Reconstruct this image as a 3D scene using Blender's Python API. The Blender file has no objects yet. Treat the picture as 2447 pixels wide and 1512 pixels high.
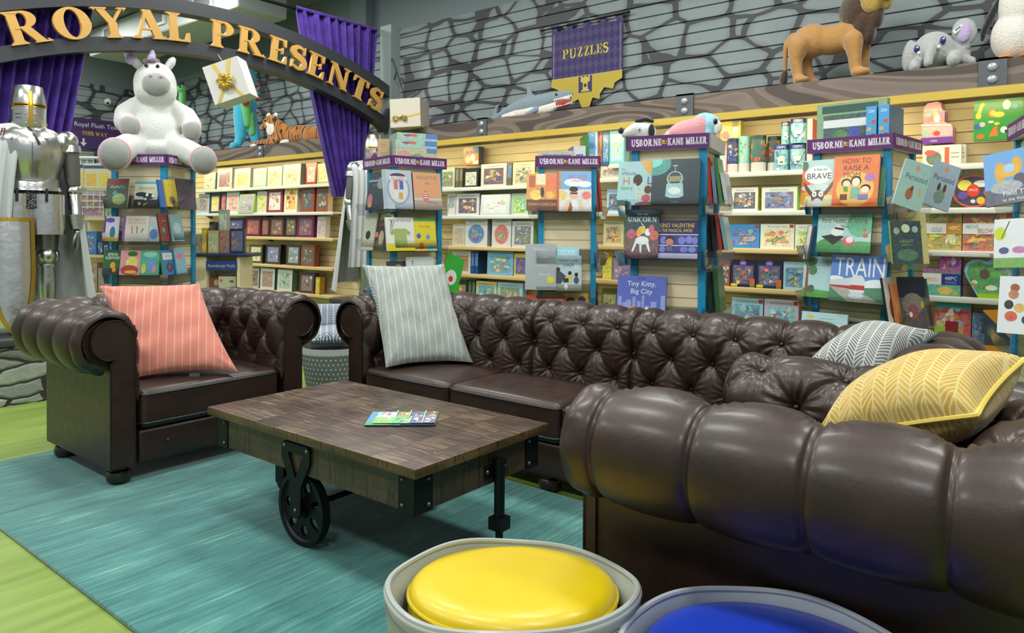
import bpy, bmesh, math, random
import numpy as np
from mathutils import Vector, Matrix, Euler
R = math.radians
scene = bpy.context.scene
COL = scene.collection

# ---------------------------------------------------------------- camera
F_PX, W_PX, H_PX, CAM_H, HOR = 1740.0, 2447.0, 1512.0, 1.2, 545.0
yaw, pit, rol = R(38.6), R(1.0), R(0.37)
fwd = np.array([-math.sin(yaw)*math.cos(pit), math.cos(yaw)*math.cos(pit), -math.sin(pit)])
rgt = np.array([math.cos(yaw), math.sin(yaw), 0.0]); upv = np.cross(rgt, fwd)
RV = math.cos(rol)*rgt + math.sin(rol)*upv
UV = -math.sin(rol)*rgt + math.cos(rol)*upv
CY = HOR + F_PX*math.tan(pit)
cam_d = bpy.data.cameras.new('camera'); cam = bpy.data.objects.new('camera', cam_d); COL.objects.link(cam)
cam_d.sensor_width = 36; cam_d.lens = 36*F_PX/W_PX
cam_d.shift_y = (CY - H_PX/2)/W_PX
cam_d.clip_start = 0.05
cam.matrix_world = Matrix(((RV[0], UV[0], -fwd[0], 0), (RV[1], UV[1], -fwd[1], 0), (RV[2], UV[2], -fwd[2], CAM_H), (0, 0, 0, 1)))
cam_d.dof.use_dof = True; cam_d.dof.focus_distance = 2.6; cam_d.dof.aperture_fstop = 11.0
scene.camera = cam

# ---------------------------------------------------------------- world, exposure, ceiling light
scene.view_settings.view_transform = 'Standard'; scene.view_settings.look = 'None'
scene.view_settings.gamma = 1.0; scene.view_settings.use_curve_mapping = False
scene.view_settings.exposure = 0.0
wd = bpy.data.worlds.new('world'); scene.world = wd; wd.use_nodes = True
wd.node_tree.nodes['Background'].inputs[0].default_value = (0.80, 0.90, 0.93, 1)
wd.node_tree.nodes['Background'].inputs[1].default_value = 0.42
CEIL = 4.3
LAMPS = [(x, y) for x in (-11.6, -8.6, -5.4, -2.6, 0.2) for y in (-1.2, 1.4, 4.0)]
LAMP_W = 62.0
VALANCE_W = 19.0

# ---------------------------------------------------------------- pixel helpers (the photo's rays)
def ray(px, py): return fwd + (px-1223.5)/F_PX*RV - (py-CY)/F_PX*UV
O3 = np.array([0, 0, CAM_H])
def onz(px, py, z): d = ray(px, py); return Vector(O3 + (z-CAM_H)/d[2]*d)
def ony(px, py, y): d = ray(px, py); return Vector(O3 + y/d[1]*d)
def onx(px, py, x): d = ray(px, py); return Vector(O3 + x/d[0]*d)
def onplane(px, py, p, n):
    d = ray(px, py); p = np.array(p, float); n = np.array(n, float)
    return Vector(O3 + np.dot(p-O3, n)/np.dot(d, n)*d)
def depth_of(P): return float((np.array(P)-O3) @ fwd)

# ---------------------------------------------------------------- colour
def lin(c):
    if isinstance(c, str):
        c = c.lstrip('#'); c = tuple(int(c[i:i+2], 16)/255 for i in (0, 2, 4))
    return tuple((x/12.92 if x <= .04045 else ((x+.055)/1.055)**2.4) for x in c[:3])

# ---------------------------------------------------------------- node DSL
class S:
    def __init__(s, g, k): s.g = g; s.k = k
    def _m(s, op, b=None, c=None, r=False):
        n = s.g.nodes.new('ShaderNodeMath'); n.operation = op
        a = [s, b] if not r else [b, s]
        if c is not None: a.append(c)
        for i, x in enumerate(a):
            if x is None: continue
            if isinstance(x, S): s.g.links.new(x.k, n.inputs[i])
            else: n.inputs[i].default_value = x
        return S(s.g, n.outputs[0])
    def __add__(s, b): return s._m('ADD', b)
    __radd__ = __add__
    def __sub__(s, b): return s._m('SUBTRACT', b)
    def __rsub__(s, b): return s._m('SUBTRACT', b, r=True)
    def __mul__(s, b): return s._m('MULTIPLY', b)
    __rmul__ = __mul__
    def __truediv__(s, b): return s._m('DIVIDE', b)
    def __lt__(s, b): return s._m('LESS_THAN', b)
    def __gt__(s, b): return s._m('GREATER_THAN', b)
    def fr(s): return s._m('FRACT')
    def fl(s): return s._m('FLOOR')
    def ab(s): return s._m('ABSOLUTE')
    def mn(s, b): return s._m('MINIMUM', b)
    def mx(s, b): return s._m('MAXIMUM', b)
    def sin(s): return s._m('SINE')
    def pw(s, b): return s._m('POWER', b)
    def at2(s, b): return s._m('ARCTAN2', b)
class Mat:
    def __init__(s, name, rough=.5, metal=0, coat=0, spec=.5, sheen=0, base=None):
        s.m = bpy.data.materials.new(name); s.m.use_nodes = True
        s.g = s.m.node_tree; s.nodes = s.g.nodes
        s.b = s.nodes['Principled BSDF']
        s.set('Roughness', rough); s.set('Metallic', metal); s.set('Coat Weight', coat); s.set('Coat Roughness', .12)
        s.set('Specular IOR Level', spec); s.set('Sheen Weight', sheen); s.set('Sheen Roughness', .4)
        if base: s.set('Base Color', (*lin(base), 1))
    def set(s, k, v):
        if isinstance(v, S): s.g.links.new(v.k, s.b.inputs[k])
        else: s.b.inputs[k].default_value = v
    def new(s, t, **kw):
        n = s.nodes.new('ShaderNode'+t)
        for k, v in kw.items(): setattr(n, k, v)
        return n
    def link(s, a, b): s.g.links.new(a.k if isinstance(a, S) else a, b)
    def coord(s, kind='Object', scale=(1, 1, 1), rot=(0, 0, 0), loc=(0, 0, 0)):
        t = s.new('TexCoord'); mp = s.new('Mapping'); s.g.links.new(t.outputs[kind], mp.inputs[0])
        mp.inputs['Scale'].default_value = scale; mp.inputs['Rotation'].default_value = rot; mp.inputs['Location'].default_value = loc
        return S(s.g, mp.outputs[0])
    def xyz(s, v):
        n = s.new('SeparateXYZ'); s.link(v, n.inputs[0]); return [S(s.g, n.outputs[i]) for i in range(3)]
    def comb(s, x, y, z):
        n = s.new('CombineXYZ')
        for i, q in enumerate((x, y, z)):
            if isinstance(q, S): s.link(q, n.inputs[i])
            else: n.inputs[i].default_value = q
        return S(s.g, n.outputs[0])
    def noise(s, v, scale=5, detail=3, rough=.5, dist=0, color=False):
        n = s.new('TexNoise'); s.link(v, n.inputs['Vector']); n.inputs['Scale'].default_value = scale
        n.inputs['Detail'].default_value = detail; n.inputs['Roughness'].default_value = rough; n.inputs['Distortion'].default_value = dist
        return S(s.g, n.outputs['Color' if color else 'Fac'])
    def vor(s, v, scale=5, feature='F1', out='Distance', rnd=1.0):
        n = s.new('TexVoronoi'); n.feature = feature; s.link(v, n.inputs['Vector']); n.inputs['Scale'].default_value = scale
        n.inputs['Randomness'].default_value = rnd
        return S(s.g, n.outputs[out])
    def ramp(s, f, stops, interp='LINEAR'):
        n = s.new('ValToRGB'); s.link(f, n.inputs[0]); cr = n.color_ramp; cr.interpolation = interp
        while len(cr.elements) < len(stops): cr.elements.new(.5)
        for e, (p, c) in zip(cr.elements, stops): e.position = p; e.color = (*lin(c), 1)
        return S(s.g, n.outputs[0])
    def mix(s, f, a, b, mode='MIX'):
        n = s.new('Mix', data_type='RGBA', blend_type=mode)
        if isinstance(f, S): s.link(f, n.inputs[0])
        else: n.inputs[0].default_value = f
        for i, q in ((6, a), (7, b)):
            if isinstance(q, S): s.link(q, n.inputs[i])
            else: n.inputs[i].default_value = (*lin(q), 1)
        return S(s.g, n.outputs[2])
    def attr(s, name='Col'):
        n = s.new('Attribute', attribute_name=name); return S(s.g, n.outputs['Color']), S(s.g, n.outputs['Alpha'])
    def bump(s, h, strength=.3, dist=.01):
        n = s.new('Bump'); s.link(h, n.inputs['Height']); n.inputs['Strength'].default_value = strength; n.inputs['Distance'].default_value = dist
        s.g.links.new(n.outputs[0], s.b.inputs['Normal']); return s

# ---------------------------------------------------------------- objects
def setp(o, label=None, cat=None, group=None, kind=None):
    if label: o['label'] = label
    if cat: o['category'] = cat
    if group: o['group'] = group
    if kind: o['kind'] = kind
    return o
def thing(name, label, cat, loc=(0, 0, 0), rz=0.0, group=None, M=None):
    o = bpy.data.objects.new(name, None); COL.objects.link(o); o.empty_display_size = .1
    if M is not None: o.matrix_world = M
    else: o.location = loc; o.rotation_euler = (0, 0, rz)
    return setp(o, label, cat, group)

def Tm(x=0, y=0, z=0, rx=0, ry=0, rz=0, s=1):
    return Matrix.Translation((x, y, z)) @ Euler((rx, ry, rz)).to_matrix().to_4x4() @ Matrix.Diagonal((s, s, s, 1) if not isinstance(s, tuple) else (*s, 1))
def frame(o, x, y, z):
    return Matrix(((x[0], y[0], z[0], o[0]), (x[1], y[1], z[1], o[1]), (x[2], y[2], z[2], o[2]), (0, 0, 0, 1)))

GT = [Matrix()]
class MB:
    def __init__(s): s.v = []; s.f = []; s.c = []; s.mi = []; s.T = GT[0].copy(); s.col = (.5, .5, .5, 0); s.m = 0
    def color(s, c, fx=0): s.col = (*lin(c), fx); return s
    def add(s, vs, fs):
        b = len(s.v)
        T = s.T
        s.v.extend([tuple(T @ Vector(p)) for p in vs])
        for f in fs: s.f.append([b+i for i in f]); s.c.append(s.col); s.mi.append(s.m)
        return s
    def box(s, x0, x1, y0, y1, z0, z1):
        v = [(x, y, z) for x in (x0, x1) for y in (y0, y1) for z in (z0, z1)]
        return s.add(v, [(0, 1, 3, 2), (4, 6, 7, 5), (0, 4, 5, 1), (2, 3, 7, 6), (0, 2, 6, 4), (1, 5, 7, 3)])
    def rbox(s, cx, cy, cz, lx, ly, lz, r=.01, n=3, puff=0):
        # rounded box: cube sphere mapping
        k = n+1; pts = {}; vs = []; fs = []
        def ax(L):
            h = L/2; q = h-r
            a = [-h+r*(1-math.cos(t*math.pi/2/n)) for t in range(n+1)]
            mid = list(np.linspace(-q, q, 8 if puff else 2))
            b = [-x for x in a[::-1]]
            return a[:-1]+mid+b[1:]
        X, Y, Z = ax(lx), ax(ly), ax(lz)
        hx, hy, hz = lx/2, ly/2, lz/2
        def idx(p):
            kk = (round(p[0], 6), round(p[1], 6), round(p[2], 6))
            if kk not in pts:
                c = [max(-(h-r), min(h-r, q)) for h, q in zip((hx, hy, hz), p)]
                d = Vector([p[i]-c[i] for i in range(3)])
                # cube-surface -> sphere
                q = Vector(c)
                if d.length > 1e-9: q = q + d.normalized()*r if max(abs(x) for x in d) > r-1e-6 else q+d
                if puff:
                    u, w = q[0]/hx, q[1]/hy
                    q[2] += puff*(1-u**2)*(1-w**2)*(1 if q[2] > 0 else -.3)
                    q[0] += math.copysign(puff*.25*(1-(q[2]/hz)**2)*(1-w**2), q[0]) if abs(u) > .9 else 0
                    q[1] += math.copysign(puff*.25*max(0, 1-(q[2]/hz)**2)*(1-u**2), q[1]) if abs(w) > .9 else 0
                pts[kk] = len(vs); vs.append((q[0]+cx, q[1]+cy, q[2]+cz))
            return pts[kk]
        def face(A, B, mk, flip):
            for i in range(len(A)-1):
                for j in range(len(B)-1):
                    q = [idx(mk(A[i], B[j])), idx(mk(A[i+1], B[j])), idx(mk(A[i+1], B[j+1])), idx(mk(A[i], B[j+1]))]
                    fs.append(q[::-1] if flip else q)
        face(X, Y, lambda a, b: (a, b, hz), False); face(X, Y, lambda a, b: (a, b, -hz), True)
        face(X, Z, lambda a, b: (a, -hy, b), False); face(X, Z, lambda a, b: (a, hy, b), True)
        face(Y, Z, lambda a, b: (hx, a, b), False); face(Y, Z, lambda a, b: (-hx, a, b), True)
        return s.add(vs, fs)
    def prism(s, poly, d0, d1, caps=True):      # polygon in local XY extruded along Z
        n = len(poly); v = [(x, y, d0) for x, y in poly]+[(x, y, d1) for x, y in poly]
        f = [(i, (i+1) % n, n+(i+1) % n, n+i) for i in range(n)]
        if caps: f += [tuple(range(n-1, -1, -1)), tuple(range(n, 2*n))]
        return s.add(v, f)
    def strip(s, a, b, d0, d1):                 # ribbon between two polylines, extruded
        n = len(a)
        v = [(*p, d0) for p in a]+[(*p, d0) for p in b]+[(*p, d1) for p in a]+[(*p, d1) for p in b]; f = []
        for i in range(n-1):
            f += [(2*n+i, 2*n+i+1, 3*n+i+1, 3*n+i), (i, n+i, n+i+1, i+1), (i, i+1, 2*n+i+1, 2*n+i), (n+i+1, n+i, 3*n+i, 3*n+i+1)]
        f += [(0, 2*n, 3*n, n), (n-1, 2*n-1, 4*n-1, 3*n-1)]
        return s.add(v, f)
    def poly(s, pts): return s.add(pts, [tuple(range(len(pts)))])
    def lathe(s, prof, n=24, sx=1, sy=1, a0=0, a1=2*math.pi, cx=0, cy=0):
        full = abs(a1-a0-2*math.pi) < 1e-6; m = n if full else n+1; v = []; f = []
        for r, z in prof:
            for i in range(m):
                a = a0+(a1-a0)*i/n; v.append((cx+r*math.cos(a)*sx, cy+r*math.sin(a)*sy, z))
        for j in range(len(prof)-1):
            for i in range(n):
                k = (i+1) % m
                f.append((j*m+i, j*m+k, (j+1)*m+k, (j+1)*m+i))
        return s.add(v, f)
    def cyl(s, r, z0, z1, n=24, r2=None, cx=0, cy=0):
        return s.lathe([(0, z0), (r, z0), (r if r2 is None else r2, z1), (0, z1)], n, cx=cx, cy=cy)
    def tube(s, path, r, n=8, closed=False, caps=True):
        P = [Vector(p) for p in path]; N = len(P); v = []; f = []
        rr = r if isinstance(r, (list, tuple)) else [r]*N
        up = None
        for i, p in enumerate(P):
            t = (P[(i+1) % N]-P[i-1]) if (closed or 0 < i < N-1) else (P[1]-P[0] if i == 0 else P[-1]-P[-2])
            t = t.normalized() if t.length > 1e-9 else Vector((0, 0, 1))
            if up is None: up = Vector((0, 0, 1)) if abs(t.z) < .9 else Vector((1, 0, 0))
            a = t.cross(up).normalized(); b = a.cross(t).normalized(); up = b
            for k in range(n):
                q = 2*math.pi*k/n; v.append(tuple(p+(a*math.cos(q)+b*math.sin(q))*rr[i]))
        for i in range(N if closed else N-1):
            j = (i+1) % N
            for k in range(n): f.append((i*n+k, i*n+(k+1) % n, j*n+(k+1) % n, j*n+k))
        if not closed and caps: f += [tuple(range(n-1, -1, -1)), tuple(range((N-1)*n, N*n))]
        return s.add(v, f)
    def ball(s, c, r, n=16, m=10, rot=None):
        rx, ry, rz = r if isinstance(r, (tuple, list)) else (r, r, r); v = []; f = []
        Rm = Euler(rot).to_matrix() if rot else None
        for j in range(m+1):
            th = math.pi*j/m
            for i in range(n):
                a = 2*math.pi*i/n; p = Vector((rx*math.sin(th)*math.cos(a), ry*math.sin(th)*math.sin(a), rz*math.cos(th)))
                if Rm: p = Rm @ p
                v.append((c[0]+p[0], c[1]+p[1], c[2]+p[2]))
        for j in range(m):
            for i in range(n): f.append((j*n+i, (j+1)*n+i, (j+1)*n+(i+1) % n, j*n+(i+1) % n))
        return s.add(v, f)
    def grid(s, P, wrap=False):                 # P: numpy array [nu, nv, 3]
        nu, nv = P.shape[:2]; v = [tuple(p) for p in P.reshape(-1, 3)]; f = []
        for i in range(nu if wrap else nu-1):
            for j in range(nv-1): f.append((i*nv+j, ((i+1) % nu)*nv+j, ((i+1) % nu)*nv+j+1, i*nv+j+1))
        return s.add(v, f)
    def build(s, name, mats, parent=None, sharp=35, label=None, rot=None, loc=None, recalc=False):
        me = bpy.data.meshes.new(name); me.from_pydata(s.v, [], s.f)
        if not isinstance(mats, (list, tuple)): mats = [mats]
        for m in mats: me.materials.append(m.m if isinstance(m, Mat) else m)
        if recalc:
            bm = bmesh.new(); bm.from_mesh(me); bmesh.ops.recalc_face_normals(bm, faces=bm.faces[:]); bm.to_mesh(me); bm.free()
        at = me.color_attributes.new('Col', 'FLOAT_COLOR', 'CORNER')
        ln = np.array([len(f) for f in s.f]); arr = np.repeat(np.array(s.c, dtype=np.float32), ln, axis=0)
        if len(arr) == len(at.data): at.data.foreach_set('color', arr.ravel())
        if len(mats) > 1: me.polygons.foreach_set('material_index', s.mi)
        me.shade_smooth() if sharp else me.shade_flat()
        if sharp and sharp < 180: me.set_sharp_from_angle(angle=R(sharp))
        me.update()
        o = bpy.data.objects.new(name, me); COL.objects.link(o)
        if parent: o.parent = parent
        if loc is not None: o.location = loc
        if rot is not None: o.rotation_euler = rot
        if label: o['label'] = label
        return o
def solo(mb, name, mats, label, cat, loc=(0, 0, 0), rz=0, group=None, M=None, sharp=35, kind=None):
    o = mb.build(name, mats, sharp=sharp)
    if M is not None: o.matrix_world = M
    else: o.location = loc; o.rotation_euler = (0, 0, rz)
    return setp(o, label, cat, group, kind)
def structure(mb, name, mats, sharp=35, label=None):
    o = mb.build(name, mats, sharp=sharp); return setp(o, label, None, None, 'structure')

# ---------------------------------------------------------------- fonts
FG = {}
def sans_cache():
    cu = bpy.data.curves.new('t', 'FONT'); ob = bpy.data.objects.new('t', cu); COL.objects.link(ob); cu.resolution_u = 3
    def dim(b):
        cu.body = b; bpy.context.view_layer.update(); return ob.dimensions.x
    hh = dim('HH')
    for ch in 'ABCDEFGHIJKLMNOPQRSTUVWXYZabcdefghijklmnopqrstuvwxyz0123456789.,!&':
        adv = dim('H'+ch+'H')-hh
        cu.body = ch; dg = bpy.context.evaluated_depsgraph_get(); me = ob.evaluated_get(dg).to_mesh()
        FG[ch] = ([(v.co.x, v.co.y) for v in me.vertices], [tuple(p.vertices) for p in me.polygons], adv)
        ob.evaluated_get(dg).to_mesh_clear()
    FG[' '] = ([], [], .3); FG["'"] = ([(.05, .7), (.12, .7), (.1, .5), (.06, .5)], [(0, 1, 2, 3)], .18)
    bpy.data.objects.remove(ob); bpy.data.curves.remove(cu)
sans_cache()
def sans(text):
    out = []; x = 0
    for ch in text:
        v, f, a = FG.get(ch, FG[' '])
        out += [[(v[i][0]+x, v[i][1]) for i in q] for q in f]; x += a
    return out, x, .73
# serif glyphs as polygons
def serif_glyph(ch, st):
    TK, TN, SH, SO = st
    P = []
    def rect(x0, y0, x1, y1): P.append([(x0, y0), (x1, y0), (x1, y1), (x0, y1)])
    def ser(xc, w, y, up):
        d = SH if up else -SH; rect(xc-w/2-SO, min(y, y+d), xc+w/2+SO, max(y, y+d))
        if SH < .09:
            for sg in (-1, 1): P.append([(xc+sg*w/2, y+d), (xc+sg*(w/2+SO*.7), y+d), (xc+sg*w/2, y+d*2.6)])
    def stem(x, y0=0, y1=1, w=None, s0=True, s1=True):
        w = w or TK; rect(x-w/2, y0, x+w/2, y1)
        if s0: ser(x, w, y0, True)
        if s1: ser(x, w, y1, False)
    def bar(x0, x1, y, end=None, w=None):
        w = w or TN; rect(x0, y-w/2, x1, y+w/2)
        if end is not None: P.append([(x1, y+w/2 if end < 0 else y-w/2), (x1, y+end), (x1-.045-TN*.4, y+end*.95), (x1-.12-TN*.5, y)])
    def ring(cx, cy, rx, ry, a0, a1, tk, tn, n=18):
        for i in range(n):
            a, b = R(a0+(a1-a0)*i/n), R(a0+(a1-a0)*(i+1)/n)
            P.append([(cx+rx*math.cos(a), cy+ry*math.sin(a)), (cx+rx*math.cos(b), cy+ry*math.sin(b)), (cx+(rx-tk)*math.cos(b), cy+(ry-tn)*math.sin(b)), (cx+(rx-tk)*math.cos(a), cy+(ry-tn)*math.sin(a))])
    def diag(x0, y0, x1, y1, w): P.append([(x0-w/2, y0), (x0+w/2, y0), (x1+w/2, y1), (x1-w/2, y1)])
    s0 = SO+TK/2
    if ch in 'RPB':
        stem(s0); bx = s0
        if ch == 'B':
            bar(bx, bx+.22, 1-TN/2); bar(bx, bx+.26, .5+TN*.1); bar(bx, bx+.24, TN/2)
            ring(bx+.2, .75, .28, .25, -90, 90, TK, TN, 10); ring(bx+.24, .26, .30, .26, -90, 90, TK, TN, 10); adv = s0+.66
        else:
            bar(bx, bx+.22, 1-TN/2); bar(bx, bx+.22, .46+TN/2)
            ring(bx+.2, .73, .33, .27, -90, 90, TK, TN, 12); adv = s0+.62
            if ch == 'R': diag(bx+.22, .5, bx+.52, 0, TK*1.05); ser(bx+.55, TK, 0, True); adv = s0+.82
    elif ch == 'O': ring(.46, .5, .46, .52, 0, 360, TK*1.15, TN*1.1, 28); adv = .97
    elif ch == 'C': ring(.46, .5, .46, .52, 50, 310, TK*1.15, TN*1.1, 24); P.append([(.70, .98), (.78, .98), (.78, .66), (.72, .7)]); adv = .86
    elif ch == 'D': stem(s0); bar(s0, s0+.2, 1-TN/2); bar(s0, s0+.2, TN/2); ring(s0+.15, .5, .5, .5, -90, 90, TK, TN, 18); adv = s0+.72
    elif ch == 'U':
        stem(s0, .3, 1, s0=False); stem(s0+.52, .3, 1, max(TN, TK*.55), s0=False); ring(s0+.26-TK*.1, .32, .26+TK*.4, .34, 180, 360, TK*.9, TN*1.2, 14); adv = s0*2+.56
    elif ch == 'Y': diag(.44, .48, .14, 1, TK); diag(.44, .48, .74, 1, TN*1.3); stem(.44, 0, .5, s1=False); ser(.14, TK, 1, False); ser(.74, TN, 1, False); adv = .88
    elif ch == 'A': diag(.14, 0, .44, 1, TN*1.3); diag(.74, 0, .44, 1, TK*1.1); rect(.24, .3, .66, .3+TN); ser(.13, TN, 0, True); ser(.76, TK, 0, True); adv = .92
    elif ch == 'L': stem(s0); bar(s0, s0+.46, TN/2, .3); adv = s0+.54
    elif ch in 'EF':
        stem(s0); bar(s0, s0+.42, 1-TN/2, -.27); bar(s0, s0+.28, .52); rect(s0+.26, .40, s0+.32, .64)
        if ch == 'E': bar(s0, s0+.46, TN/2, .3)
        adv = s0+.54
    elif ch == 'S':
        pts = []
        for i in range(15): a = R(35+(270-35)*i/14); pts.append((.30+.21*math.cos(a), .745+.205*math.sin(a)))
        for i in range(1, 15): a = R(90-(90+145)*i/14); pts.append((.30+.235*math.cos(a), .275+.235*math.sin(a)))
        for i in range(len(pts)-1):
            p, q = pts[i], pts[i+1]
            def off(k):
                a = pts[max(0, k-1)]; b = pts[min(len(pts)-1, k+1)]; dx, dy = b[0]-a[0], b[1]-a[1]; l = math.hypot(dx, dy)
                t = abs(k-14)/14; w = (TK*1.15*(1-t**1.4)+TN*1.1*t**1.4)/2; return -dy/l*w, dx/l*w
            o1, o2 = off(i), off(i+1)
            P.append([(p[0]+o1[0], p[1]+o1[1]), (q[0]+o2[0], q[1]+o2[1]), (q[0]-o2[0], q[1]-o2[1]), (p[0]-o1[0], p[1]-o1[1])])
        P.append([(.44, .97), (.53, .99), (.53, .66), (.49, .68)]); P.append([(.04, .03), (.08, 0), (.12, .33), (.05, .35)]); adv = .64
    elif ch == 'N': stem(s0, 0, 1, TN*1.2); stem(s0+.6, 0, 1, TN*1.2); diag(s0+.6, 0, s0, 1, TK); adv = s0*2+.6
    elif ch == 'M': stem(s0, 0, 1, TN*1.3); stem(s0+.72, 0, 1, TK); diag(s0+.36, 0, s0+.04, 1, TK*.9); diag(s0+.36, 0, s0+.7, 1, TN*1.2); adv = s0*2+.74
    elif ch == 'T': stem(.4, 0, 1, s1=False); bar(.05, .75, 1-TN/2, -.26); P.append([(.05, 1), (.05, .72), (.10, .73), (.17, 1)]); adv = .82
    elif ch == 'I': stem(s0); adv = s0*2+.02
    elif ch == 'H': stem(s0); stem(s0+.52); rect(s0, .46, s0+.52, .46+TN); adv = s0*2+.54
    elif ch == 'K': stem(s0); diag(s0+.1, .42, s0+.5, 1, TN*1.3); diag(s0+.55, 0, s0+.2, .6, TK); ser(s0+.5, TN, 1, False); ser(s0+.56, TK, 0, True); adv = s0+.78
    elif ch == 'W': diag(.32, 0, .1, 1, TK); diag(.32, 0, .5, .9, TN); diag(.72, 0, .5, .9, TK); diag(.72, 0, .92, 1, TN); ser(.1, TK, 1, False); ser(.92, TN, 1, False); adv = 1.04
    elif ch == 'Z': bar(.08, .62, 1-TN/2); bar(.08, .64, TN/2, .28); diag(.16, .02, .54, .98, TK*1.1); P.append([(.08, 1), (.08, .72), (.13, .73), (.2, 1)]); adv = .74
    else: adv = .4
    return P, adv
ST_ROMAN = (.19, .075, .05, .085); ST_SLAB = (.27, .17, .15, .07)
def serif(text, st=ST_ROMAN):
    out = []; x = 0
    for ch in text:
        P, a = serif_glyph(ch, st); out += [[(p[0]+x, p[1]) for p in q] for q in P]; x += a+.03
    return out, x-.03, 1.0

# ---------------------------------------------------------------- flat artwork printed on a face (local X right, Z up, facing -Y)
def clip(poly, w=1.0, h=1.0):
    for ax, lim, sg in ((0, 0, 1), (0, w, -1), (1, 0, 1), (1, h, -1)):
        out = []
        for i in range(len(poly)):
            a, b = poly[i-1], poly[i]; da, db = (a[ax]-lim)*sg, (b[ax]-lim)*sg
            if (da >= 0) != (db >= 0):
                t = da/(da-db); out.append((a[0]+(b[0]-a[0])*t, a[1]+(b[1]-a[1])*t))
            if db >= 0: out.append(b)
        poly = out
        if len(poly) < 3: return []
    return poly
EPS = .0001
def paint(mb, art, w, h, x0=0.0, z0=0.0, y=0.0):
    asp = w/h
    for k, a in enumerate(art):
        yy = y-EPS*(k+1); t = a[0]
        def put(poly, col, fx=0):
            q = clip([(p[0]*w, p[1]*h) for p in poly], w, h)
            if q: mb.color(col, fx); mb.poly([(x0+p[0], yy, z0+p[1]) for p in q])
        if t == 'r': put([(a[1], a[2]), (a[3], a[2]), (a[3], a[4]), (a[1], a[4])], a[5], a[6] if len(a) > 6 else 0)
        elif t == 'e':
            n = 18; put([(a[1]+a[3]*math.cos(2*math.pi*i/n), a[2]+a[4]*math.sin(2*math.pi*i/n)) for i in range(n)], a[5], a[6] if len(a) > 6 else 0)
        elif t == 'p': put(a[1], a[2], a[3] if len(a) > 3 else 0)
        elif t == 'l':   # line x0,y0,x1,y1,width
            dx, dy = (a[3]-a[1])*w, (a[4]-a[2])*h; l = math.hypot(dx, dy) or 1; ox, oy = -dy/l*a[5]*h/2/w, dx/l*a[5]/2
            put([(a[1]+ox, a[2]+oy), (a[3]+ox, a[4]+oy), (a[3]-ox, a[4]-oy), (a[1]-ox, a[2]-oy)], a[6])
        elif t == 't':   # text, cx, cy, cap height, colour, max width, font
            fnt = a[7] if len(a) > 7 else 's'
            P, tw, cap = sans(a[1]) if fnt == 's' else serif(a[1], ST_ROMAN if fnt == 'R' else ST_SLAB)
            sc = a[4]*h/cap; sx = sc
            mw = (a[6] if len(a) > 6 and a[6] else .94)*w
            if tw*sx > mw: sx = mw/tw
            mb.color(a[5], 0)
            for q in P: mb.poly([(x0+a[2]*w+(p[0]-tw/2)*sx, yy, z0+a[3]*h-a[4]*h/2+p[1]*sc) for p in q])
    return mb
# ================================================================ materials
def flat(name, c, rough=.5, **k): return Mat(name, rough, base=c, **k)
def attrmat(name, rough=.5, fx=False, **k):
    m = Mat(name, rough, **k); c, a = m.attr()
    if fx:
        v = m.coord('Object', (1, 1, 1)); n = m.noise(v, 42, 4, .65, 1.0, color=True)
        g = m.new('HueSaturation'); m.link(n, g.inputs['Color']); g.inputs['Saturation'].default_value = 1.5; g.inputs['Value'].default_value = 1.5
        bc = m.new('BrightContrast'); m.link(S(m.g, g.outputs[0]), bc.inputs['Color']); bc.inputs['Contrast'].default_value = 1.1
        mm = m.mix(.62, c, S(m.g, bc.outputs[0]), 'OVERLAY'); mm2 = m.mix(.14, mm, S(m.g, bc.outputs[0]))
        c = m.mix(a, c, mm2)
    m.set('Base Color', c); return m
M_PRINT = attrmat('printed_card', .32, True, coat=.15)
M_CARD = attrmat('painted_matte', .6)
M_GLOSS = attrmat('painted_gloss', .25, coat=.4)
M_CLOTH = attrmat('coloured_cloth', .9, sheen=.3)
def leather(name, b0, b1, rough=.3):
    m = Mat(name, rough, coat=.16, spec=.45); v = m.coord(); n = m.noise(v, 7, 4, .6)
    m.set('Base Color', m.ramp(n, [(.25, b0), (.6, b1), (.85, b0)]))
    m.set('Roughness', m.noise(v, 22, 3)*.18+(rough+.05)); m.set('Coat Roughness', .2)
    g = m.vor(v, 320, 'DISTANCE_TO_EDGE'); w = m.noise(v, 16, 5, .65)
    m.bump(g*.25+w*3.0, .35, .0016); return m
M_LEATHER = leather('brown_leather', '#1e130d', '#301d16')
M_LEATHER_DK = leather('dark_leather', '#19100c', '#251712')
M_PIPE = flat('leather_piping', '#1a110e', .4)
M_FOOT = flat('bun_foot_wood', '#1e1310', .35, coat=.3)
def m_rug():
    m = Mat('teal_rug', .95, sheen=.5); v = m.coord('Object', (1, 1, 1)); x, y, z = m.xyz(v)
    a = m.noise(m.comb(x*60, y*2.2, 0), 1, 4, .65); b = m.noise(m.comb(x*180, y*5, 3.0), 1, 2); c = m.noise(m.comb(x*9, y*3, 8.0), 1, 3, .6)
    f = a*.55+b*.25+c*.45
    m.set('Base Color', m.ramp(f, [(.42, '#184a4b'), (.56, '#296865'), (.69, '#3c7e78'), (.82, '#75a49a')]))
    m.bump(a+b*.6+m.noise(v, 260, 2)*.6, .5, .006); return m
M_RUG = m_rug()
def m_floor():
    m = Mat('lime_floor', .42); v = m.coord(); x, y, z = m.xyz(v)
    a = m.noise(m.comb(x*22, y*1.3, 0), 1, 4, .6); c = m.noise(m.comb(x*2.0, y*1.1, 2.0), 1, 3)
    seam = ((x*.9).fr() < .006)
    col = m.ramp(a*.6+c*.4, [(.35, '#687e33'), (.5, '#778f3f'), (.68, '#889f4c')])
    m.set('Base Color', m.mix(seam*.5, col, '#6b8434')); m.bump(a, .12, .002); return m
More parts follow.
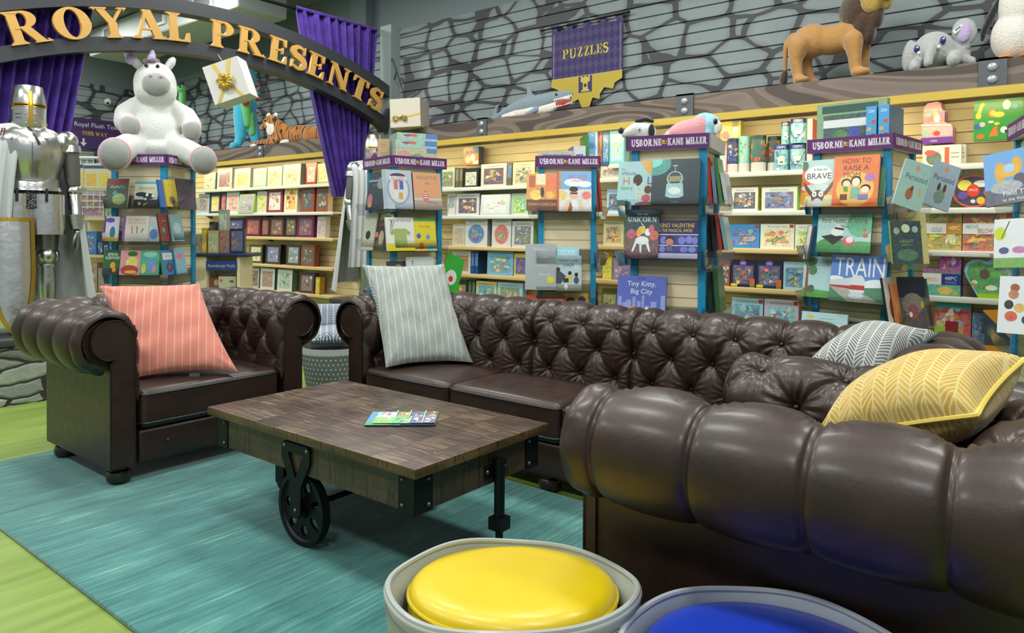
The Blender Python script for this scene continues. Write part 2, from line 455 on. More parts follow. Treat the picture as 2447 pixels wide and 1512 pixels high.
M_FLOOR = m_floor()
def m_wood(name, cols, along='y', plank=.14, top=False):
    m = Mat(name, .42, coat=.1); v = m.coord(); x, y, z = m.xyz(v)
    if top:
        pid = (x/plank).fl(); saw = m.noise(m.comb(x*5.0+pid*7.3, y*95, pid), 1, 3, .7); g = m.noise(m.comb(x*70, y*4+pid*3, 1.0), 1, 4, .6)
        big = m.noise(m.comb(x*3+pid*2.7, y*5, pid), 1, 3)
        seam = (x/plank).fr(); seam = (seam < .022)
        f = saw*.58+g*.08+big*.46
        c = m.ramp(f, cols); chip = m.noise(m.comb(x*40, y*14, 5.0), 1, 4, .7)
        near = ((x/plank).fr() < .06)
        c = m.mix((chip > .70)*.25, c, '#a98f74'); c = m.mix(seam*.85, c, '#1a120e')
        c = m.mix(near*(m.noise(m.comb(x*3, y*22, 9.0), 1, 3) > .70)*.8, c, '#c9b187')
        m.set('Base Color', c); m.bump(saw*.8+g*.4-seam*1.5, .55, .003)
        m.set('Roughness', saw*.3+.28)
    else:
        q = x+y
        cut = m.noise(m.comb(q*62, z*5, 0), 1, 4, .75); g = m.noise(m.comb(q*6, z*40, 1.0), 1, 3); big = m.noise(m.comb(q*4, z*6, 4.0), 1, 3)
        f = g*.35+big*.65; c = m.ramp(f, cols)
        c = m.mix((cut > .575)*.85, c, '#17110b'); m.set('Base Color', c); m.bump(cut*-1.0, .4, .004)
    return m
M_TOP = m_wood('table_top_wood', [(.41, '#1e130d'), (.52, '#37281e'), (.61, '#514031'), (.73, '#84735f')], top=True, plank=.135)
M_SKIRT = m_wood('table_skirt_wood', [(.35, '#2a1f12'), (.52, '#40321e'), (.7, '#56452b')])
M_EDGE = m_wood('table_edge_wood', [(.35, '#382a17'), (.52, '#544123'), (.7, '#6f5c38')])
M_IRON = Mat('black_iron', .45, metal=.7, base='#1d2021'); M_IRON.bump(M_IRON.noise(M_IRON.coord(), 160, 3), .15, .001)
M_BOLT = flat('bolt_steel', '#6d6d6a', .35, metal=.9)
def m_rock():
    m = Mat('stone_print', .55); v = m.coord(); x, y, z = m.xyz(v)
    q = m.comb((x+y)*.80, z*1.25, 0.0); d = m.noise(q, 2.2, 2, color=True)
    mx = m.new('Mix', data_type='VECTOR'); mx.inputs[0].default_value = .12; m.link(q, mx.inputs[4]); m.link(d, mx.inputs[5]); qv = S(m.g, mx.outputs[1])
    e = m.vor(qv, 3.5, 'DISTANCE_TO_EDGE', 'Distance', .8); c1 = m.vor(qv, 3.5, 'F1', 'Distance', .8)
    f = e-(c1-.30).mx(0)*.14
    ms = m.ramp(f, [(.0, '#000000'), (.020, '#000000'), (.029, '#ffffff')])
    n = m.noise(v, 3.0, 3); st = m.mix(n, '#748083', '#939f9f'); st = m.mix((.16-f).mx(0)*3.2, st, '#5f6a6c'); c = m.mix(ms, '#3d3e43', st)
    m.set('Base Color', c); return m
M_ROCK = m_rock()
def m_beamwood():
    m = Mat('painted_beam', .6); v = m.coord(); x, y, z = m.xyz(v)
    n = m.noise(m.comb((x+y)*.75, z*3.0, 0), 1.0, 0, .5, .6); w = (n*5.0).fr(); w2 = ((w-.5).ab()*2)
    c = m.ramp(w2, [(0, '#4f453f'), (.40, '#4f453f'), (.44, '#73665b'), (.80, '#80736a'), (.84, '#685b50')])
    m.set('Base Color', c); return m
M_BEAM = m_beamwood()
def m_maple(name, c0, c1):
    m = Mat(name, .45); v = m.coord(); x, y, z = m.xyz(v)
    g = m.noise(m.comb((x+y)*2.0, (x-y)*1.0, z*60), 1, 3); m.set('Base Color', m.mix(g, c0, c1)); return m
M_MAPLE = m_maple('maple_slat', '#dcc99c', '#eadcb4')
M_YEL = m_maple('yellow_lip', '#c9a93f', '#d8bc55')
M_PANEL = m_maple('tower_maple', '#dfceaa', '#ecdfc2')
M_EDGEW = flat('shelf_edge_maple', '#d9c08c', .45)
M_SHELFW = flat('shelf_white', '#d6dad6', .4)
M_WALL = flat('grey_wall', '#7b878c', .8)
M_CEIL = flat('ceiling_grey', '#83898a', .85)
M_WHITE = flat('white_enamel', '#d5d9d8', .4)
M_BLUEP = flat('blue_post', '#1a86b4', .4)
M_PURP = flat('purple_header', '#5a2468', .4)
M_NAVY = flat('navy_trim', '#1d2c50', .4)
def m_velvet():
    m = Mat('purple_velvet', .75, sheen=1.0); v = m.coord(); n = m.noise(v, 9, 5, .7)
    m.set('Base Color', m.ramp(n, [(.3, '#2b1560'), (.55, '#43258a'), (.75, '#5a39a6')])); m.set('Sheen Tint', (*lin('#a58be8'), 1))
    m.bump(m.noise(v, 60, 3), .3, .004); return m
M_VELVET = m_velvet()
M_ARCH = Mat('arch_charcoal', .5, base='#2f3237')
M_GOLD = Mat('gold_letter', .42, metal=.15, base='#c79a50')
M_STEEL = Mat('armour_steel', .27, metal=1.0, base='#cfd0ce'); M_STEEL.bump(M_STEEL.noise(M_STEEL.coord(), 9, 3), .25, .02)
M_STEEL_DK = Mat('armour_dark_steel', .35, metal=.9, base='#8a8987')  # darker, slightly rougher steel for thighs, upper arms, hands and seams
M_BRASS = Mat('brass', .25, metal=1.0, base='#d3aa49')
def m_mail():
    m = Mat('chain_mail', .45, metal=.8); v = m.coord(); a = m.vor(v, 95, 'F1'); m.set('Base Color', m.ramp(a, [(.1, '#9a9a98'), (.5, '#2a2a2a')])); m.bump(a, .8, .004); return m
M_MAIL = m_mail()
M_CAPE = Mat('grey_cape', .85, sheen=.4, base='#b4b8ba')
def m_stone_plinth():
    m = Mat('stacked_stone', .8); v = m.coord(); x, y, z = m.xyz(v); q = m.comb((x+y)*4.2+m.noise(v, 3, 2)*.8, z*13+m.noise(v, 4, 2)*1.3, (x-y)*1.0)
    e = m.vor(q, 1.0, 'DISTANCE_TO_EDGE', 'Distance', .8); cc = m.vor(q, 1.0, 'F1', 'Color', .8)
    bw = m.new('RGBToBW'); m.link(cc, bw.inputs[0]); st = m.ramp(S(m.g, bw.outputs[0]), [(.2, '#8f958d'), (.5, '#b9bfb6'), (.8, '#6d6f6b')])
    st = m.mix(m.noise(v, 30, 4), st, '#cfd4cb', 'MULTIPLY')
    c = m.mix((e < .07), st, '#2c2b29'); m.set('Base Color', c); m.bump(e.mn(.2)*4.0+m.noise(v, 40, 4)*.4, .9, .015); return m
M_PLINTH = m_stone_plinth()
M_SLAB = flat('dark_slab', '#3b3d3e', .5)
def m_fur(name, c0, c1=None, sc=60, st=.8):
    m = Mat(name, .95, sheen=.8); v = m.coord(); n = m.noise(v, sc, 4, .7)
    m.set('Base Color', m.mix(n, c0, c1 or c0)); m.bump(n, st, .012); return m
M_FURW = m_fur('white_fur', '#c9cdc9', '#e6e8e4'); M_FURG = m_fur('grey_fur', '#8f9390', '#a5a8a5', 90)
M_FURPK = m_fur('pink_fur', '#c9a0a8', '#dfbcc2', 90); M_LILAC = m_fur('lilac_satin', '#b9a2d0', '#cbb7dd')
M_TAN = m_fur('lion_fur', '#a87a42', '#c0925a', 30, .5); M_MANE = m_fur('dark_mane', '#38271d', '#5a4232', 45, 1)
M_MANE2 = m_fur('golden_mane', '#a98a3a', '#c5a552', 50, 1); M_CREAMF = m_fur('cream_fur', '#dcd8cd', '#efece4')
M_ELE = m_fur('elephant_fur', '#a9adab', '#c8cbc8', 70, 1.0); M_SHARK = m_fur('shark_plush', '#73858f', '#8799a2', 60, .4)
M_DINOB = m_fur('dino_blue', '#2aa0c8', '#55c3dd', 30, .4); M_DINOG = m_fur('dino_green', '#4fa860', '#7fcf7a', 30, .4)
M_REDF = m_fur('red_felt', '#a52a2a', '#b83a34'); M_BLACKF = m_fur('black_plush', '#15171a', '#23262a'); M_PINK = m_fur('pink_plush', '#d88f97', '#e6a6ab')
M_AQUA = m_fur('aqua_plush', '#84bccb', '#9fd0da'); M_EYE = flat('plush_eye', '#0d0d14', .1); M_EYEB = flat('blue_eye', '#2b2f78', .1)
def m_tiger():
    m = Mat('tiger_fur', .95, sheen=.6); v = m.coord(); x, y, z = m.xyz(v)
    n = m.noise(v, 6, 2); w = ((x*13+n*3.0)).fr(); f = ((w < .32)*(m.noise(v, 9, 2) > .44))
    c = m.mix(f, '#b3712c', '#2c1c12'); m.set('Base Color', c); m.bump(m.noise(v, 60, 3), .6, .01); return m
M_TIGER = m_tiger()
def herring(name, bg, ln, w=.05, p=.019, k=.9, th=.3, fade=False, dark=None, rot=0, bgv=.2):
    m = Mat(name, .9, sheen=.3); v = m.coord('Object', (1, 1, 1), (0, 0, rot)); x, y, z = m.xyz(v)
    u = x/w+20; ci = u.fl(); fx = u.fr(); par = ((ci*.5).fr() > .25)*2-1
    wob = m.noise(m.comb(x*25, y*25, 0), 1, 2)*.5
    vv = y/p+par*(fx-.5)*(w/p)*k+wob; sid = vv.fl(); line = (vv.fr() < th); edge = ((fx < .07)+(fx > .93)).mn(1.0)
    hsh = ((sid*12.9898+ci*78.233).sin()*43758.5).fr()
    bgc = m.mix(hsh*bgv*3, bg, dark or bg)
    bgc = m.mix(m.noise(v, 14, 3)*.35, bgc, ln)
    wt = (line+edge*.8).mn(1.0)
    c = m.mix(wt, bgc, ln); m.set('Base Color', c)
    m.bump(m.noise(v, 350, 2)+wt*.5, .3, .0015); return m
M_CORAL = herring('coral_herringbone', '#b4513f', '#d59f8e', .037, .0150, 1.9, .3, dark='#b85442', bgv=.3)
M_GREYH = herring('grey_herringbone', '#747f7d', '#b9beb7', .036, .0155, 1.9, .33, dark='#5c6766', bgv=.35)
M_CHARH = herring('charcoal_herringbone', '#3f484b', '#c0c3be', .031, .0125, .95, .36, bgv=.1)
M_YELH = herring('yellow_herringbone', '#ac8112', '#c9bc82', .030, .0125, .95, .30, dark='#b89b48', bgv=.3)
M_NAVYH = herring('navy_herringbone', '#2c3f5c', '#b9c2c8', .045, .018, .8, .3)
M_PIPEY = flat('yellow_piping', '#dcc05a', .8)
def m_dots():
    m = Mat('dotted_fabric', .9); v = m.coord(); x, y, z = m.xyz(v); a = y.at2(x)*6.2
    r = z/.034; o = ((r.fl()*.5).fr() > .25)*.5; dx = (a*1.1+o).fr()-.5; dy = r.fr()-.5
    d = (dx*dx+dy*dy) < .028; m.set('Base Color', m.mix(d, '#5f666b', '#c3c7c8')); m.bump(m.noise(v, 300, 2), .2, .002); return m
M_DOTS = m_dots()
M_DOTBAND = flat('basket_band', '#a7abac', .8)
def m_vinyl(name, c, rough, c2=None):
    m = Mat(name, rough, coat=.1); v = m.coord(); m.set('Base Color', m.mix(m.noise(v, 6, 3), c, c2 or c)); m.bump(m.noise(v, 5, 4)*2.0+m.noise(v, 300, 2)*.1, .25, .01); return m
M_BINW = m_vinyl('bin_grey_vinyl', '#8e9590', .55, '#a2a9a3'); M_BINB = m_vinyl('bin_bluegrey_canvas', '#8a929b', .7, '#a4abb2')
M_YVINYL = m_vinyl('yellow_vinyl', '#c9ae08', .38, '#d3b90e'); M_BVINYL = m_vinyl('blue_vinyl', '#1733a8', .3, '#2142b8')
def m_acrylic():
    m = bpy.data.materials.new('clear_acrylic'); m.use_nodes = True; g = m.node_tree; g.nodes.clear()
    o = g.nodes.new('ShaderNodeOutputMaterial'); mx = g.nodes.new('ShaderNodeMixShader'); t = g.nodes.new('ShaderNodeBsdfTransparent'); gl = g.nodes.new('ShaderNodeBsdfGlossy')
    t.inputs[0].default_value = (.86, .88, .9, 1); gl.inputs['Roughness'].default_value = .12; lw = g.nodes.new('ShaderNodeFresnel'); lw.inputs[0].default_value = 1.6
    g.links.new(lw.outputs[0], mx.inputs[0]); g.links.new(t.outputs[0], mx.inputs[1]); g.links.new(gl.outputs[0], mx.inputs[2]); g.links.new(mx.outputs[0], o.inputs[0]); return m
M_ACRYL = m_acrylic()
def m_banner():
    m = Mat('banner_diamonds', .7); c, a = m.attr(); v = m.coord(); x, y, z = m.xyz(v)
    q = ((x*7+z*4.8).fr() > .5)*((x*7-z*4.8).fr() > .5)+((x*7+z*4.8).fr() < .5)*((x*7-z*4.8).fr() < .5)
    d = m.mix(q*.12*a, c, '#8f8f9f'); m.set('Base Color', d); return m
M_BANNER = m_banner()
def emat(name, c, s):
    m = Mat(name, .5, base=c); m.set('Emission Color', (*lin(c), 1)); m.set('Emission Strength', s); return m
M_LAMP = emat('lamp_diffuser', '#f4fbff', 3.0); M_TUBE = emat('warm_tube', '#fff0c0', 6.0)
# ================================================================ room shell
WY, BEAM_Y, WX = 6.2, 5.6, -13.7
mb = MB(); mb.box(WX-.1, 3.0, -4.0, WY+.1, -.1, 0); floor = structure(mb, 'floor', M_FLOOR)
mb = MB(); mb.box(WX-.1, 3.0, -4.0, WY+.1, CEIL, CEIL+.1); structure(mb, 'ceiling', M_CEIL)
mb = MB(); mb.box(WX-.1, 3.0, WY, WY+.15, 0, CEIL); structure(mb, 'wall_back', M_WALL)
mb = MB(); mb.box(WX-.15, WX, -4.0, WY, 0, CEIL); structure(mb, 'wall_left', M_WALL)
mb = MB(); x0 = ony(838, 30, WY-.15)[0]; x1 = ony(874, 30, WY-.15)[0]; mb.box(x0, x1, WY-.15, WY, 3.66, CEIL); structure(mb, 'trim_1', flat('pilaster_grey', '#6d7880', .8))
# stone printed slatwall above the beam, maple slatwall beneath
mb = MB(); z = 2.20
while z < 3.60:
    mb.box(WX, 3.0, WY-.03, WY, z, z+.098); mb.box(WX, 3.0, WY-.012, WY, z+.098, z+.111); z += .111
structure(mb, 'trim_2', M_ROCK, label='stone-print slatwall panel above the beam on the back wall')
mb = MB(); z = 2.00
while z < 3.60:
    mb.box(WX, WX+.03, -2.0, WY-.03, z, z+.098); mb.box(WX, WX+.012, -2.0, WY-.03, z+.098, z+.111); z += .111
structure(mb, 'trim_3', M_ROCK, label='stone-print slatwall panel on the far left wall')
mb = MB(); z = .05
while z < 2.16:
    mb.box(WX, 3.0, WY-.03, WY, z, z+.078); mb.box(WX, 3.0, WY-.014, WY, z+.078, z+.085); z += .085
structure(mb, 'trim_4', M_MAPLE, label='maple slatwall behind the puzzle shelves')
# the beam: a soffit painted like timber, iron brackets bolted on
beam = thing('timber_beam', 'long brown soffit beam painted with cartoon wood grain above the puzzle shelves', 'beam', (0, 0, 0))
mb = MB(); mb.box(WX, 3.0, BEAM_Y, WY-.03, 2.13, 2.30); mb.build('beam_board', M_BEAM, beam)
mb = MB(); mb.box(WX, 3.0, BEAM_Y-.015, BEAM_Y+.02, 2.075, 2.13); mb.build('light_lip', M_YEL, beam, label='yellow wooden lip under the beam')
for xa, xb in ((-4.93, -4.80), (-2.725, -2.575), (-.60, -.445), (-8.9, -8.77)):
    mb = MB(); mb.box(xa, xb, BEAM_Y-.014, BEAM_Y, 2.125, 2.315); mb.box(xa, xb, BEAM_Y-.014, BEAM_Y+.12, 2.30, 2.315)
    br = mb.build('bracket', flat('bracket_grey', '#565b60', .5), beam)
    for zz in (2.175, 2.255):
        mb = MB(); mb.ball(((xa+xb)/2, BEAM_Y-.016, zz), (.03, .016, .028), 14, 8); mb.build('bolt', M_BOLT if False else flat('rivet', '#aeb4b8', .35, metal=.4), br)
# ceiling lamps
def ceiling_lamp(x, y, i):
    t = thing('ceiling_light', 'white ceiling light panel, %s row, %s of its three' % (('far left wall', 'archway', 'armchair', 'table', 'rightmost')[i//3], ('nearest the camera', 'middle', 'nearest the stone wall')[i % 3]), 'ceiling light', (x, y, CEIL-.06), 0, None)
    mb = MB(); mb.box(-.62, .62, -.32, .32, 0, .06); mb.build('housing', M_WHITE, t)
    mb = MB(); mb.box(-.58, .58, -.28, .28, -.006, 0); mb.build('diffuser', M_LAMP, t)
    l = bpy.data.lights.new('lamp_light', 'AREA'); l.shape = 'RECTANGLE'; l.size = 1.16; l.size_y = .56; l.energy = LAMP_W; l.color = (1, .99, .95)
    o = bpy.data.objects.new('lamp_light', l); COL.objects.link(o); o.parent = t; o.location = (0, 0, -.02)
for i, (x, y) in enumerate(LAMPS): ceiling_lamp(x, y, i)
# fluorescent battens hidden behind the yellow lip
for i, xc in enumerate((-12.0, -9.4, -6.8, -4.2, -1.6, 1.0)):
    t = thing('fluorescent_batten', ['fluorescent batten behind the beam lip in the far left corner', 'fluorescent batten behind the beam lip over the game shelves', 'fluorescent batten behind the beam lip near the grey pole', 'fluorescent batten behind the beam lip over the star puzzles', 'fluorescent batten behind the beam lip over the round tins', 'fluorescent batten behind the beam lip at the right end'][i], 'light', (xc, BEAM_Y+.055, 2.11))
    mb = MB(); mb.box(-1.2, 1.2, -.025, .025, .005, .02); mb.build('housing', M_WHITE, t)
    mb = MB(); mb.T = Tm(ry=R(90)); mb.cyl(.013, -1.18, 1.18, 10); mb.T = Matrix(); mb.build('tube', M_TUBE, t, loc=(0, 0, -.012))
    l = bpy.data.lights.new('batten_light', 'AREA'); l.shape = 'RECTANGLE'; l.size = 2.4; l.size_y = .05; l.energy = VALANCE_W; l.color = (1, .86, .5)
    o = bpy.data.objects.new('batten_light', l); COL.objects.link(o); o.parent = t; o.location = (0, 0, -.012); o.rotation_euler = (R(35), 0, 0)
# HVAC duct high at left, security camera, tie rods
t = thing('air_duct', 'boxy white air duct with square grilles hanging high under the ceiling at the top left', 'duct', (-10.3, 5.2, 3.86))
mb = MB(); mb.rbox(0, 0, .21, 4.3, .7, .42, .03, 2); mb.build('duct_box', flat('duct_white', '#bfc6c6', .5), t)
for dx in (-1.35, .1, 1.35):
    mb = MB(); mb.box(dx-.25, dx+.25, -.375, -.345, .1, .36); f = mb.build('grille_frame', M_WHITE, t)
    mb = MB(); mb.box(dx-.19, dx+.19, -.38, -.372, .14, .32); mb.build('grille', flat('grille_dark', '#6b7273', .6), f)
p = onx(258, 243, WX+.12); t = thing('security_camera', 'small white dome security camera on the far stone wall', 'camera', p)
mb = MB(); mb.ball((0, 0, 0), .062, 16, 10); mb.build('dome', M_WHITE, t)
mb = MB(); mb.ball((.046, -.025, -.03), .022, 12, 8); mb.build('lens', M_EYE, t)
mb = MB(); mb.T = Tm(ry=R(90)); mb.cyl(.03, -.13, -.02, 10); mb.T = Matrix(); mb.build('mount', M_WHITE, t)
# rug
RUG = (-4.27, -.35, .97, 2.66)
mb = MB(); mb.rbox((RUG[0]+RUG[1])/2, (RUG[2]+RUG[3])/2, .008, RUG[1]-RUG[0], RUG[3]-RUG[2], .016, .006, 2)
solo(mb, 'area_rug', M_RUG, 'teal wool area rug with pale streaks under the trolley table', 'rug')
# ================================================================ tufted leather
def bits(parent, name, mat, pts, r, group=None):
    first = None
    for p in pts:
        if first is None:
            mb = MB(); mb.ball((0, 0, 0), r, 10, 6); first = o = mb.build(name, mat, parent)
        else: o = first.copy(); COL.objects.link(o); o.parent = parent
        o.location = p
def smooth_noise(U, V, seed, amp):
    rs = np.random.RandomState(seed); o = np.zeros_like(U)
    for k in range(10):
        fu, fv = rs.uniform(-14, 14), rs.uniform(-14, 14); o += np.sin(U*fu+V*fv+rs.uniform(0, 6.3))/10
    return o*amp
def roll_surface(L, Rr=.13, cz=.66, zb=.36, p=.2, q=.13, z1=.46, rows=4, a_end=-82, du=.009, seed=1, A1=.017, A2=.034, A3=.02, u_off=0.0, endround=(1, 1), seams=(), lean=0.0, over=.0):
    """inner face at y=0 (normal -y), rolling over the top to +y. u runs along +x from 0 to L."""
    la = R(180-a_end)*Rr; Lst = cz-zb; Ltot = Lst+la
    nu, ns = max(8, int(L/du)), max(8, int(Ltot/du))
    ue = .06*(1-np.cos(np.linspace(0, math.pi/2, 9)))
    ul = np.unique(np.round(np.concatenate([ue, L-ue, np.linspace(.06, L-.06, nu)]), 5))
    U, Sg = np.meshgrid(ul, np.linspace(0, Ltot, ns), indexing='ij')
    th = np.clip((Sg-Lst)/Rr, 0, None); st = Sg < Lst
    Y = np.where(st, -lean*(Lst-Sg), Rr-Rr*np.cos(th)); Z = np.where(st, zb+Sg, cz+Rr*np.sin(th))
    Ny = np.where(st, -1, -np.cos(th)); Nz = np.where(st, 0, np.sin(th))
    s0 = z1-zb; sT = s0+(rows-1)*q
    Sc = np.clip(Sg, s0, sT); uu = U-u_off
    al = uu/p+(Sc-s0)/(2*q); be = uu/p-(Sc-s0)/(2*q)
    sa, sb = np.abs(np.sin(math.pi*al)), np.abs(np.sin(math.pi*be))
    pil = (sa*sb)**.42
    # broken pleats: soften the valley midway between buttons
    h = A1*(.75*(sa*sb)**.24+.6*(sa*sb)**.65)
    above = np.clip((Sg-sT)/(q*.8), 0, 1)
    g = np.abs(np.sin(math.pi*(uu/p-(rows-1)/2.0)))
    h = np.where(Sg > sT, h*(1-above)+above*(A3*g**.42+A3*.3*g-.010*np.exp(-np.arcsin(np.clip(g, 0, 1))/math.pi*p/.006)), h)
    h += smooth_noise(U*1.0, Sg*1.0, seed, .0035)
    bpos = []
    for j in range(rows):
        i0 = int(math.floor(-u_off/p))-1
        for i in range(i0, i0+int(L/p)+4):
            bu = u_off+p*(i+.5*(j % 2)); bs = s0+j*q
            if not (.05 < bu < L-.05): continue
            du_, ds_ = U-bu, Sg-bs; r = np.sqrt(du_**2+ds_**2); an = np.arctan2(ds_, du_)
            m = r < .12
            h = np.where(m, h-A2*np.exp(-(r/.028))+.0045*np.cos(11*an+i+j+np.sin(3*an+i))*np.exp(-((r-.035)/.022)**2)+.0028*np.cos(17*an+2*i+2*np.sin(2*an+j))*np.exp(-((r-.06)/.03)**2), h)
            bpos.append((bu, bs))
    for sx in seams: h -= .045*np.exp(-np.abs(U-sx)/.008)+.012*np.exp(-((U-sx)/.03)**2)
    for k, d in ((0, U), (1, L-U)):
        if endround[k]:
            w = .06; t = np.clip(1-d/w, 0, 1); h -= .040*(1-np.sqrt(np.maximum(1-t**2, 0))); h += np.where(Sg > Lst, .003*np.cos(th*9+seed)*np.exp(-((d-.03)/.022)**2), 0)
    inner = np.clip((Sg)/.05, 0, 1); h = h*inner+(1-inner)*(-.004)
    Pn = np.stack([U, Y+Ny*h, Z+Nz*h], -1)
    def at(bu, bs, lift=0):
        if bs < Lst: return (bu, -lean*(Lst-bs)+(.006+A2*.4-lift), zb+bs)
        t = (bs-Lst)/Rr; rr = Rr-(.006+A2*.4)+lift; return (bu, Rr-rr*math.cos(t), cz+rr*math.sin(t))
    return Pn, [at(*b) for b in bpos]
def facing_mesh(Rr=.13, cz=.66, zb=.09, w=.115, xo=.0, t=.03):
    """scroll-shaped front board, outline in (y,z), y=0 inner side, scroll curling to +y"""
    pts = [(.018, zb), (.018, cz)]; rs_ = Rr*.72; c = (.018+rs_, cz+.004)
    for i in range(25):
        d = 180-i*280/24; a = R(d); k = rs_ if d > -20 else rs_*(1-.12*(-20-d)/80); pts.append((c[0]+k*math.cos(a), c[1]+k*math.sin(a)))
    pts += [(.122, cz-.098), (.126, cz-.13), (.126, zb)]
    return pts
def cushion(parent, x0, x1, y0, y1, z0, z1, name='seat_cushion', puff=.02, r=.035, pipe=True):
    mb = MB(); cx, cy = (x0+x1)/2, (y0+y1)/2; mb.rbox(cx, cy, (z0+z1)/2, x1-x0-.006, y1-y0-.006, z1-z0, r, 4, puff)
    o = mb.build(name, M_LEATHER, parent, sharp=180)
    if pipe:
        mb = MB()
        for z in (z1-.022, z0+.03):
            pts = []
            hx, hy, rr = (x1-x0)/2-.002, (y1-y0)/2-.002, .04
            for k, (sx, sy) in enumerate(((1, 1), (-1, 1), (-1, -1), (1, -1))):
                for i in range(6): a = R(90*k+i*18); pts.append((cx+sx*(hx-rr)+rr*math.cos(a), cy+sy*(hy-rr)+rr*math.sin(a), z))
            P2 = []
            for i in range(len(pts)):
                a, b = Vector(pts[i]), Vector(pts[(i+1) % len(pts)]); n = max(1, int((b-a).length/.06))
                for j in range(n):
                    q = a.lerp(b, j/n); u, w_ = (q.x-cx)/hx, (q.y-cy)/hy
                    q.x += math.copysign(puff*.25*max(0, 1-w_*w_), u) if abs(u) > .9 else 0; q.y += math.copysign(puff*.25*max(0, 1-u*u), w_) if abs(w_) > .9 else 0
                    P2.append(q)
            mb.tube(P2, .0045, 6, closed=True)
        mb.build('piping', M_PIPE, o)
    return o
def foot(parent, x, y):
    mb = MB(); mb.lathe([(0, 0), (.034, 0), (.05, .012), (.056, .034), (.05, .056), (.036, .066), (.036, .075), (0, .075)], 20, cx=x, cy=y); mb.build('bun_foot', M_FOOT, parent)
def leather_roll(parent, name, T, L, **k):
    Pn, bt = roll_surface(L, **k)
    mb = MB(); mb.T = T; mb.grid(Pn)
    cz, Rr = k.get('cz', .66), k.get('Rr', .13)
    # inner filling so nothing is hollow
    mb.T = T; mb.add([(0.03, .04, .1), (L-.03, .04, .1), (L-.03, .115, .1), (0.03, .115, .1), (0.03, .04, cz), (L-.03, .04, cz), (L-.03, .115, cz), (0.03, .115, cz)], [(0, 1, 5, 4), (2, 3, 7, 6), (1, 2, 6, 5), (3, 0, 4, 7)])
    for x in (.028, L-.028):
        n = 20; mb.add([(x, Rr+(Rr-.03)*math.cos(2*math.pi*i/n), cz+(Rr-.03)*math.sin(2*math.pi*i/n)) for i in range(n)], [tuple(range(n))])
    o = mb.build(name, M_LEATHER, parent, sharp=180)
    bits(o, 'tufting_button', M_LEATHER_DK, [T @ Vector(b) for b in bt], (.0095, .0095, .0095))
    return o
def arm(parent, T, L, rev=False, **k):
    """arm in local frame T: x 0..L from front (facing at x=0) to rear, y=0 inner, outward +y"""
    o = leather_roll(parent, 'arm', T, L, **k)
    mb = MB(); mb.T = T; mb.box(.012, L, .05, .118, .075, .56); o2 = mb.build('side_panel', M_LEATHER_DK if False else M_LEATHER, parent)
    pts = facing_mesh(); mb = MB()
    mb.T = T @ Matrix(((0, 0, 1, 0), (1, 0, 0, 0), (0, 1, 0, 0), (0, 0, 0, 1)))
    mb.prism(pts, -.003, .03); f = mb.build('arm_facing', M_LEATHER, parent, sharp=40, recalc=True)
    mb = MB(); mb.T = T; mb.tube([(-.003, y, z) for y, z in pts], .0036, 6); mb.build('piping', M_PIPE, f)
    return o
def armchair(loc, rz, width, depth, label, arm_kw={}, seat_z=.42, far_back=0):
    loc = (loc[0], loc[1], .015)
    """local: front faces -y; arms centres at x = +-width/2; y from 0 (front) to depth (roll centre of the back)"""
    t = thing('chesterfield_armchair', label, 'armchair', loc, rz)
    Rr = .13; iw = width/2-Rr
    Tr = frame((iw, 0, 0), (0, 1, 0), (1, 0, 0), (0, 0, 1)); Tl = frame((-iw, far_back, 0), (0, 1, 0), (-1, 0, 0), (0, 0, 1))
    arm(t, Tr, depth+.04, seed=3, **arm_kw); arm(t, Tl, depth+.04-far_back, seed=4, **arm_kw)
    leather_roll(t, 'backrest', frame((-iw-.10, depth-Rr, 0), (1, 0, 0), (0, 1, 0), (0, 0, 1)), 2*iw+.20, seed=7, **{**arm_kw, 'u_off': (2*iw+.20)/2-.1, 'endround': (1, 1)})
    cushion(t, -iw+.005, iw-.005, .0, depth-Rr+.02, .235, seat_z, puff=.022)
    mb = MB(); mb.rbox(0, .045, .155, 2*iw-.01, .06, .16, .02, 3)
    mb.box(-iw, iw, .06, depth, .08, .235)
    b = mb.build('base', M_LEATHER, t)
    mb = MB(); mb.box(-iw-.113, iw+.113, depth-.01, depth+.052, .085, .56); mb.build('rear_panel', M_LEATHER, t)
    bits(b, 'base_button', M_LEATHER_DK, [(-iw*.62, .017, .16), (iw*.62, .017, .16)], (.012, .008, .012))
    for x in (-iw-.06, iw+.06):
        for y in (.07, depth-.05): foot(t, x, y)
    return t
# left armchair faces +X:  local -y -> world +X  => rz = 90
armchair((-3.43, (1.415+2.43)/2, .0), R(90), 2.43-1.415, .73, 'brown leather tufted armchair left of the trolley table with a coral cushion on it', dict(p=.19, q=.13, rows=3, z1=.47, u_off=.075, A1=.02))
# right armchair faces -X: rz = -90
armchair((-1.0, (1.555+2.245)/2, .0), R(-90), 2.245-1.555, .93, 'brown leather tufted armchair in the right foreground holding a yellow cushion', dict(p=.24, q=.12, rows=4, z1=.44, u_off=-.028, A1=.018, A2=.036, A3=.011, du=.006), .40, far_back=.13)

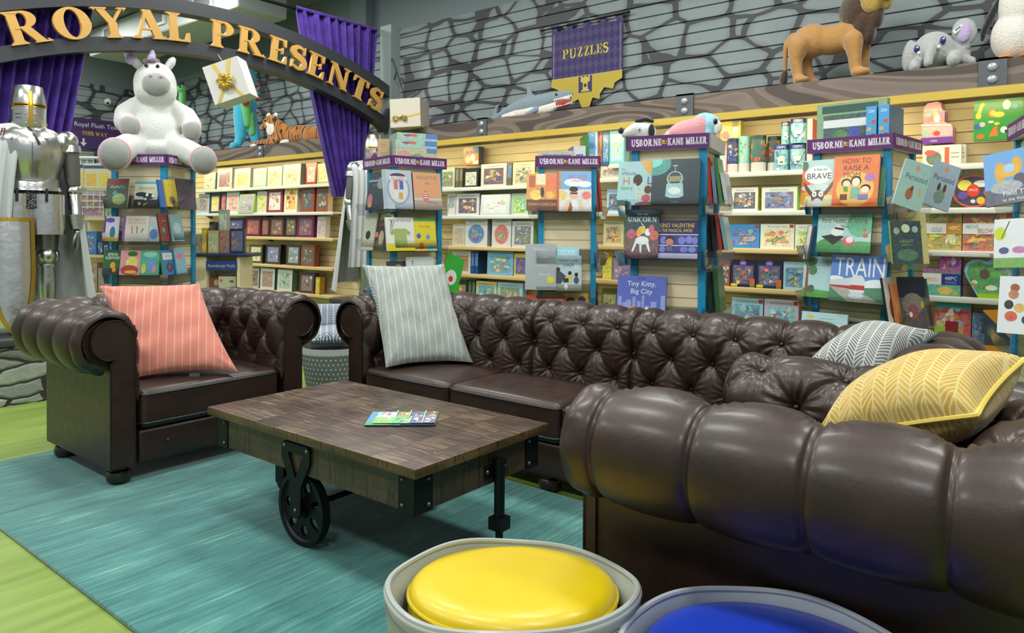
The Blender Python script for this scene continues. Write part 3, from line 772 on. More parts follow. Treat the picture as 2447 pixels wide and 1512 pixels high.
# ---- long sofa faces -Y
sofa = thing('chesterfield_sofa', 'long brown leather tufted sofa behind the trolley table, running in front of the book towers', 'sofa', (-1.85, 2.64, 0))
SX0, SX1, SD = -3.15+1.85, -.55+1.85, .59     # inner faces, depth to back roll centre
kw = dict(p=.20, q=.13, rows=3, z1=.465, A1=.021)
arm(sofa, frame((SX0, 0, 0), (0, 1, 0), (-1, 0, 0), (0, 0, 1)), SD+.04, seed=11, u_off=.08, **kw)
arm(sofa, frame((SX1, 0, 0), (0, 1, 0), (1, 0, 0), (0, 0, 1)), SD+.04, seed=12, u_off=.08, **kw)
leather_roll(sofa, 'backrest', frame((SX0-.10, SD-.13, 0), (1, 0, 0), (0, 1, 0), (0, 0, 1)), SX1-SX0+.20, seed=21, u_off=.02, seams=(-2.335+1.85-SX0+.10, -1.735+1.85-SX0+.10), **{**kw, 'A2': .040, 'du': .0062, 'A1': .023})
xs = [-3.15, -2.51, -1.83, -1.19, -.55]
for a, b in zip(xs, xs[1:]): cushion(sofa, a+1.85, b+1.85, -.01, SD-.11, .235, .42, puff=.018)
mb = MB(); mb.rbox((SX0+SX1)/2, .045, .155, SX1-SX0-.01, .06, .16, .02, 3); mb.box(SX0, SX1, .06, SD, .08, .235); b = mb.build('base', M_LEATHER, sofa)
mb = MB(); mb.box(SX0-.113, SX1+.113, SD-.01, SD+.052, .085, .56); mb.build('rear_panel', M_LEATHER, sofa)
for x in (SX0-.06, -.08, SX1+.06):
    for y in (.07, SD-.05): foot(sofa, x, y)

# ================================================================ cushions
def pillow(name, bl, br, tl, T, mat, label, pipe=None, w=None, h=None, group=None, seed=0, tag=False, shear=False):
    bl, br, tl = Vector(bl), Vector(br), Vector(tl); x = (br-bl); ww = w or x.length; x.normalize()
    y = tl-bl; sh = x.dot(y); y = y-x*sh; hh = (h or y.length) if not shear else y.length; sh = sh/hh if shear else 0; y.normalize(); z = x.cross(y)
    c = (br+bl)/2+y*hh/2+x*sh*hh/2
    M = frame(c, x, y, z)
    n = 44; g = np.linspace(-1, 1, n); U, V = np.meshgrid(g, g, indexing='ij')
    U2 = np.sign(U)*np.abs(U)**.85; V2 = np.sign(V)*np.abs(V)**.85
    X = U2*ww/2*(1-.075*(1-V2**2)*np.abs(U2)**2); Y = V2*hh/2*(1-.075*(1-U2**2)*np.abs(V2)**2); X = X+sh*Y
    t = T/2*np.maximum((1-U2**2)*(1-V2**2), 0)**.42
    wr = smooth_noise(X*3, Y*3, 31+seed, .012)*np.minimum(1, t/(T*.3))
    # corner puckers
    pk = .006*np.cos(9*np.arctan2(1.05-np.abs(V2), 1.05-np.abs(U2)))*np.exp(-((1-np.abs(U2))**2+(1-np.abs(V2))**2)/.12)*np.minimum(1, t/(T*.15))
    mb = MB(); mb.grid(np.stack([X, Y, t+wr+pk], -1)); mb.grid(np.stack([X, Y, -t+wr*.5-pk], -1)[::-1])
    o = solo(mb, name, mat, label, 'cushion', M=M, group=group, sharp=180)
    if pipe:
        pts = []
        for k in range(4):
            for i in range(n-1):
                a = [(g[i], -1), (1, g[i]), (-g[i], 1), (-1, -g[i])][k]; u, v = [math.copysign(abs(q)**.85, q) for q in a]
                yy = v*hh/2*(1-.075*(1-u*u)*v*v)*1.004; pts.append((u*ww/2*(1-.075*(1-v*v)*u*u)*1.004+sh*yy, yy, 0))
        mb = MB(); mb.tube(pts, .006, 6, closed=True); mb.build('piping', pipe, o)
    if tag:
        mb = MB(); mb.box(ww*.22, ww*.32, -hh*.53, -hh*.49, -.001, .001); mb.build('fabric_label', flat('label_dark', '#22252c', .7), o)
    return o
def on_ray_dist(px, py, P, L, far=True):
    d = Vector(ray(px, py)).normalized(); o = Vector(O3); m = (Vector(P)-o).dot(d); q = (o+d*m-Vector(P)).length
    k = math.sqrt(max(0, L*L-q*q)); return o+d*(m+(k if far else -k))
bl, br = onz(318, 903, .455), onz(568, 887, .455)
pillow('throw_pillow', bl, br, bl+((onx(215, 678, -3.95)-bl)+(onx(488, 680, -3.88)-br))/2, .17, M_CORAL, 'coral herringbone cushion leaning in the left armchair', tag=True, seed=1, shear=True)
bl, br = onz(922, 878, .44), onz(1130, 866, .44)
pillow('throw_pillow', bl, br, bl+((ony(858, 622, 2.86)-bl)+(ony(1075, 640, 3.16)-br))/2, .17, M_GREYH, 'pale grey herringbone cushion propped on the left end of the long sofa', seed=2, shear=True)
tr, brr = ony(2240, 798, 2.98), ony(2095, 905, 2.70)
dn = ony(1980, 888, 2.72)-brr
pillow('throw_pillow', brr+dn*1.6, brr, tr+dn*1.6, .17, M_CHARH, 'charcoal and white herringbone cushion leaning on the right arm of the long sofa', seed=3, pipe=flat('charcoal_piping', '#4b5558', .8), shear=True)
c1, c2 = ony(2335, 992, 1.74), ony(2450, 858, 2.02)
dn = ony(1950, 1050, 1.84)-c1
pillow('throw_pillow', c1+dn, c1, c2+dn, .2, M_YELH, 'yellow herringbone cushion with piped edge resting in the right foreground armchair', pipe=M_PIPEY, seed=4, shear=True)

# ================================================================ trolley table
TX0, TX1, TY0, TY1, TZ = -2.868, -1.630, 1.568, 2.275, .45
tb = thing('trolley_coffee_table', 'rustic dark wood factory-cart coffee table with an iron wheel on the teal rug', 'table', ((TX0+TX1)/2, (TY0+TY1)/2, .016))
def loc(x, y, z): return (x-(TX0+TX1)/2, y-(TY0+TY1)/2, z-.016)
hx, hy = (TX1-TX0)/2, (TY1-TY0)/2
mb = MB(); mb.rbox(0, 0, TZ-.016-.0165, 2*hx, 2*hy, .033, .003, 2)
o = mb.build('table_top', [M_TOP, M_EDGE], tb)
for pl in o.data.polygons: pl.material_index = 0 if abs(pl.normal.z) > .8 else 1
mb = MB(); i = .032; z0, z1 = .292-.016, .417-.016
for (a, b, c, d) in ((-hx+i, hx-i, -hy+i, -hy+i+.025), (-hx+i, hx-i, hy-i-.025, hy-i), (-hx+i, -hx+i+.025, -hy+i, hy-i), (hx-i-.025, hx-i, -hy+i, hy-i)): mb.box(a, b, c, d, z0, z1)
mb.box(-hx+.06, hx-.06, -.04, .04, z0+.03, z1)
mb.build('skirt', M_SKIRT, tb)
for sx in (-1, 1):
    for sy in (-1, 1):
        X, Y = sx*(hx-i), sy*(hy-i); mb = MB()
        mb.box(min(X+sx*.003, X-sx*.075), max(X+sx*.003, X-sx*.075), min(Y, Y+sy*.004), max(Y, Y+sy*.004), z0-.004, z1)
        mb.box(min(X, X+sx*.004), max(X, X+sx*.004), min(Y+sy*.004, Y-sy*.075), max(Y+sy*.004, Y-sy*.075), z0-.004, z1)
        pl = mb.build('corner_plate', M_IRON, tb)
        bits(pl, 'bolt', M_BOLT, [(X-sx*.055, Y+sy*.004, zz) for zz in (z0+.018, z1-.022)]+[(X+sx*.004, Y-sy*.055, zz) for zz in (z0+.018, z1-.022)], (.008, .008, .008))
WXc = -2.285; LEGY = onx(1209, 1200, -1.61)[1]-(TY0+TY1)/2
def wheel_mesh(mb, r=.137, w=.034):
    n = 48
    mb.lathe([(r-.016, -w/2), (r, -w/2), (r, w/2), (r-.016, w/2), (r-.016, -w/2)], n)
    # rim lip ring and web with holes: web as triangulated polygon with holes via strips
    ri, ro = .034, r-.014; na = 144; holes = []
    for k in range(7):
        a = 2*math.pi*k/7+.35; big = k % 2 == 0
        holes.append((a, .084, (.0195 if not big else .015), (.0195 if not big else .030)))
    nr = 34; rs = np.linspace(ri, ro, nr); keep = set()
    def solid(a, rr):
        for (ha, hr, wa, wr) in holes:
            da = (a-ha+math.pi) % (2*math.pi)-math.pi
            if (da*rr/wa)**2+((rr-hr)/wr)**2 < 1: return False
        return True
    v = []; f = []
    for z in (-.006, .006):
        for ia in range(na):
            for r_ in rs: a = 2*math.pi*ia/na; v.append((r_*math.cos(a), r_*math.sin(a), z))
    N = na*nr; K = [[solid(2*math.pi*(ia+.5)/na, (rs[j]+rs[j+1])/2) for j in range(nr-1)] for ia in range(na)]
    for ia in range(na):
        ib = (ia+1) % na
        for j in range(nr-1):
            if not K[ia][j]: continue
            q = (ia*nr+j, ib*nr+j, ib*nr+j+1, ia*nr+j+1); f += [q, tuple(N+t for t in q[::-1])]
            if not K[ib][j]: f.append((ib*nr+j, ib*nr+j+1, N+ib*nr+j+1, N+ib*nr+j))
            if not K[ia-1][j]: f.append((ia*nr+j+1, ia*nr+j, N+ia*nr+j, N+ia*nr+j+1))
            if j+1 < nr-1 and not K[ia][j+1]: f.append((ia*nr+j+1, ib*nr+j+1, N+ib*nr+j+1, N+ia*nr+j+1))
            if j > 0 and not K[ia][j-1]: f.append((ib*nr+j, ia*nr+j, N+ia*nr+j, N+ib*nr+j))
    mb.add(v, f); mb.cyl(.036, -.02, .02, 24); mb.lathe([(r-.022, -.006), (r-.016, -.014)], n); mb.lathe([(r-.022, .006), (r-.016, .014)], n)
for sy in (-1, 1):
    Yw = sy*(hy-i-.028); mb = MB(); T0 = frame((WXc-(TX0+TX1)/2, Yw, .137), (1, 0, 0), (0, 0, 1), (0, -1, 0)); mb.T = T0
    wheel_mesh(mb); wo = mb.build('wheel', M_IRON, tb, sharp=40)
    # Y shaped fork plate on the outside
    mb = MB(); mb.T = frame((WXc-(TX0+TX1)/2, sy*(hy-i+.006), 0), (1, 0, 0), (0, 0, 1), (0, -1, 0))
    zt = .372; out = [(-.086, zt), (-.074, zt+.012), (.074, zt+.012), (.086, zt), (.086, zt-.05), (.034, .232), (.030, .13), (.012, .108), (-.012, .108), (-.030, .13), (-.034, .232), (-.086, zt-.05)]
    tri = [(-.046, zt-.024), (.046, zt-.024), (0, .255)]
    # plate with triangular window: split in strips around the window
    L1 = [out[0], out[1], (0, zt+.012), (0, zt-.024), tri[0], (0, .255), (0, .108), out[8], out[9], out[10], out[11]]
    R1 = [(0, zt+.012), out[2], out[3], out[4], out[5], out[6], out[7], (0, .108), (0, .255), tri[1], (0, zt-.024)]
    for pp in (L1, R1): mb.prism([(a, b) for a, b in pp], -.004, .004)
    fk = mb.build('wheel_fork', M_IRON, tb, recalc=True)
    bits(fk, 'bolt', M_BOLT, [(WXc-(TX0+TX1)/2+dx, sy*(hy-i+.009), zz) for dx, zz in ((-.068, zt-.004), (.068, zt-.004), (0, .137))], (.009, .007, .009))
mb = MB(); mb.T = Matrix.Translation((WXc-(TX0+TX1)/2, 0, .137)) @ Matrix.Rotation(R(90), 4, 'X'); mb.cyl(.011, -(hy-.03), hy-.03, 14); mb.build('axle', M_IRON, tb)
for sx in (-1, 1):
    X = sx*(hx-i+.022); mb = MB()
    mb.cyl(.019, .12, .362, 18, cx=X); mb.box(X-.028, X+.028, -.028, .028, .112, .156); mb.cyl(.014, .02, .115, 14, cx=X)
    mb.box(X-.032, X+.032, -.03, .03, .0, .022)
    mb.box(X-sx*.022-.004, X-sx*.022+.004, -.06, .06, .30, .345)
    mb.v = [(a, b+LEGY, c) for a, b, c in mb.v]
    lg = mb.build('support_leg', M_IRON, tb)
    bits(lg, 'bolt', M_BOLT, [(X-sx*.022+sx*.005, dy+LEGY, .322) for dy in (-.047, .047)], (.007, .008, .008))
mb = MB(); mb.T = Matrix.Translation((-2.80-(TX0+TX1)/2, -.02, .062)) @ Matrix.Rotation(R(90), 4, 'X'); mb.lathe([(0, -.02), (.05, -.02), (.062, -.012), (.062, .012), (.05, .02), (0, .02)], 28); mb.build('caster_wheel', M_IRON, tb)
mb = MB(); mb.box(-2.80-(TX0+TX1)/2-.03, -2.80-(TX0+TX1)/2+.03, -.055, -.045, .05, .30); mb.box(-2.80-(TX0+TX1)/2-.03, -2.80-(TX0+TX1)/2+.03, .005, .015, .05, .30); mb.build('caster_bracket', M_IRON, tb)
# magazine
q = [onz(870, 1018, TZ+.002), onz(1040, 1018, TZ+.002), onz(880, 985, TZ+.002)]
x = (q[1]-q[0]); wm = x.length; x.normalize(); y = Vector((0, 0, 1)).cross(x); hm = .20
mg = frame(q[0]+Vector((0, 0, .0005)), x, y, (0, 0, 1))
rsm = random.Random(5); art = [('r', 0, 0, 1, 1, '#2f7a4c', .4), ('r', 0, 0, .09, 1, '#5a9cc4', .2), ('p', [(0, 0), (.4, 0), (.1, .18), (0, .2)], '#4a9a3e', .3), ('r', .5, 0, 1, .06, '#20305a')]
for (a, b, c, d, cs) in ((.1, .55, .38, .97, ['#8fb8c8', '#a83c3a', '#e0e4e0', '#5a8aa8']), (.39, .55, .58, .97, ['#3f7a34', '#c85a3a', '#a8c04a', '#7a4a2a']), (.59, .55, .80, .97, ['#2b3656', '#8a90a0', '#5a3a2a', '#c8c0b8']), (.81, .55, .99, .97, ['#241f28', '#a85a30', '#6a5040', '#d0a070']),
        (.1, .07, .62, .52, ['#6a9a58', '#a88a68', '#8ab0b8', '#4a6a3a', '#c8b8a0', '#7a8a90']), (.63, .07, .80, .52, ['#3a4a6c', '#8a98b0', '#d0c8c0', '#2a3a30']), (.81, .07, .99, .52, ['#443c58', '#a0a8c0', '#7a5a70', '#c8c8d0'])):
    art.append(('r', a, b, c, d, cs[0], .9))
    for _ in range(7): x, y = rsm.uniform(a+.04, c-.04), rsm.uniform(b+.06, d-.06); art.append(('e', x, y, rsm.uniform(.015, .035), rsm.uniform(.03, .07), rsm.choice(cs[1:]), .8))
art += [('l', .1, .535, 1, .535, .018, '#d8e0e2'), ('l', .385, .54, .385, 1, .018, '#d8e0e2'), ('l', .585, .54, .585, 1, .018, '#d8e0e2'), ('l', .805, .06, .805, 1, .018, '#d8e0e2'), ('l', .625, .06, .625, .53, .018, '#d8e0e2')]
mb = MB(); mb.color('#23406b'); mb.box(0, wm, 0, hm, 0, .0035); mb.T = Matrix(((1, 0, 0, 0), (0, 0, 1, 0), (0, -1, 0, .0036), (0, 0, 0, 1))); paint(mb, art, wm, hm)
solo(mb, 'magazine', M_PRINT, 'glossy magazine with small cartoon pictures lying on the trolley table', 'magazine', M=mg)

# ================================================================ foreground bins with round padded seats
def bin_with_stool(c, r, h, seatr, seatz, mat, smat, lbl, slbl, seed, sdx=(0, 0)):
    rs = np.random.RandomState(seed)
    n = 96; prof = [(r*.93, .0), (r*.955, .1), (r*.975, h*.5), (r, h-.02), (r+.004, h-.006), (r+.002, h), (r-.006, h+.002), (r-.012, h-.006), (r-.02, h-.05), (r*.95, h*.5), (r*.9, .02), (0, .02)]
    a = np.linspace(0, 2*math.pi, n, endpoint=False); P = np.zeros((n, len(prof), 3))
    for j, (pr, pz) in enumerate(prof):
        t = pz/h
        wob = 1+t*(.012*np.sin(2*a+seed)+.008*np.sin(3*a+1.3*seed)+.004*np.sin(7*a+seed)) if pr > 0 else 1
        P[:, j, 0] = pr*wob*np.cos(a); P[:, j, 1] = pr*wob*np.sin(a); va = math.atan2(-c[1], -c[0]); P[:, j, 2] = pz+(t**2)*(.006*np.sin(2*a+seed*2)+.003*np.sin(5*a)+.026*np.cos(a-va)*pr/r)
        P[:, j, 0] += np.where(pz > .05, .004*np.sin(pz*40+a*3), 0)
    mb = MB(); mb.grid(P, wrap=True)
    t = thing('storage_bin', lbl, 'bin', (c[0], c[1], .016))
    mb.build('bin_wall', mat, t, sharp=180)
    jj = 6; ring = [P[i, jj]+np.array([0, 0, -.0005]) for i in range(n)]; mb = MB(); mb.tube(ring, .0065, 8, closed=True); mb.build('rim_binding', mat, t)
    mb = MB(); ring = [P[i, 3]*np.array([1.004, 1.004, 1])+np.array([0, 0, -.004]) for i in range(n)]; mb.tube(ring, .0018, 4, closed=True); mb.build('rim_stitching', flat('stitch', '#6f7672', .8), t)
    s = thing('round_stool', slbl, 'stool', (c[0]+sdx[0], c[1]+sdx[1], .040)); va = math.atan2(-c[1], -c[0])
    s.rotation_euler = Matrix.Rotation(R(5), 3, (math.sin(va), -math.cos(va), 0)).to_euler()
    mb = MB(); z = seatz-.040; sr = seatr
    mb.lathe([(0, 0), (sr*.96, 0), (sr*.96, z-.09), (0, z-.09)], 48); mb.build('body', smat, s)
    mb = MB(); pr = [(0, z-.09), (sr*.96, z-.09), (sr, z-.075), (sr, z-.03), (sr*.985, z-.014), (sr*.94, z-.004)]+[(sr*k, z+.010*(1-k*k)) for k in (.88, .75, .6, .4, .2, 0)]
    mb.lathe(pr, 72); cu = mb.build('cushion_top', smat, s, sharp=180)
    mb = MB(); mb.tube([(sr*1.0*math.cos(b), sr*1.0*math.sin(b), z-.026) for b in np.linspace(0, 2*math.pi, 64, endpoint=False)], .004, 6, closed=True); mb.build('piping', smat, cu)
    return t
bin_with_stool((-.945, 1.195), .262, .438, .228, .434, M_BINW, M_YVINYL, 'round grey vinyl bin with the yellow padded disc inside, in front of the trolley table', 'bright yellow round padded stool sunk inside the left grey bin', 1, (-.020, .024))
bin_with_stool((-.425, 1.285), .272, .440, .240, .437, M_BINB, M_BVINYL, 'round blue-grey canvas bin with the blue padded disc inside, at the bottom edge', 'royal blue round padded stool sunk inside the blue-grey bin', 2, (.0, .0))

# ================================================================ dotted basket with navy cushions
bc = (onz(720, 900, .1)+onz(830, 905, .1))/2; bc = Vector((-4.37, 3.37, 0))
t = thing('laundry_basket', 'grey dotted fabric basket between the armchair and the long sofa', 'basket', (bc.x, bc.y, 0))
mb = MB(); mb.lathe([(0, .01), (.185, .01), (.19, .0), (.235, .29), (.232, .29), (.187, .02)], 48); mb.build('basket_body', M_DOTS, t)
mb = MB(); mb.lathe([(.2345, .285), (.238, .33), (.232, .33), (.229, .285), (.2345, .285)], 48); mb.build('rim_band', M_DOTS if False else M_DOTBAND, t)
for ang in (225, 45):
    mb = MB(); ca, sa = math.cos(R(ang)), math.sin(R(ang)); pts = []
    for k in range(13):
        b = R(-180*k/12); pts.append((.243*ca-sa*.075*math.cos(b), .243*sa+ca*.075*math.cos(b), .325+.13*math.sin(b)*1.0))
    mb.tube(pts, .011, 8); mb.build('handle', M_DOTBAND, t)
vd = Vector((bc.x, bc.y, 0)).normalized(); sd = Vector((-vd.y, vd.x, 0))*-1
pillow('throw_pillow', bc-sd*.19+Vector((0, 0, .385))-vd*.15, bc+sd*.19+Vector((0, 0, .395))-vd*.15, bc-sd*.19+Vector((0, 0, .42))+vd*.17, .13, M_NAVYH, 'navy herringbone cushion lying flat on top of the dotted basket', seed=6, w=.38, h=.32)
pillow('throw_pillow', bc-sd*.19+Vector((0, 0, .44))+vd*.12, bc+sd*.19+Vector((0, 0, .44))+vd*.12, bc-sd*.19+Vector((0, 0, .62))+vd*.22, .10, M_NAVYH, 'navy herringbone cushion standing behind the other in the dotted basket', seed=7, w=.38, h=.2)
# ================================================================ shelves on the back wall
SHELF_Y = 5.90
def shelf(xa, xb, z, white, lbl):
    mb = MB(); t = thing('display_shelf', lbl, 'shelf', ((xa+xb)/2, SHELF_Y, z)); h = (xb-xa)/2
    mb.rbox(0, (WY-.03-SHELF_Y)/2, -.0125, 2*h, WY-.03-SHELF_Y, .025, .004, 1); mb.build('shelf_board', M_SHELFW if white else M_EDGEW, t)
    mb = MB(); mb.rbox(0, -.006, -.018, 2*h, .014, .042, .006, 2); mb.build('shelf_edge', M_SHELFW if white else M_EDGEW, t)
    n = max(2, int(2*h/1.2)+1)
    for k in range(n):
        x = -h+.08+(2*h-.16)*k/(n-1); mb = MB(); mb.prism([(0.1, -.026), (.24, -.026), (.24, -.075), (.2, -.07)], x-.006, x+.006)
        mb.v = [(c, WY-.03-SHELF_Y-b_+(-.0), a_) if False else (c, (WY-.03-SHELF_Y)-(.24-a), b) for a, b, c in mb.v]
        mb.build('shelf_bracket', flat('bracket_metal', '#5f6466', .4, metal=.6), t)
ZL = (1.762, 1.395, 1.055, .668, .305); ZM = (1.64, 1.335, 1.0, .70, .36); ZR = (1.672, 1.353, 1.045, .722, .36); ZF = (1.665, 1.36, 1.06, .739, .398)
names = ('top', 'second', 'third', 'fourth', 'lowest')
BAYS = [('left bay beside the purple curtain', -11.2, -7.66, ZL, (1, 1, 0, 0, 0)), ('star puzzle bay', -6.1, -4.02, ZM, (1, 1, 0, 0, 0)),
        ('tin puzzle bay', -3.98, -1.52, ZR, (1, 1, 0, 0, 0)), ('far right bay', -1.50, .6, ZF, (1, 1, 1, 1, 0))]
for nm, xa, xb, zs, wh in BAYS:
    for k, z in enumerate(zs): shelf(xa, xb, z, wh[k], '%s wall shelf of the %s' % (names[k], nm))

# ================================================================ puzzle boxes standing on the shelves
def blend(a, b, t):
    a, b = a.lstrip('#'), b.lstrip('#'); return '#'+''.join('%02x' % int(int(a[i:i+2], 16)*(1-t)+int(b[i:i+2], 16)*t) for i in (0, 2, 4))
def boxart(seed, base, pal, inset=(.12, .12, .12, .22), title=None, tcol='#8aa0b0', n=9, fx=.75, band=None, badge=None, ell=False):
    rs = random.Random(seed); a = [('r', 0, 0, 1, 1, base)]
    l, b, r, t = inset
    if band: a.append(('r', 0, 0, 1, band[1], band[0])); a.append(('r', 0, 0, .09, .6, band[0]))
    if ell: a.append(('e', .5, (1-t+b)/2, .36, (1-t-b)/2, pal[0], fx))
    else: a.append(('r', l, b, 1-r, 1-t, pal[0], fx))
    W, H = 1-l-r, 1-t-b
    for i in range(int(n*2.0)):
        c = blend(pal[1+i % (len(pal)-1)], pal[0], rs.uniform(.05, .6)); cx, cy = l+W*rs.uniform(.12, .88), b+H*rs.uniform(.12, .88); rx, ry = W*rs.uniform(.03, .15), H*rs.uniform(.03, .13)
        if ell: 
            k = rs.uniform(0, .75); an = rs.uniform(0, 6.28); cx, cy = .5+.26*k*math.cos(an), (1-t+b)/2+(1-t-b)/2*.8*k*math.sin(an)
        a.append(('e', cx, cy, min(rx, cx-l, 1-r-cx), min(ry, cy-b, 1-t-cy), c, fx*.9) if rs.random() < .6 else ('p', [(cx-rx, cy-ry), (cx+rx, cy-ry*rs.uniform(0, 1)), (min(1-r, max(l, cx+rx*rs.uniform(-1, 1))), min(1-t, cy+ry))], c, fx*.8))
    if title: a.append(('t', title, .5, 1-t*.5, min(.07, t*.34), tcol, .66))
    if badge: a.append(('r', .86, .86, .98, .97, badge))
    return a
def wallbox(px, z, art, side, label, name='puzzle_box', cat='puzzle box', y=SHELF_Y+.03, thick=.07, group=None, lean=0, below=0):
    """px = (x0, x1, ytop): stands on the shelf at height z"""
    a = onplane(px[0], px[2], (0, y, 0), (0, 1, 0)); b = onplane(px[1], px[2], (0, y, 0), (0, 1, 0))
    w = b.x-a.x; h = (a.z+b.z)/2-z
    mb = MB(); mb.color(side); mb.box(-w/2+.001, w/2-.001, 0, thick, 0, h)
    paint(mb, art, w, h, x0=-w/2)
    M = Matrix.Translation((a.x+w/2, y, z+.001)) @ Matrix.Rotation(R(-lean), 4, 'X')
    return solo(mb, name, M_PRINT, label, cat, M=M, group=group, sharp=0)
WB = '#c9cdcb'
P_PURPLE = ['#3a2350', '#c7a83a', '#5f8a4a', '#d9c060', '#7a3f6e', '#e8e0c8']; P_FLOW = ['#5a7a5a', '#d58a98', '#e3c4c8', '#7f9a5a', '#6b4a70']
P_DARK = ['#33251f', '#a0703a', '#5b3d2a', '#c0a060', '#7a2b2b']; P_MAR = ['#5e2230', '#b85a3a', '#7d2f3c', '#d0915a']; P_SEA = ['#3f87a5', '#c9a14a', '#2d5f7d', '#9fd0d8', '#e0c060']
P_SPEC = ['#9aa08a', '#4a5a4a', '#d8d8c8', '#6f8a6a', '#3a3a3a']; P_GREEN = ['#6f9a5a', '#c9d08a', '#3a6a3a', '#e8d05a', '#8fb8d0']; P_MIX = ['#8a5a4a', '#d0a080', '#5a7a9a', '#c04a3a', '#e0d0b0']
P_NIGHT = ['#2c2d55', '#6a4a8a', '#c8a0c8', '#384a80']; P_RAIN = ['#5a8ac0', '#3a9a6a', '#e0d040', '#c04a6a', '#6a4aa0', '#e08a40']
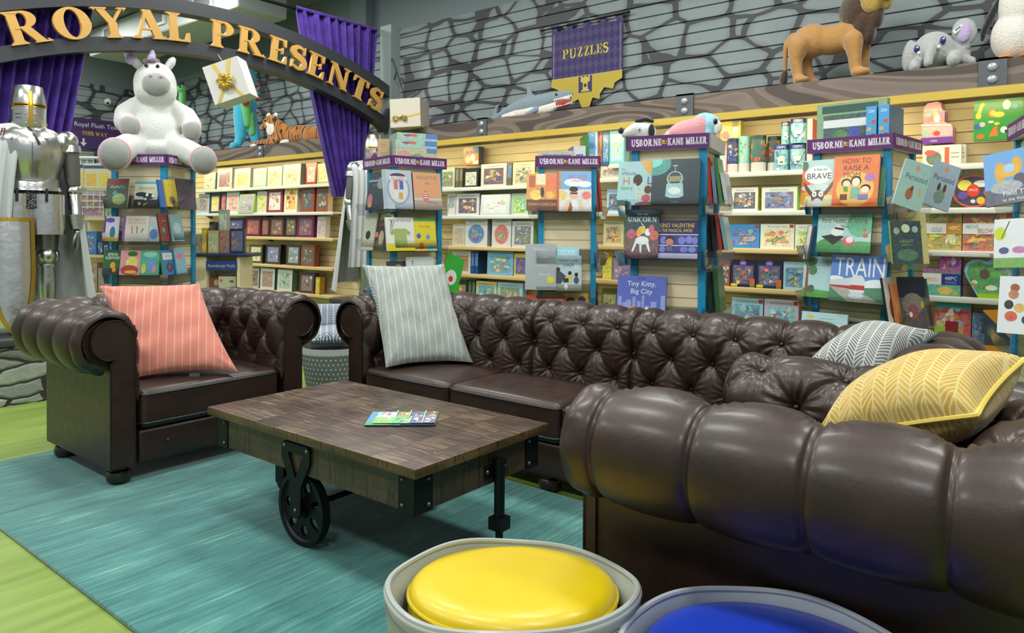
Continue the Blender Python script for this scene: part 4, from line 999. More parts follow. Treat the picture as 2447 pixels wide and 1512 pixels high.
# left bay (x0, x1, ytop, shelf, base, palette, side, description)
LB = [
 (487, 514, 413, 0, '#b9c9ae', ['#c2d2b4', '#a9703a', '#b8c8a8'], '#3a6a8a', 'pale green puzzle box with a small flower'),
 (518, 553, 402, 0, WB, ['#7a4a6a', '#c25a4a', '#4a5a8a', '#d0c04a'], '#aab0b0', 'white-framed box with a crimson and violet picture'),
 (559, 597, 402, 0, WB, ['#b9ad7a', '#d0b040', '#8a9a6a', '#c87a3a'], '#aab0b0', 'white-framed box with yellow striped picture'),
 (604, 636, 402, 0, '#aabfb6', ['#9fb8ac', '#7f9a90', '#c0d0c8'], '#8a9a9a', 'pale teal puzzle box'),
 (638, 673, 397, 0, '#b9c4bb', ['#a8b098', '#7a8a6a', '#d0b040', '#b85a3a'], '#8a9a9a', 'sage green box with a red and yellow corner'),
 (675, 717, 392, 0, WB, ['#a9ad98', '#8a8a70', '#c8c0a0', '#9a7a6a'], '#7f7f80', 'widest white-framed box with a beige map picture'),
 (730, 755, 388, 0, '#b23a50', ['#c0a8a0', '#8a8a80', '#d8c8c0'], '#8a2a3c', 'crimson-edged box with a portrait picture'),
 (757, 788, 390, 0, '#a9b080', ['#b9b888', '#8a9a5a', '#d8b070'], '#2f3430', 'yellow-green box at the curtain'),
 (473, 499, 463, 1, '#a8bccb', ['#8a7a72', '#c8b8a8', '#5a6a80'], '#4a5a70', 'sky blue topped box half behind the rack'),
 (501, 525, 462, 1, '#32435c', ['#c9b25a', '#c98a90', '#e0cf8a'], '#26344a', 'navy box with a round yellow picture'),
 (527, 539, 460, 1, '#3a4a60', ['#c04a50', '#d08a4a', '#5a3a50'], '#2a3a50', 'narrow navy box with red flowers'),
 (540, 570, 458, 1, '#c5cfc0', ['#c98f8a', '#b03a4a', '#5a9a7a', '#d8b0a0'], '#7a9a80', 'white box with pink sky over green hills'),
 (613, 636, 457, 1, '#c0c8c0', ['#a9a85a', '#7a8a3a', '#d0c890'], '#8a5a3a', 'narrow box with olive meadow picture'),
 (637, 674, 452, 1, '#8a3a44', ['#c8b8b0', '#3a7a5a', '#b83a3a', '#e8e0d8', '#2a2a30'], '#6a2a38', 'red box crowded with cream figures'),
 (678, 709, 443, 1, '#d8d2c0', ['#d99a20', '#1f1f22', '#e8e4da', '#b8322c'], '#c8c0b0', 'cream box with amber panel'),
 (719, 750, 444, 1, '#8a4a30', ['#2a2230', '#3f9a90', '#c0602a', '#4a2a3a'], '#6a3020', 'rust-framed box with a dark panel and teal drop'),
 (755, 783, 443, 1, '#8f5230', ['#252230', '#a85a2a', '#d0c8b8'], '#b8a890', 'rust-framed box nearest the grey cape'),
 (543, 583, 520, 2, '#2a2450', P_NIGHT, '#221c40', 'indigo box with lilac ghostly figures'),
 (585, 622, 519, 2, '#5e2030', ['#7a3030', '#d0703a', '#a84a30'], '#4a1a28', 'maroon box with a glowing orange figure'),
 (624, 642, 519, 2, '#4a2018', ['#6a3020', '#a85030'], '#3a1810', 'stack of rust spines'),
 (643, 678, 518, 2, '#4a2a1e', ['#5a3a2a', '#c89040', '#38301f'], '#38201a', 'brown box with amber gown'),
 (680, 708, 517, 2, '#3a2a1c', ['#4a3a24', '#d0b060', '#7a6030'], '#2a2018', 'dark umber box with golden figure'),
 (709, 749, 515, 2, '#702456', ['#5a3a40', '#d0708a', '#3a2838'], '#5a1a48', 'magenta box with a pink figure'),
 (757, 776, 517, 2, '#c8c4c4', ['#a88a90', '#d8c0c4', '#7a6a78'], '#c8c8c8', 'white-edged box with dusty pink picture'),
 (594, 626, 584, 3, '#5a5430', ['#c0b888', '#8a7a6a', '#3a4458', '#d8d0a0'], '#20242a', 'black-edged box with a pale castle skyline'),
 (634, 669, 584, 3, '#4a3c22', ['#5a6a98', '#c87a4a', '#8a90b8', '#d8c8a0', '#3a3a60'], '#14161a', 'box with a blue crowded collage'),
 (684, 716, 584, 3, '#4a4a3a', ['#7a8088', '#a8b8d0', '#6a6a58'], '#14161a', 'box with hazy grey mountain picture'),
 (718, 750, 585, 3, '#8a5236', ['#3a3428', '#c8b890', '#4a7a4a', '#a85a30'], '#7a3a28', 'copper-framed box with toys on a black panel'),
 (573, 594, 641, 4, '#2a3038', ['#4a7a98', '#a8925a', '#2a4a60'], '#2a3038', 'small blue-grey box half behind the cardboard stand'),
 (595, 618, 641, 4, '#b8b0a0', ['#5a4a30', '#a08a50', '#2a2a20'], '#5a5a50', 'white-edged box with a dark olive picture'),
 (621, 655, 641, 4, WB, ['#8a6a58', '#c87a3a', '#5a6a80', '#d0a080'], '#5a6a5a', 'white-framed box with an orange village scene'),
 (662, 697, 644, 4, WB, ['#8aa088', '#4a6a4a', '#d8d8c8', '#6a5a80'], '#5a7a60', 'white-framed box with green hedge picture'),
 (714, 750, 651, 4, '#4a3a40', ['#6a5048', '#c8b8b0', '#3a2a28', '#8a6a5a'], '#3a2440', 'brown crowded box beside a yellow one'),
 (753, 763, 662, 4, '#c9a427', ['#d0ac30', '#b08a20'], '#a8861c', 'slim yellow box at the shelf end'),
]
cnt = {}
for (a, b, yt, sh, base, pal, side, d) in LB:
    k = cnt[sh] = cnt.get(sh, 0)+1
    wallbox((a, b, yt), ZL[sh], boxart(a+b, base, pal, (.14, .12, .14, .14 if sh != 0 else .2)), side, d+', %s shelf by the curtain' % names[sh], thick=.08, lean=3)
# leaning silver box in front, and low shelf boxes
wallbox((568, 604, 463), ZL[1], boxart(5, '#a9b59a', ['#8a8a90', '#c0a888', '#6a6a78'], (.1, .12, .08, .1)), '#8fae4a', 'glossy silver box with lime edge tipped forward on the second shelf', y=SHELF_Y-.02, lean=8)
for i, (a, b, yt, base, pal, d) in enumerate([(592, 642, 696, WB, ['#c8c8c0', '#8a5a2a', '#b8a8a0'], 'wide white box with small brown pictures'), (645, 672, 700, '#b9a890', ['#a89a80', '#c8b8a8'], 'tan box'), (680, 731, 708, '#8a7270', ['#8a7a7a', '#a89090', '#6a5a60'], 'mauve box under the brown crowded one'), (737, 768, 711, '#3a5a3a', ['#7a8a3a', '#c8b030', '#5a7a4a', '#a04a3a'], 'bright green and yellow box')]):
    wallbox((a, b, yt), ZL[4], boxart(900+i, base, pal), '#5a4a40', d+' on the lowest shelf by the curtain', lean=3)
MBX = [
 (1049, 1086, 401, 0, WB, P_FLOW, '#8a8a86', 'white-framed box of pink roses'), (1088, 1096, 401, 0, '#6a655c', ['#6a655c', '#8a8478'], '#55504a', 'first grey puzzle spine beside the roses'), (1097, 1105, 401, 0, '#6a655c', ['#5f5a52', '#8a8478'], '#55504a', 'second grey puzzle spine beside the roses'),
 (1108, 1142, 402, 0, '#202622', ['#b0b8b8', '#d8dcdc', '#4a6a4a', '#9a90a8'], '#1a2020', 'black-cornered box with a misty white picture'), (1149, 1210, 391, 0, WB, P_PURPLE, '#8a9aaa', 'large white-framed box with gold star on violet'),
 (1211, 1223, 389, 0, '#6a655c', ['#3a5a9a', '#8a8478'], '#55504a', 'blue-footed spine right of the gold star'), (1225, 1277, 388, 0, '#d0d0b0', P_SPEC, '#a8c05a', 'white and yellow box of insect specimens'),
 (1069, 1088, 463, 1, WB, ['#7a848a', '#9aa4aa', '#4a6a78'], '#8a8a86', 'grey cloud box cut off by the tower'), (1089, 1145, 463, 1, WB, P_PURPLE, '#8a9aaa', 'white-framed gold star box, lower one of the two'),
 (1222, 1262, 462, 1, '#b8ccb0', P_GREEN, '#7aa04a', 'pale green box with a meadow'),
 (1081, 1110, 535, 2, '#c0c0a8', ['#9a8a74', '#c8b8a0', '#b08a8a'], '#c0b050', 'box with a sandy beige picture'), (1111, 1164, 523, 2, WB, ['#2f5f98', '#3a9a6a', '#e0d040', '#5a3a80', '#c85a70', '#2a6aa8'], '#8a9aaa', 'white box with a round blue planet'),
 (1175, 1221, 523, 2, WB, ['#a84a40', '#d0b040', '#5a9a4a', '#5aa0b0', '#b85a4a'], '#8a9aaa', 'white box with a rainbow colour wheel'), (1223, 1274, 528, 2, WB, ['#5a5a6a', '#8aa04a', '#d8d8c0', '#7a6a8a', '#6a7a3a'], '#5a9a5a', 'white-topped box with a moonlit garden'),
 (1080, 1124, 600, 3, WB, ['#8a6a4a', '#c04a3a', '#3a8a4a', '#e0c050'], '#8a9aaa', 'white-framed box with red parrots'), (1125, 1133, 600, 3, '#24508c', ['#24508c', '#3a70a8'], '#1c3c6c', 'first blue spine beside the parrots'), (1134, 1142, 600, 3, '#24508c', ['#2c5c98', '#3a70a8'], '#1c3c6c', 'second blue spine beside the parrots'),
 (1164, 1226, 601, 3, '#7ab2d6', ['#4a8aa0', '#e0a040', '#2a5a80', '#f0d080', '#b8705a'], '#5a90b8', 'sky blue box with dolphins at sunset'), (1228, 1262, 605, 3, '#d0c060', ['#3a2a70', '#c04a7a', '#4a8a9a', '#8a3a80'], '#b0a040', 'yellow-edged box with violet coral reef'),
 (1080, 1116, 668, 4, '#3a4a30', ['#7a6a3a', '#d0c040', '#4a7a3a', '#3a3a90', '#a06a40'], '#2a3a28', 'dark green box with a yellow bird'), (1118, 1126, 668, 4, '#2c4a34', ['#2c4a34', '#3a5a40'], '#223a28', 'first dark green spine'), (1127, 1135, 668, 4, '#2c4a34', ['#34543c', '#3a5a40'], '#223a28', 'second dark green spine'),
 (1137, 1186, 672, 4, '#cfcf90', P_SEA, '#c8c030', 'cream and yellow box with a turquoise bay'), (1188, 1248, 675, 4, '#a8cfe0', ['#6a7a5a', '#d8a080', '#5a8aa8', '#c8b890'], '#8ab8d0', 'pale blue box with a beach portrait'),
 (1435, 1480, 378, 0, WB, ['#a8a4a8', '#5a4a4a', '#c8b8b8', '#8a6a6a'], '#8a8a8a', 'white box with cameo portraits between two towers'), (1450, 1492, 452, 1, '#9ac4e0', ['#3a4a6a', '#5a7aa0', '#2a3040', '#c8d0e0'], '#7aa8c8', 'blue-framed box with a dark starry picture between two towers'),
 (1442, 1490, 528, 2, '#c8ccb0', ['#b08a50', '#5a6a98', '#d8b070', '#4a4a60'], '#8ab040', 'white and lime box with a desert town between two towers'), (1440, 1462, 612, 3, '#d8c840', ['#c8b830', '#8a8030'], '#a89828', 'slim yellow box between two towers'), (1463, 1506, 616, 3, '#8f7fa0', ['#8a6a98', '#c8b0c8', '#5a4a78'], '#6a5a80', 'mauve box with blossoms between two towers'), (1437, 1475, 690, 4, '#6a6a40', ['#8a8a50', '#3a4a30', '#c8b050'], '#4a4a30', 'olive box low between two towers'),
]
for (a, b, yt, sh, base, pal, side, d) in MBX:
    w = b-a; ins = (.12, .1, .12, .2) if w > 20 else (.1, .35, .1, .1)
    ttl = 'Ravensburger Puzzle' if w > 40 else None
    wallbox((a, b, yt), (ZM if b < 1430 else ZR)[sh], boxart(a*3+yt, base, pal, ins, ttl, n=14 if w > 30 else 3, ell=('round' in d or 'wheel' in d)), side, d+', %s shelf' % names[sh], thick=.07 if w > 20 else .2, lean=2)
wallbox((1147, 1216, 464), ZM[1], boxart(77, '#c8d0d0', ['#b8ccc8', '#c86a5a', '#a0b8a0', '#d8b0a8', '#7aa05a']), '#a8b4b8', 'glossy white box tipped forward beside the lower gold star box', y=SHELF_Y-.01, lean=6)
# orange game box hung above the middle bay on two pegs
b1 = wallbox((1108, 1144, 351), onplane(1108, 395, (0, WY-.22, 0), (0, 1, 0)).z, [('r', 0, 0, 1, 1, '#c8863f', .4), ('r', .6, .62, 1, 1, '#4a6a98', .3), ('e', .3, .3, .22, .2, '#e0d0b0', .3), ('e', .62, .4, .16, .2, '#d8dcd8', .3), ('e', .25, .7, .12, .1, '#3a5a98', .3), ('e', .5, .7, .1, .12, '#a84a2a', .3), ('r', .62, .02, .98, .22, '#e8e8e0')], '#34425c', 'orange and blue game box on pegs above the middle shelf', y=WY-.22, thick=.09)
RB = [
 (1710, 1737, 347, 0, '#c98a98', ['#a8c8cc', '#d8c0d0', '#8ab09a', '#e0d0a0'], '#b8707f', 'pink-framed box behind the speckled grey book'),
 (1748, 1811, 448, 1, '#d6d6cc', ['#2c3440', '#c8b890', '#8a90a0', '#c87a4a', '#e8e0d0'], '#d8c030', 'white and yellow box showing planets on black'), (1820, 1905, 447, 1, '#cdd6c4', ['#4a5278', '#6a8ab0', '#b86a5a', '#4a7a4a', '#8a9ac0', '#2a3a5a'], '#8abf3a', 'white and lime box with a prehistoric lake'),
 (1742, 1815, 535, 2, '#3b8fc4', ['#2d5fa0', '#5ab08a', '#c0906a', '#3a3a6a', '#c8a080'], '#2a6a98', 'blue box with sea creatures'), (1817, 1898, 535, 2, '#dbe0d0', ['#c8b890', '#d0522a', '#8a6a3a', '#3a6a4a', '#e09050'], '#8abf3a', 'white and lime box with a red dragon'), (1900, 1950, 536, 2, '#e0e6d4', ['#b8d090', '#c84a3a', '#7ab04a'], '#8abf3a', 'white and lime box with trees beside the dragon'),
 (1722, 1744, 620, 3, '#a8542f', ['#3a2a30', '#c86a4a', '#d8d0c0'], '#7a3a24', 'rust box half behind the green book'), (1746, 1806, 621, 3, '#2b2046', ['#32264e', '#c8c84a', '#a84a90', '#7ab0a0', '#d86a50', '#5a4a8a'], '#241a3c', 'dark violet box with owls and mice'), (1807, 1870, 622, 3, '#2a2a4c', ['#2a2c50', '#a84ab0', '#4a8a5a', '#b8c0d0', '#d86a50', '#3a5a9a'], '#20203c', 'dark indigo box with wolves'), (1872, 1925, 626, 3, '#a5cbe0', ['#3f7a9a', '#d0a860', '#5a9ab8', '#2a5a78'], '#80aac8', 'pale blue box with an island castle'),
 (1748, 1823, 712, 4, '#a9d0e2', ['#4a8aa8', '#e0b080', '#2a6a90', '#8ac0d0', '#5a4a6a'], '#80b0d0', 'pale blue box with mermaids under the sea'), (1826, 1908, 716, 4, '#d3c6dc', ['#7ab0d0', '#d8d8e8', '#3a6aa0', '#8a3a50', '#e8e8f0'], '#b0a0c8', 'lilac box with a snowy castle'),
 (2211, 2299, 503, 2, '#a89a50', ['#8a8a3a', '#c0703a', '#d0b84a', '#3a7a6a', '#e0dcc8'], '#3a9a8a', 'wide box with COLD on a white band'), (2301, 2416, 502, 2, '#7a4a30', ['#9a4a2a', '#d09a3a', '#4a6a5a', '#5a3a2a', '#c8b04a'], '#6a3a24', 'wide box with ABOVE BELOW on a white band'),
 (2246, 2297, 611, 3, '#8a3a9a', ['#a83a98', '#e0d8e0', '#4a3a8a', '#e06a5a'], '#5a2a70', 'purple box behind the blue-banded one'), 
 (2234, 2321, 722, 4, '#3f9aa8', ['#a03038', '#8ab040', '#5ac0c8', '#d8c8b0', '#d07a3a', '#e0e0d8'], '#2a7a88', 'turquoise box with a red house'), (2323, 2356, 748, 4, '#3a6a90', ['#3a5a88', '#6a90b8', '#2a4070'], '#2a4a70', 'midnight blue box behind the truck box'),
]
for (a, b, yt, sh, base, pal, side, d) in RB:
    Z = ZR if b < 2000 else ZF; far = b > 2000
    art = boxart(a*3+yt, base, pal, (.10, .1, .10, .2) if not far else (0, 0, 0, 0), 'Ravensburger Puzzle' if (b < 2000 and sh in (1, 2, 4)) else None, n=16, badge='#b83a3a' if sh in (2, 4) and not far else None)
    if 'COLD' in d: art += [('r', 0, .42, 1, .68, '#e4e6e2'), ('r', .58, .42, 1, .68, '#c98f34'), ('t', 'COLD', .33, .52, .11, '#2f8f8a', .3), ('t', '48PC', .8, .57, .1, '#f0ead8', .3)]
    if 'ABOVE' in d: art += [('r', 0, .42, 1, .68, '#e4e6e2'), ('r', .70, .42, 1, .68, '#2f9a86'), ('t', 'ABOVE', .2, .6, .1, '#2f8f8a', .28), ('t', 'BELOW', .48, .5, .11, '#a03a34', .32), ('t', '48PC', .85, .57, .1, '#f0ead8', .22)]
    if 'owls' in d or 'wolves' in d: art += [('e', .5, .88, .14, .12, '#6b4aa8'), ('t', 'OIO', .5, .89, .09, '#e8e0f0', .2), ('r', .02, .02, .28, .12, '#d8cc2a'), ('r', .78, .08, .97, .32, '#d2672c'), ('r', .78, .0, .97, .08, '#3f8a4c')]
    if 'house' in d: art += [('r', 0, .86, 1, 1, '#3fa0ac'), ('r', .0, 0, .3, .42, '#9cc83c'), ('r', .3, .05, .66, .55, '#8f2c34')]
    wallbox((a, b, yt), Z[sh], art, side, d+', %s shelf' % names[sh], thick=.07 if not far else .12, lean=2)
# blue-banded jar box
wallbox((2205, 2296, 642), ZF[3], [('r', 0, 0, 1, 1, '#4a9a8a', .6), ('e', .6, .2, .2, .14, '#d8b050', .5), ('e', .85, .15, .1, .1, '#8ab04a', .5), ('r', 0, .42, 1, .82, '#dfe2e2'), ('r', .5, .42, 1, .82, '#2c3f8c'), ('t', '48PC', .75, .66, .13, '#e8ecf4', .4), ('t', 'PUZZLE', .75, .51, .07, '#a8b8e0', .4), ('t', 'PETS', .25, .6, .12, '#c89a3a', .3), ('r', 0, .84, 1, 1, '#7a3f70', .6)], '#1f2c6a', 'teal box with a royal blue 48-piece band on the fourth shelf', y=SHELF_Y+.0, thick=.12)
# heart shaped garden puzzle box
def outline_box(px, y, z, pts, art, side, label, thick=.08, name='puzzle_box', cat='puzzle box'):
    a = onplane(px[0], px[2], (0, y, 0), (0, 1, 0)); b = onplane(px[1], px[2], (0, y, 0), (0, 1, 0)); w = b.x-a.x; h = (a.z+b.z)/2-z
    mb = MB(); mb.T = Matrix(((1, 0, 0, -w/2), (0, 0, 1, 0), (0, 1, 0, 0), (0, 0, 0, 1))); mb.color(side); mb.prism([(p[0]*w, p[1]*h) for p in pts], 0, thick); mb.T = Matrix()
    paint(mb, [('p', pts, art[0][1], .2)]+art[1:], w, h, x0=-w/2)
    return solo(mb, name, M_PRINT, label, cat, M=Matrix.Translation((a.x+w/2, y, z+.001)), sharp=0)
heart = [(.30, 0), (.06, .50), (.0, .68), (.05, .88), (.18, .99), (.34, 1.0), (.46, .94), (.56, .99), (.70, .94), (.84, .85), (.96, .68), (.94, .45), (.86, 0)]
outline_box((2304, 2424, 620), SHELF_Y+.03, ZF[3], heart, [(0, '#86b9d8'), ('p', [(.32, .03), (.1, .5), (.06, .66), (.12, .86), (.3, .95), (.5, .86), (.66, .9), (.85, .78), (.9, .5), (.82, .03)], '#3f8a40', .6), ('e', .42, .62, .1, .13, '#5a3a28', .4), ('e', .65, .62, .12, .08, '#5ab04a', .4), ('e', .56, .27, .12, .07, '#e8e8e0', .2), ('e', .22, .4, .06, .06, '#e8e0d0', .2), ('e', .2, .34, .05, .04, '#c8a030'), ('p', [(.3, 0), (.27, .12), (.84, .12), (.86, 0)], '#9ac42e'), ('e', .66, .83, .06, .07, '#4a8aa8')], '#6a9ab8', 'heart shaped garden puzzle box with beetle and daisy on the fourth shelf')
# truck puzzle box
outline_box((2348, 2470, 742), SHELF_Y-.02, ZF[4]-.02, [(.08, 0), (0, .97), (.3, 1.0), (.62, .92), (1, .95), (1, 0)], [(0, '#2a3550'), ('p', [(0, .97), (.3, 1), (.62, .93), (1, .95), (1, .3), (.62, .3)], '#d98f2c', .1), ('e', .2, .48, .17, .2, '#3f5560'), ('e', .2, .48, .1, .12, '#4a7a80'), ('e', .2, .48, .045, .055, '#d98f2c'), ('r', .05, 0, 1, .16, '#d98a30'), ('r', .62, .5, 1, .8, '#2a3550')], '#b8742a', 'navy and orange truck puzzle box at the lower right')
# cake shaped pink boxes
cake = [(.04, 0), (.04, .16), (.0, .3), (.02, .46), (.08, .5), (.06, .72), (.1, .9), (.2, .98), (.5, 1.0), (.62, .94), (.66, .8), (.74, .76), (.74, .5), (.92, .44), (1.0, .36), (1.0, .0)]
for k, (dy, lb) in enumerate(((.0, 'front pink cake-shaped box with piped icing above the white books'), (.07, 'rear pink cake-shaped box behind the icing one'))):
    outline_box((2202+k*5, 2278+k*5, 243-k*0), WY-.24+dy, onplane(2202, 345, (0, WY-.24, 0), (0, 1, 0)).z, cake, [(0, '#d98f9c'), ('r', .0, .0, 1, .15, '#6a3f9c'), ('r', .08, .52, .72, .78, '#c9737f', .3), ('r', .04, .18, .98, .4, '#dba0a8', .3), ('l', .0, .46, .95, .42, .035, '#ece4e0'), ('e', .22, .7, .1, .05, '#7ac0b0'), ('e', .45, .72, .09, .05, '#e0c050'), ('e', .6, .7, .07, .05, '#9a70b8'), ('e', .12, .27, .09, .07, '#8ac0b4'), ('e', .5, .24, .11, .06, '#c84a4a'), ('e', .5, .6, .1, .11, '#e8e4e2'), ('t', 'cake', .4, .075, .06, '#e8dcf0', .3)] if k == 0 else [(0, '#b87088')], '#8a4a80', lb, .06, 'toy_box', 'toy box')
# white books on pegs
for k in range(2):
    wallbox((2205+k*18, 2297+k*12, 347), onplane(2205, 417, (0, WY-.24, 0), (0, 1, 0)).z, [('r', 0, 0, 1, 1, '#dcdedb'), ('r', .0, .05, .66, .92, '#c8ccc8', .5), ('r', .58, .05, .7, .92, '#cc5a44', .2), ('e', .3, .55, .2, .25, '#5a6a68', .4), ('e', .2, .75, .15, .1, '#c8523c', .3), ('r', .74, .55, .95, .58, '#8a9090'), ('r', .74, .7, .95, .72, '#5a6060')], '#e2e3df', ('front' if k == 0 else 'rear')+' white boxed game with red stripe hanging on the right slatwall', y=WY-.24+.09*k, thick=.08, name='game_box', cat='game box')
# green animal magnet box
wallbox((2328, 2470, 236), onplane(2330, 338, (0, WY-.24, 0), (0, 1, 0)).z, [('r', 0, 0, 1, 1, '#2a8a3a'), ('l', .07, .62, .14, .88, .07, '#e0bc2a'), ('e', .08, .62, .05, .08, '#e0bc2a'), ('e', .15, .9, .04, .04, '#e0bc2a'), ('e', .07, .35, .07, .07, '#2f5fb0'), ('e', .15, .4, .05, .06, '#c8a8c0'), ('e', .32, .66, .07, .1, '#e07a2a'), ('e', .33, .66, .045, .06, '#e6c23a'), ('e', .43, .62, .1, .07, '#e6c23a'), ('e', .56, .85, .07, .12, '#e4e6e0'), ('e', .4, .4, .05, .035, '#e0bc2a'), ('e', .12, .1, .07, .06, '#c8622a'), ('p', [(.26, .08), (.34, .3), (.4, .36), (.42, .1)], '#dc6a2c'), ('e', .52, .24, .06, .08, '#e8e8e4'), ('e', .56, .2, .03, .04, '#22241f'), ('e', .3, .45, .05, .03, '#c8e0c0'), ('e', .66, .3, .06, .1, '#b8d030'), ('e', .7, .8, .06, .06, '#4aa0c0')], '#1f6a2c', 'green box of coloured animal magnets hanging at the top right', y=WY-.26, thick=.05, name='toy_box', cat='toy box')
# yellow wrapped toy behind the plush
wallbox((1722, 1770, 290), onplane(1730, 338, (0, WY-.22, 0), (0, 1, 0)).z, [('r', 0, 0, 1, 1, '#d8c030', .2), ('r', .04, .05, .6, .75, '#a8b070', .6), ('e', .25, .3, .2, .2, '#c87a80', .3), ('e', .75, .45, .17, .3, '#e0d4b8', .3), ('e', .75, .8, .2, .1, '#a8702a', .2), ('r', .6, .9, .95, 1, '#4a98b0')], '#c8a820', 'yellow boxed toy hanging behind the pink plush', y=WY-.22, thick=.05, name='toy_box', cat='toy box')
# round tins and tubes in the tin bay
def tube_tin(px, z, cols, lbl, y, name, handle=False):
    a, b = ony(px[0], px[2], y), ony(px[1], px[2], y); w = (b.x-a.x)*.93; r = w/2; h = (a.z+b.z)/2-z
    t = thing(name, lbl, 'puzzle tube' if name == 'puzzle_tube' else 'puzzle tin', ((a.x+b.x)/2, y, z+.001))
    mb = MB(); n = 40; base, mid, pal = cols[:3]
    rs = random.Random(int(px[0]))
    zs = [0, h*.27, h*.90, h] if base else [0, 0, h*.82, h]
    cc = [base or mid, mid, cols[3] if len(cols) > 3 else mid]
    for k in range(3):
        if zs[k+1]-zs[k] < .001: continue
        mb.color(cc[k], .25 if k == 1 else 0); mb.lathe([(r, zs[k]), (r, zs[k+1])], n)
    mb.color(cc[2]); mb.lathe([(r, h), (r*.97, h+.004), (0, h+.004)], n); mb.color(cc[0]); mb.lathe([(0, 0), (r, 0)], n)
    for _ in range(22):
        an = R(rs.uniform(180, 360)); zz = rs.uniform(zs[1]+h*.05, zs[2]-h*.05); s_ = rs.uniform(.10, .3)*r; mb.color(rs.choice(pal), .3)
        pts = [((r+.0006+EPS*_*.2)*math.cos(an+s_/r*math.cos(q)), (r+.0006+EPS*_*.2)*math.sin(an+s_/r*math.cos(q)), zz+s_*1.1*math.sin(q)) for q in np.linspace(0, 2*math.pi, 9)[:-1]]
        mb.poly(pts)
    if name == 'puzzle_tin':
        def patch(a0, a1, z0_, z1_, c, e):
            mb.color(c); k = 6; A = np.linspace(R(a0), R(a1), k)
            for i in range(k-1): mb.poly([((r+e)*math.cos(A[i]), (r+e)*math.sin(A[i]), z0_), ((r+e)*math.cos(A[i+1]), (r+e)*math.sin(A[i+1]), z0_), ((r+e)*math.cos(A[i+1]), (r+e)*math.sin(A[i+1]), z1_), ((r+e)*math.cos(A[i]), (r+e)*math.sin(A[i]), z1_)])
        patch(262, 310, h*.22, h*.55, '#dfe6e8', .0022); patch(275, 297, h*.3, h*.36, '#3a6a8a', .0028)
        P, tw, cp = sans('100PC'); mb.color('#e8eef4'); sc = h*.10/cp
        for q in P: mb.poly([((r+.0025)*math.cos(R(285)+(p[0]-tw/2)*sc/r), (r+.0025)*math.sin(R(285)+(p[0]-tw/2)*sc/r), h*.86+p[1]*sc) for p in q])
    mb.build('canister', M_PRINT, t, sharp=50)
    if handle:
        mb = MB(); pts = [((r+.004)*math.cos(R(d)), (r+.004)*math.sin(R(d)), h*(.72-.50*math.sin(R((d-200)/140*180)))) for d in range(200, 341, 10)]; mb.tube(pts, .0022, 5); mb.build('carry_cord', flat('blue_cord', '#1f5a98', .5), t)
Yt = SHELF_Y+.09
tube_tin((1738, 1765, 333), ZR[0], ('#cfd3d6', '#2a3478', ['#a8c83a', '#d07a3a', '#8ab0c8', '#4a5aa8'], '#232c68'), 'indigo sky map tube on a white foot, leftmost of the tubes', Yt-.02, 'puzzle_tube')
tube_tin((1765, 1794, 328), ZR[0], ('#cfd3d6', '#7fc0cc', ['#b87a6a', '#c8b838', '#3a9a5a', '#a8d8dc', '#d88a9a'], '#8fcdd6'), 'turquoise world map tube on a white foot', Yt, 'puzzle_tube')
tube_tin((1795, 1832, 326), ZR[0], ('#cfd3d6', '#2f5a5c', ['#d8762c', '#c8482c', '#e0a030', '#d05a34', '#c8c838'], '#244648'), 'dark green tube with orange continents, left of its twin', Yt-.01, 'puzzle_tube')
tube_tin((1834, 1868, 328), ZR[0], ('#cfd3d6', '#2f4a4c', ['#c8502c', '#d8762c', '#a83a4a', '#e0a030'], '#244648'), 'dark green tube with orange continents, partly behind the blue tins', Yt+.05, 'puzzle_tube')
sea = (None, '#7fb8d0', ['#a8d8e4', '#4a90b8', '#d8eef0', '#5aa8c0', '#3a70a0'], '#26408c')
tube_tin((1850, 1887, 348), ZR[0], sea, 'blue sea puzzle tin, lower left of the stacked four', Yt-.04, 'puzzle_tin')
tube_tin((1888, 1926, 346), ZR[0], sea, 'blue sea puzzle tin with cord, lower right of the stacked four', Yt-.04, 'puzzle_tin', True)
hz = (ony(1868, 348, Yt-.04).z-ZR[0])
tube_tin((1867, 1889, 293), ZR[0]+hz+.006, sea, 'blue sea puzzle tin, smaller looking upper left one', Yt-.03, 'puzzle_tin')
tube_tin((1889, 1929, 286), ZR[0]+hz+.006, sea, 'blue sea puzzle tin with cord, upper right of the stacked four', Yt-.05, 'puzzle_tin', True)
wallbox((1929, 1942, 284), ZR[0], boxart(3, '#dcdcd8', ['#dcdcd8', '#c8b060', '#c03a3a'], n=3), '#c03a44', 'tall white spine with a red top beside the tins', y=Yt-.04, thick=.2)
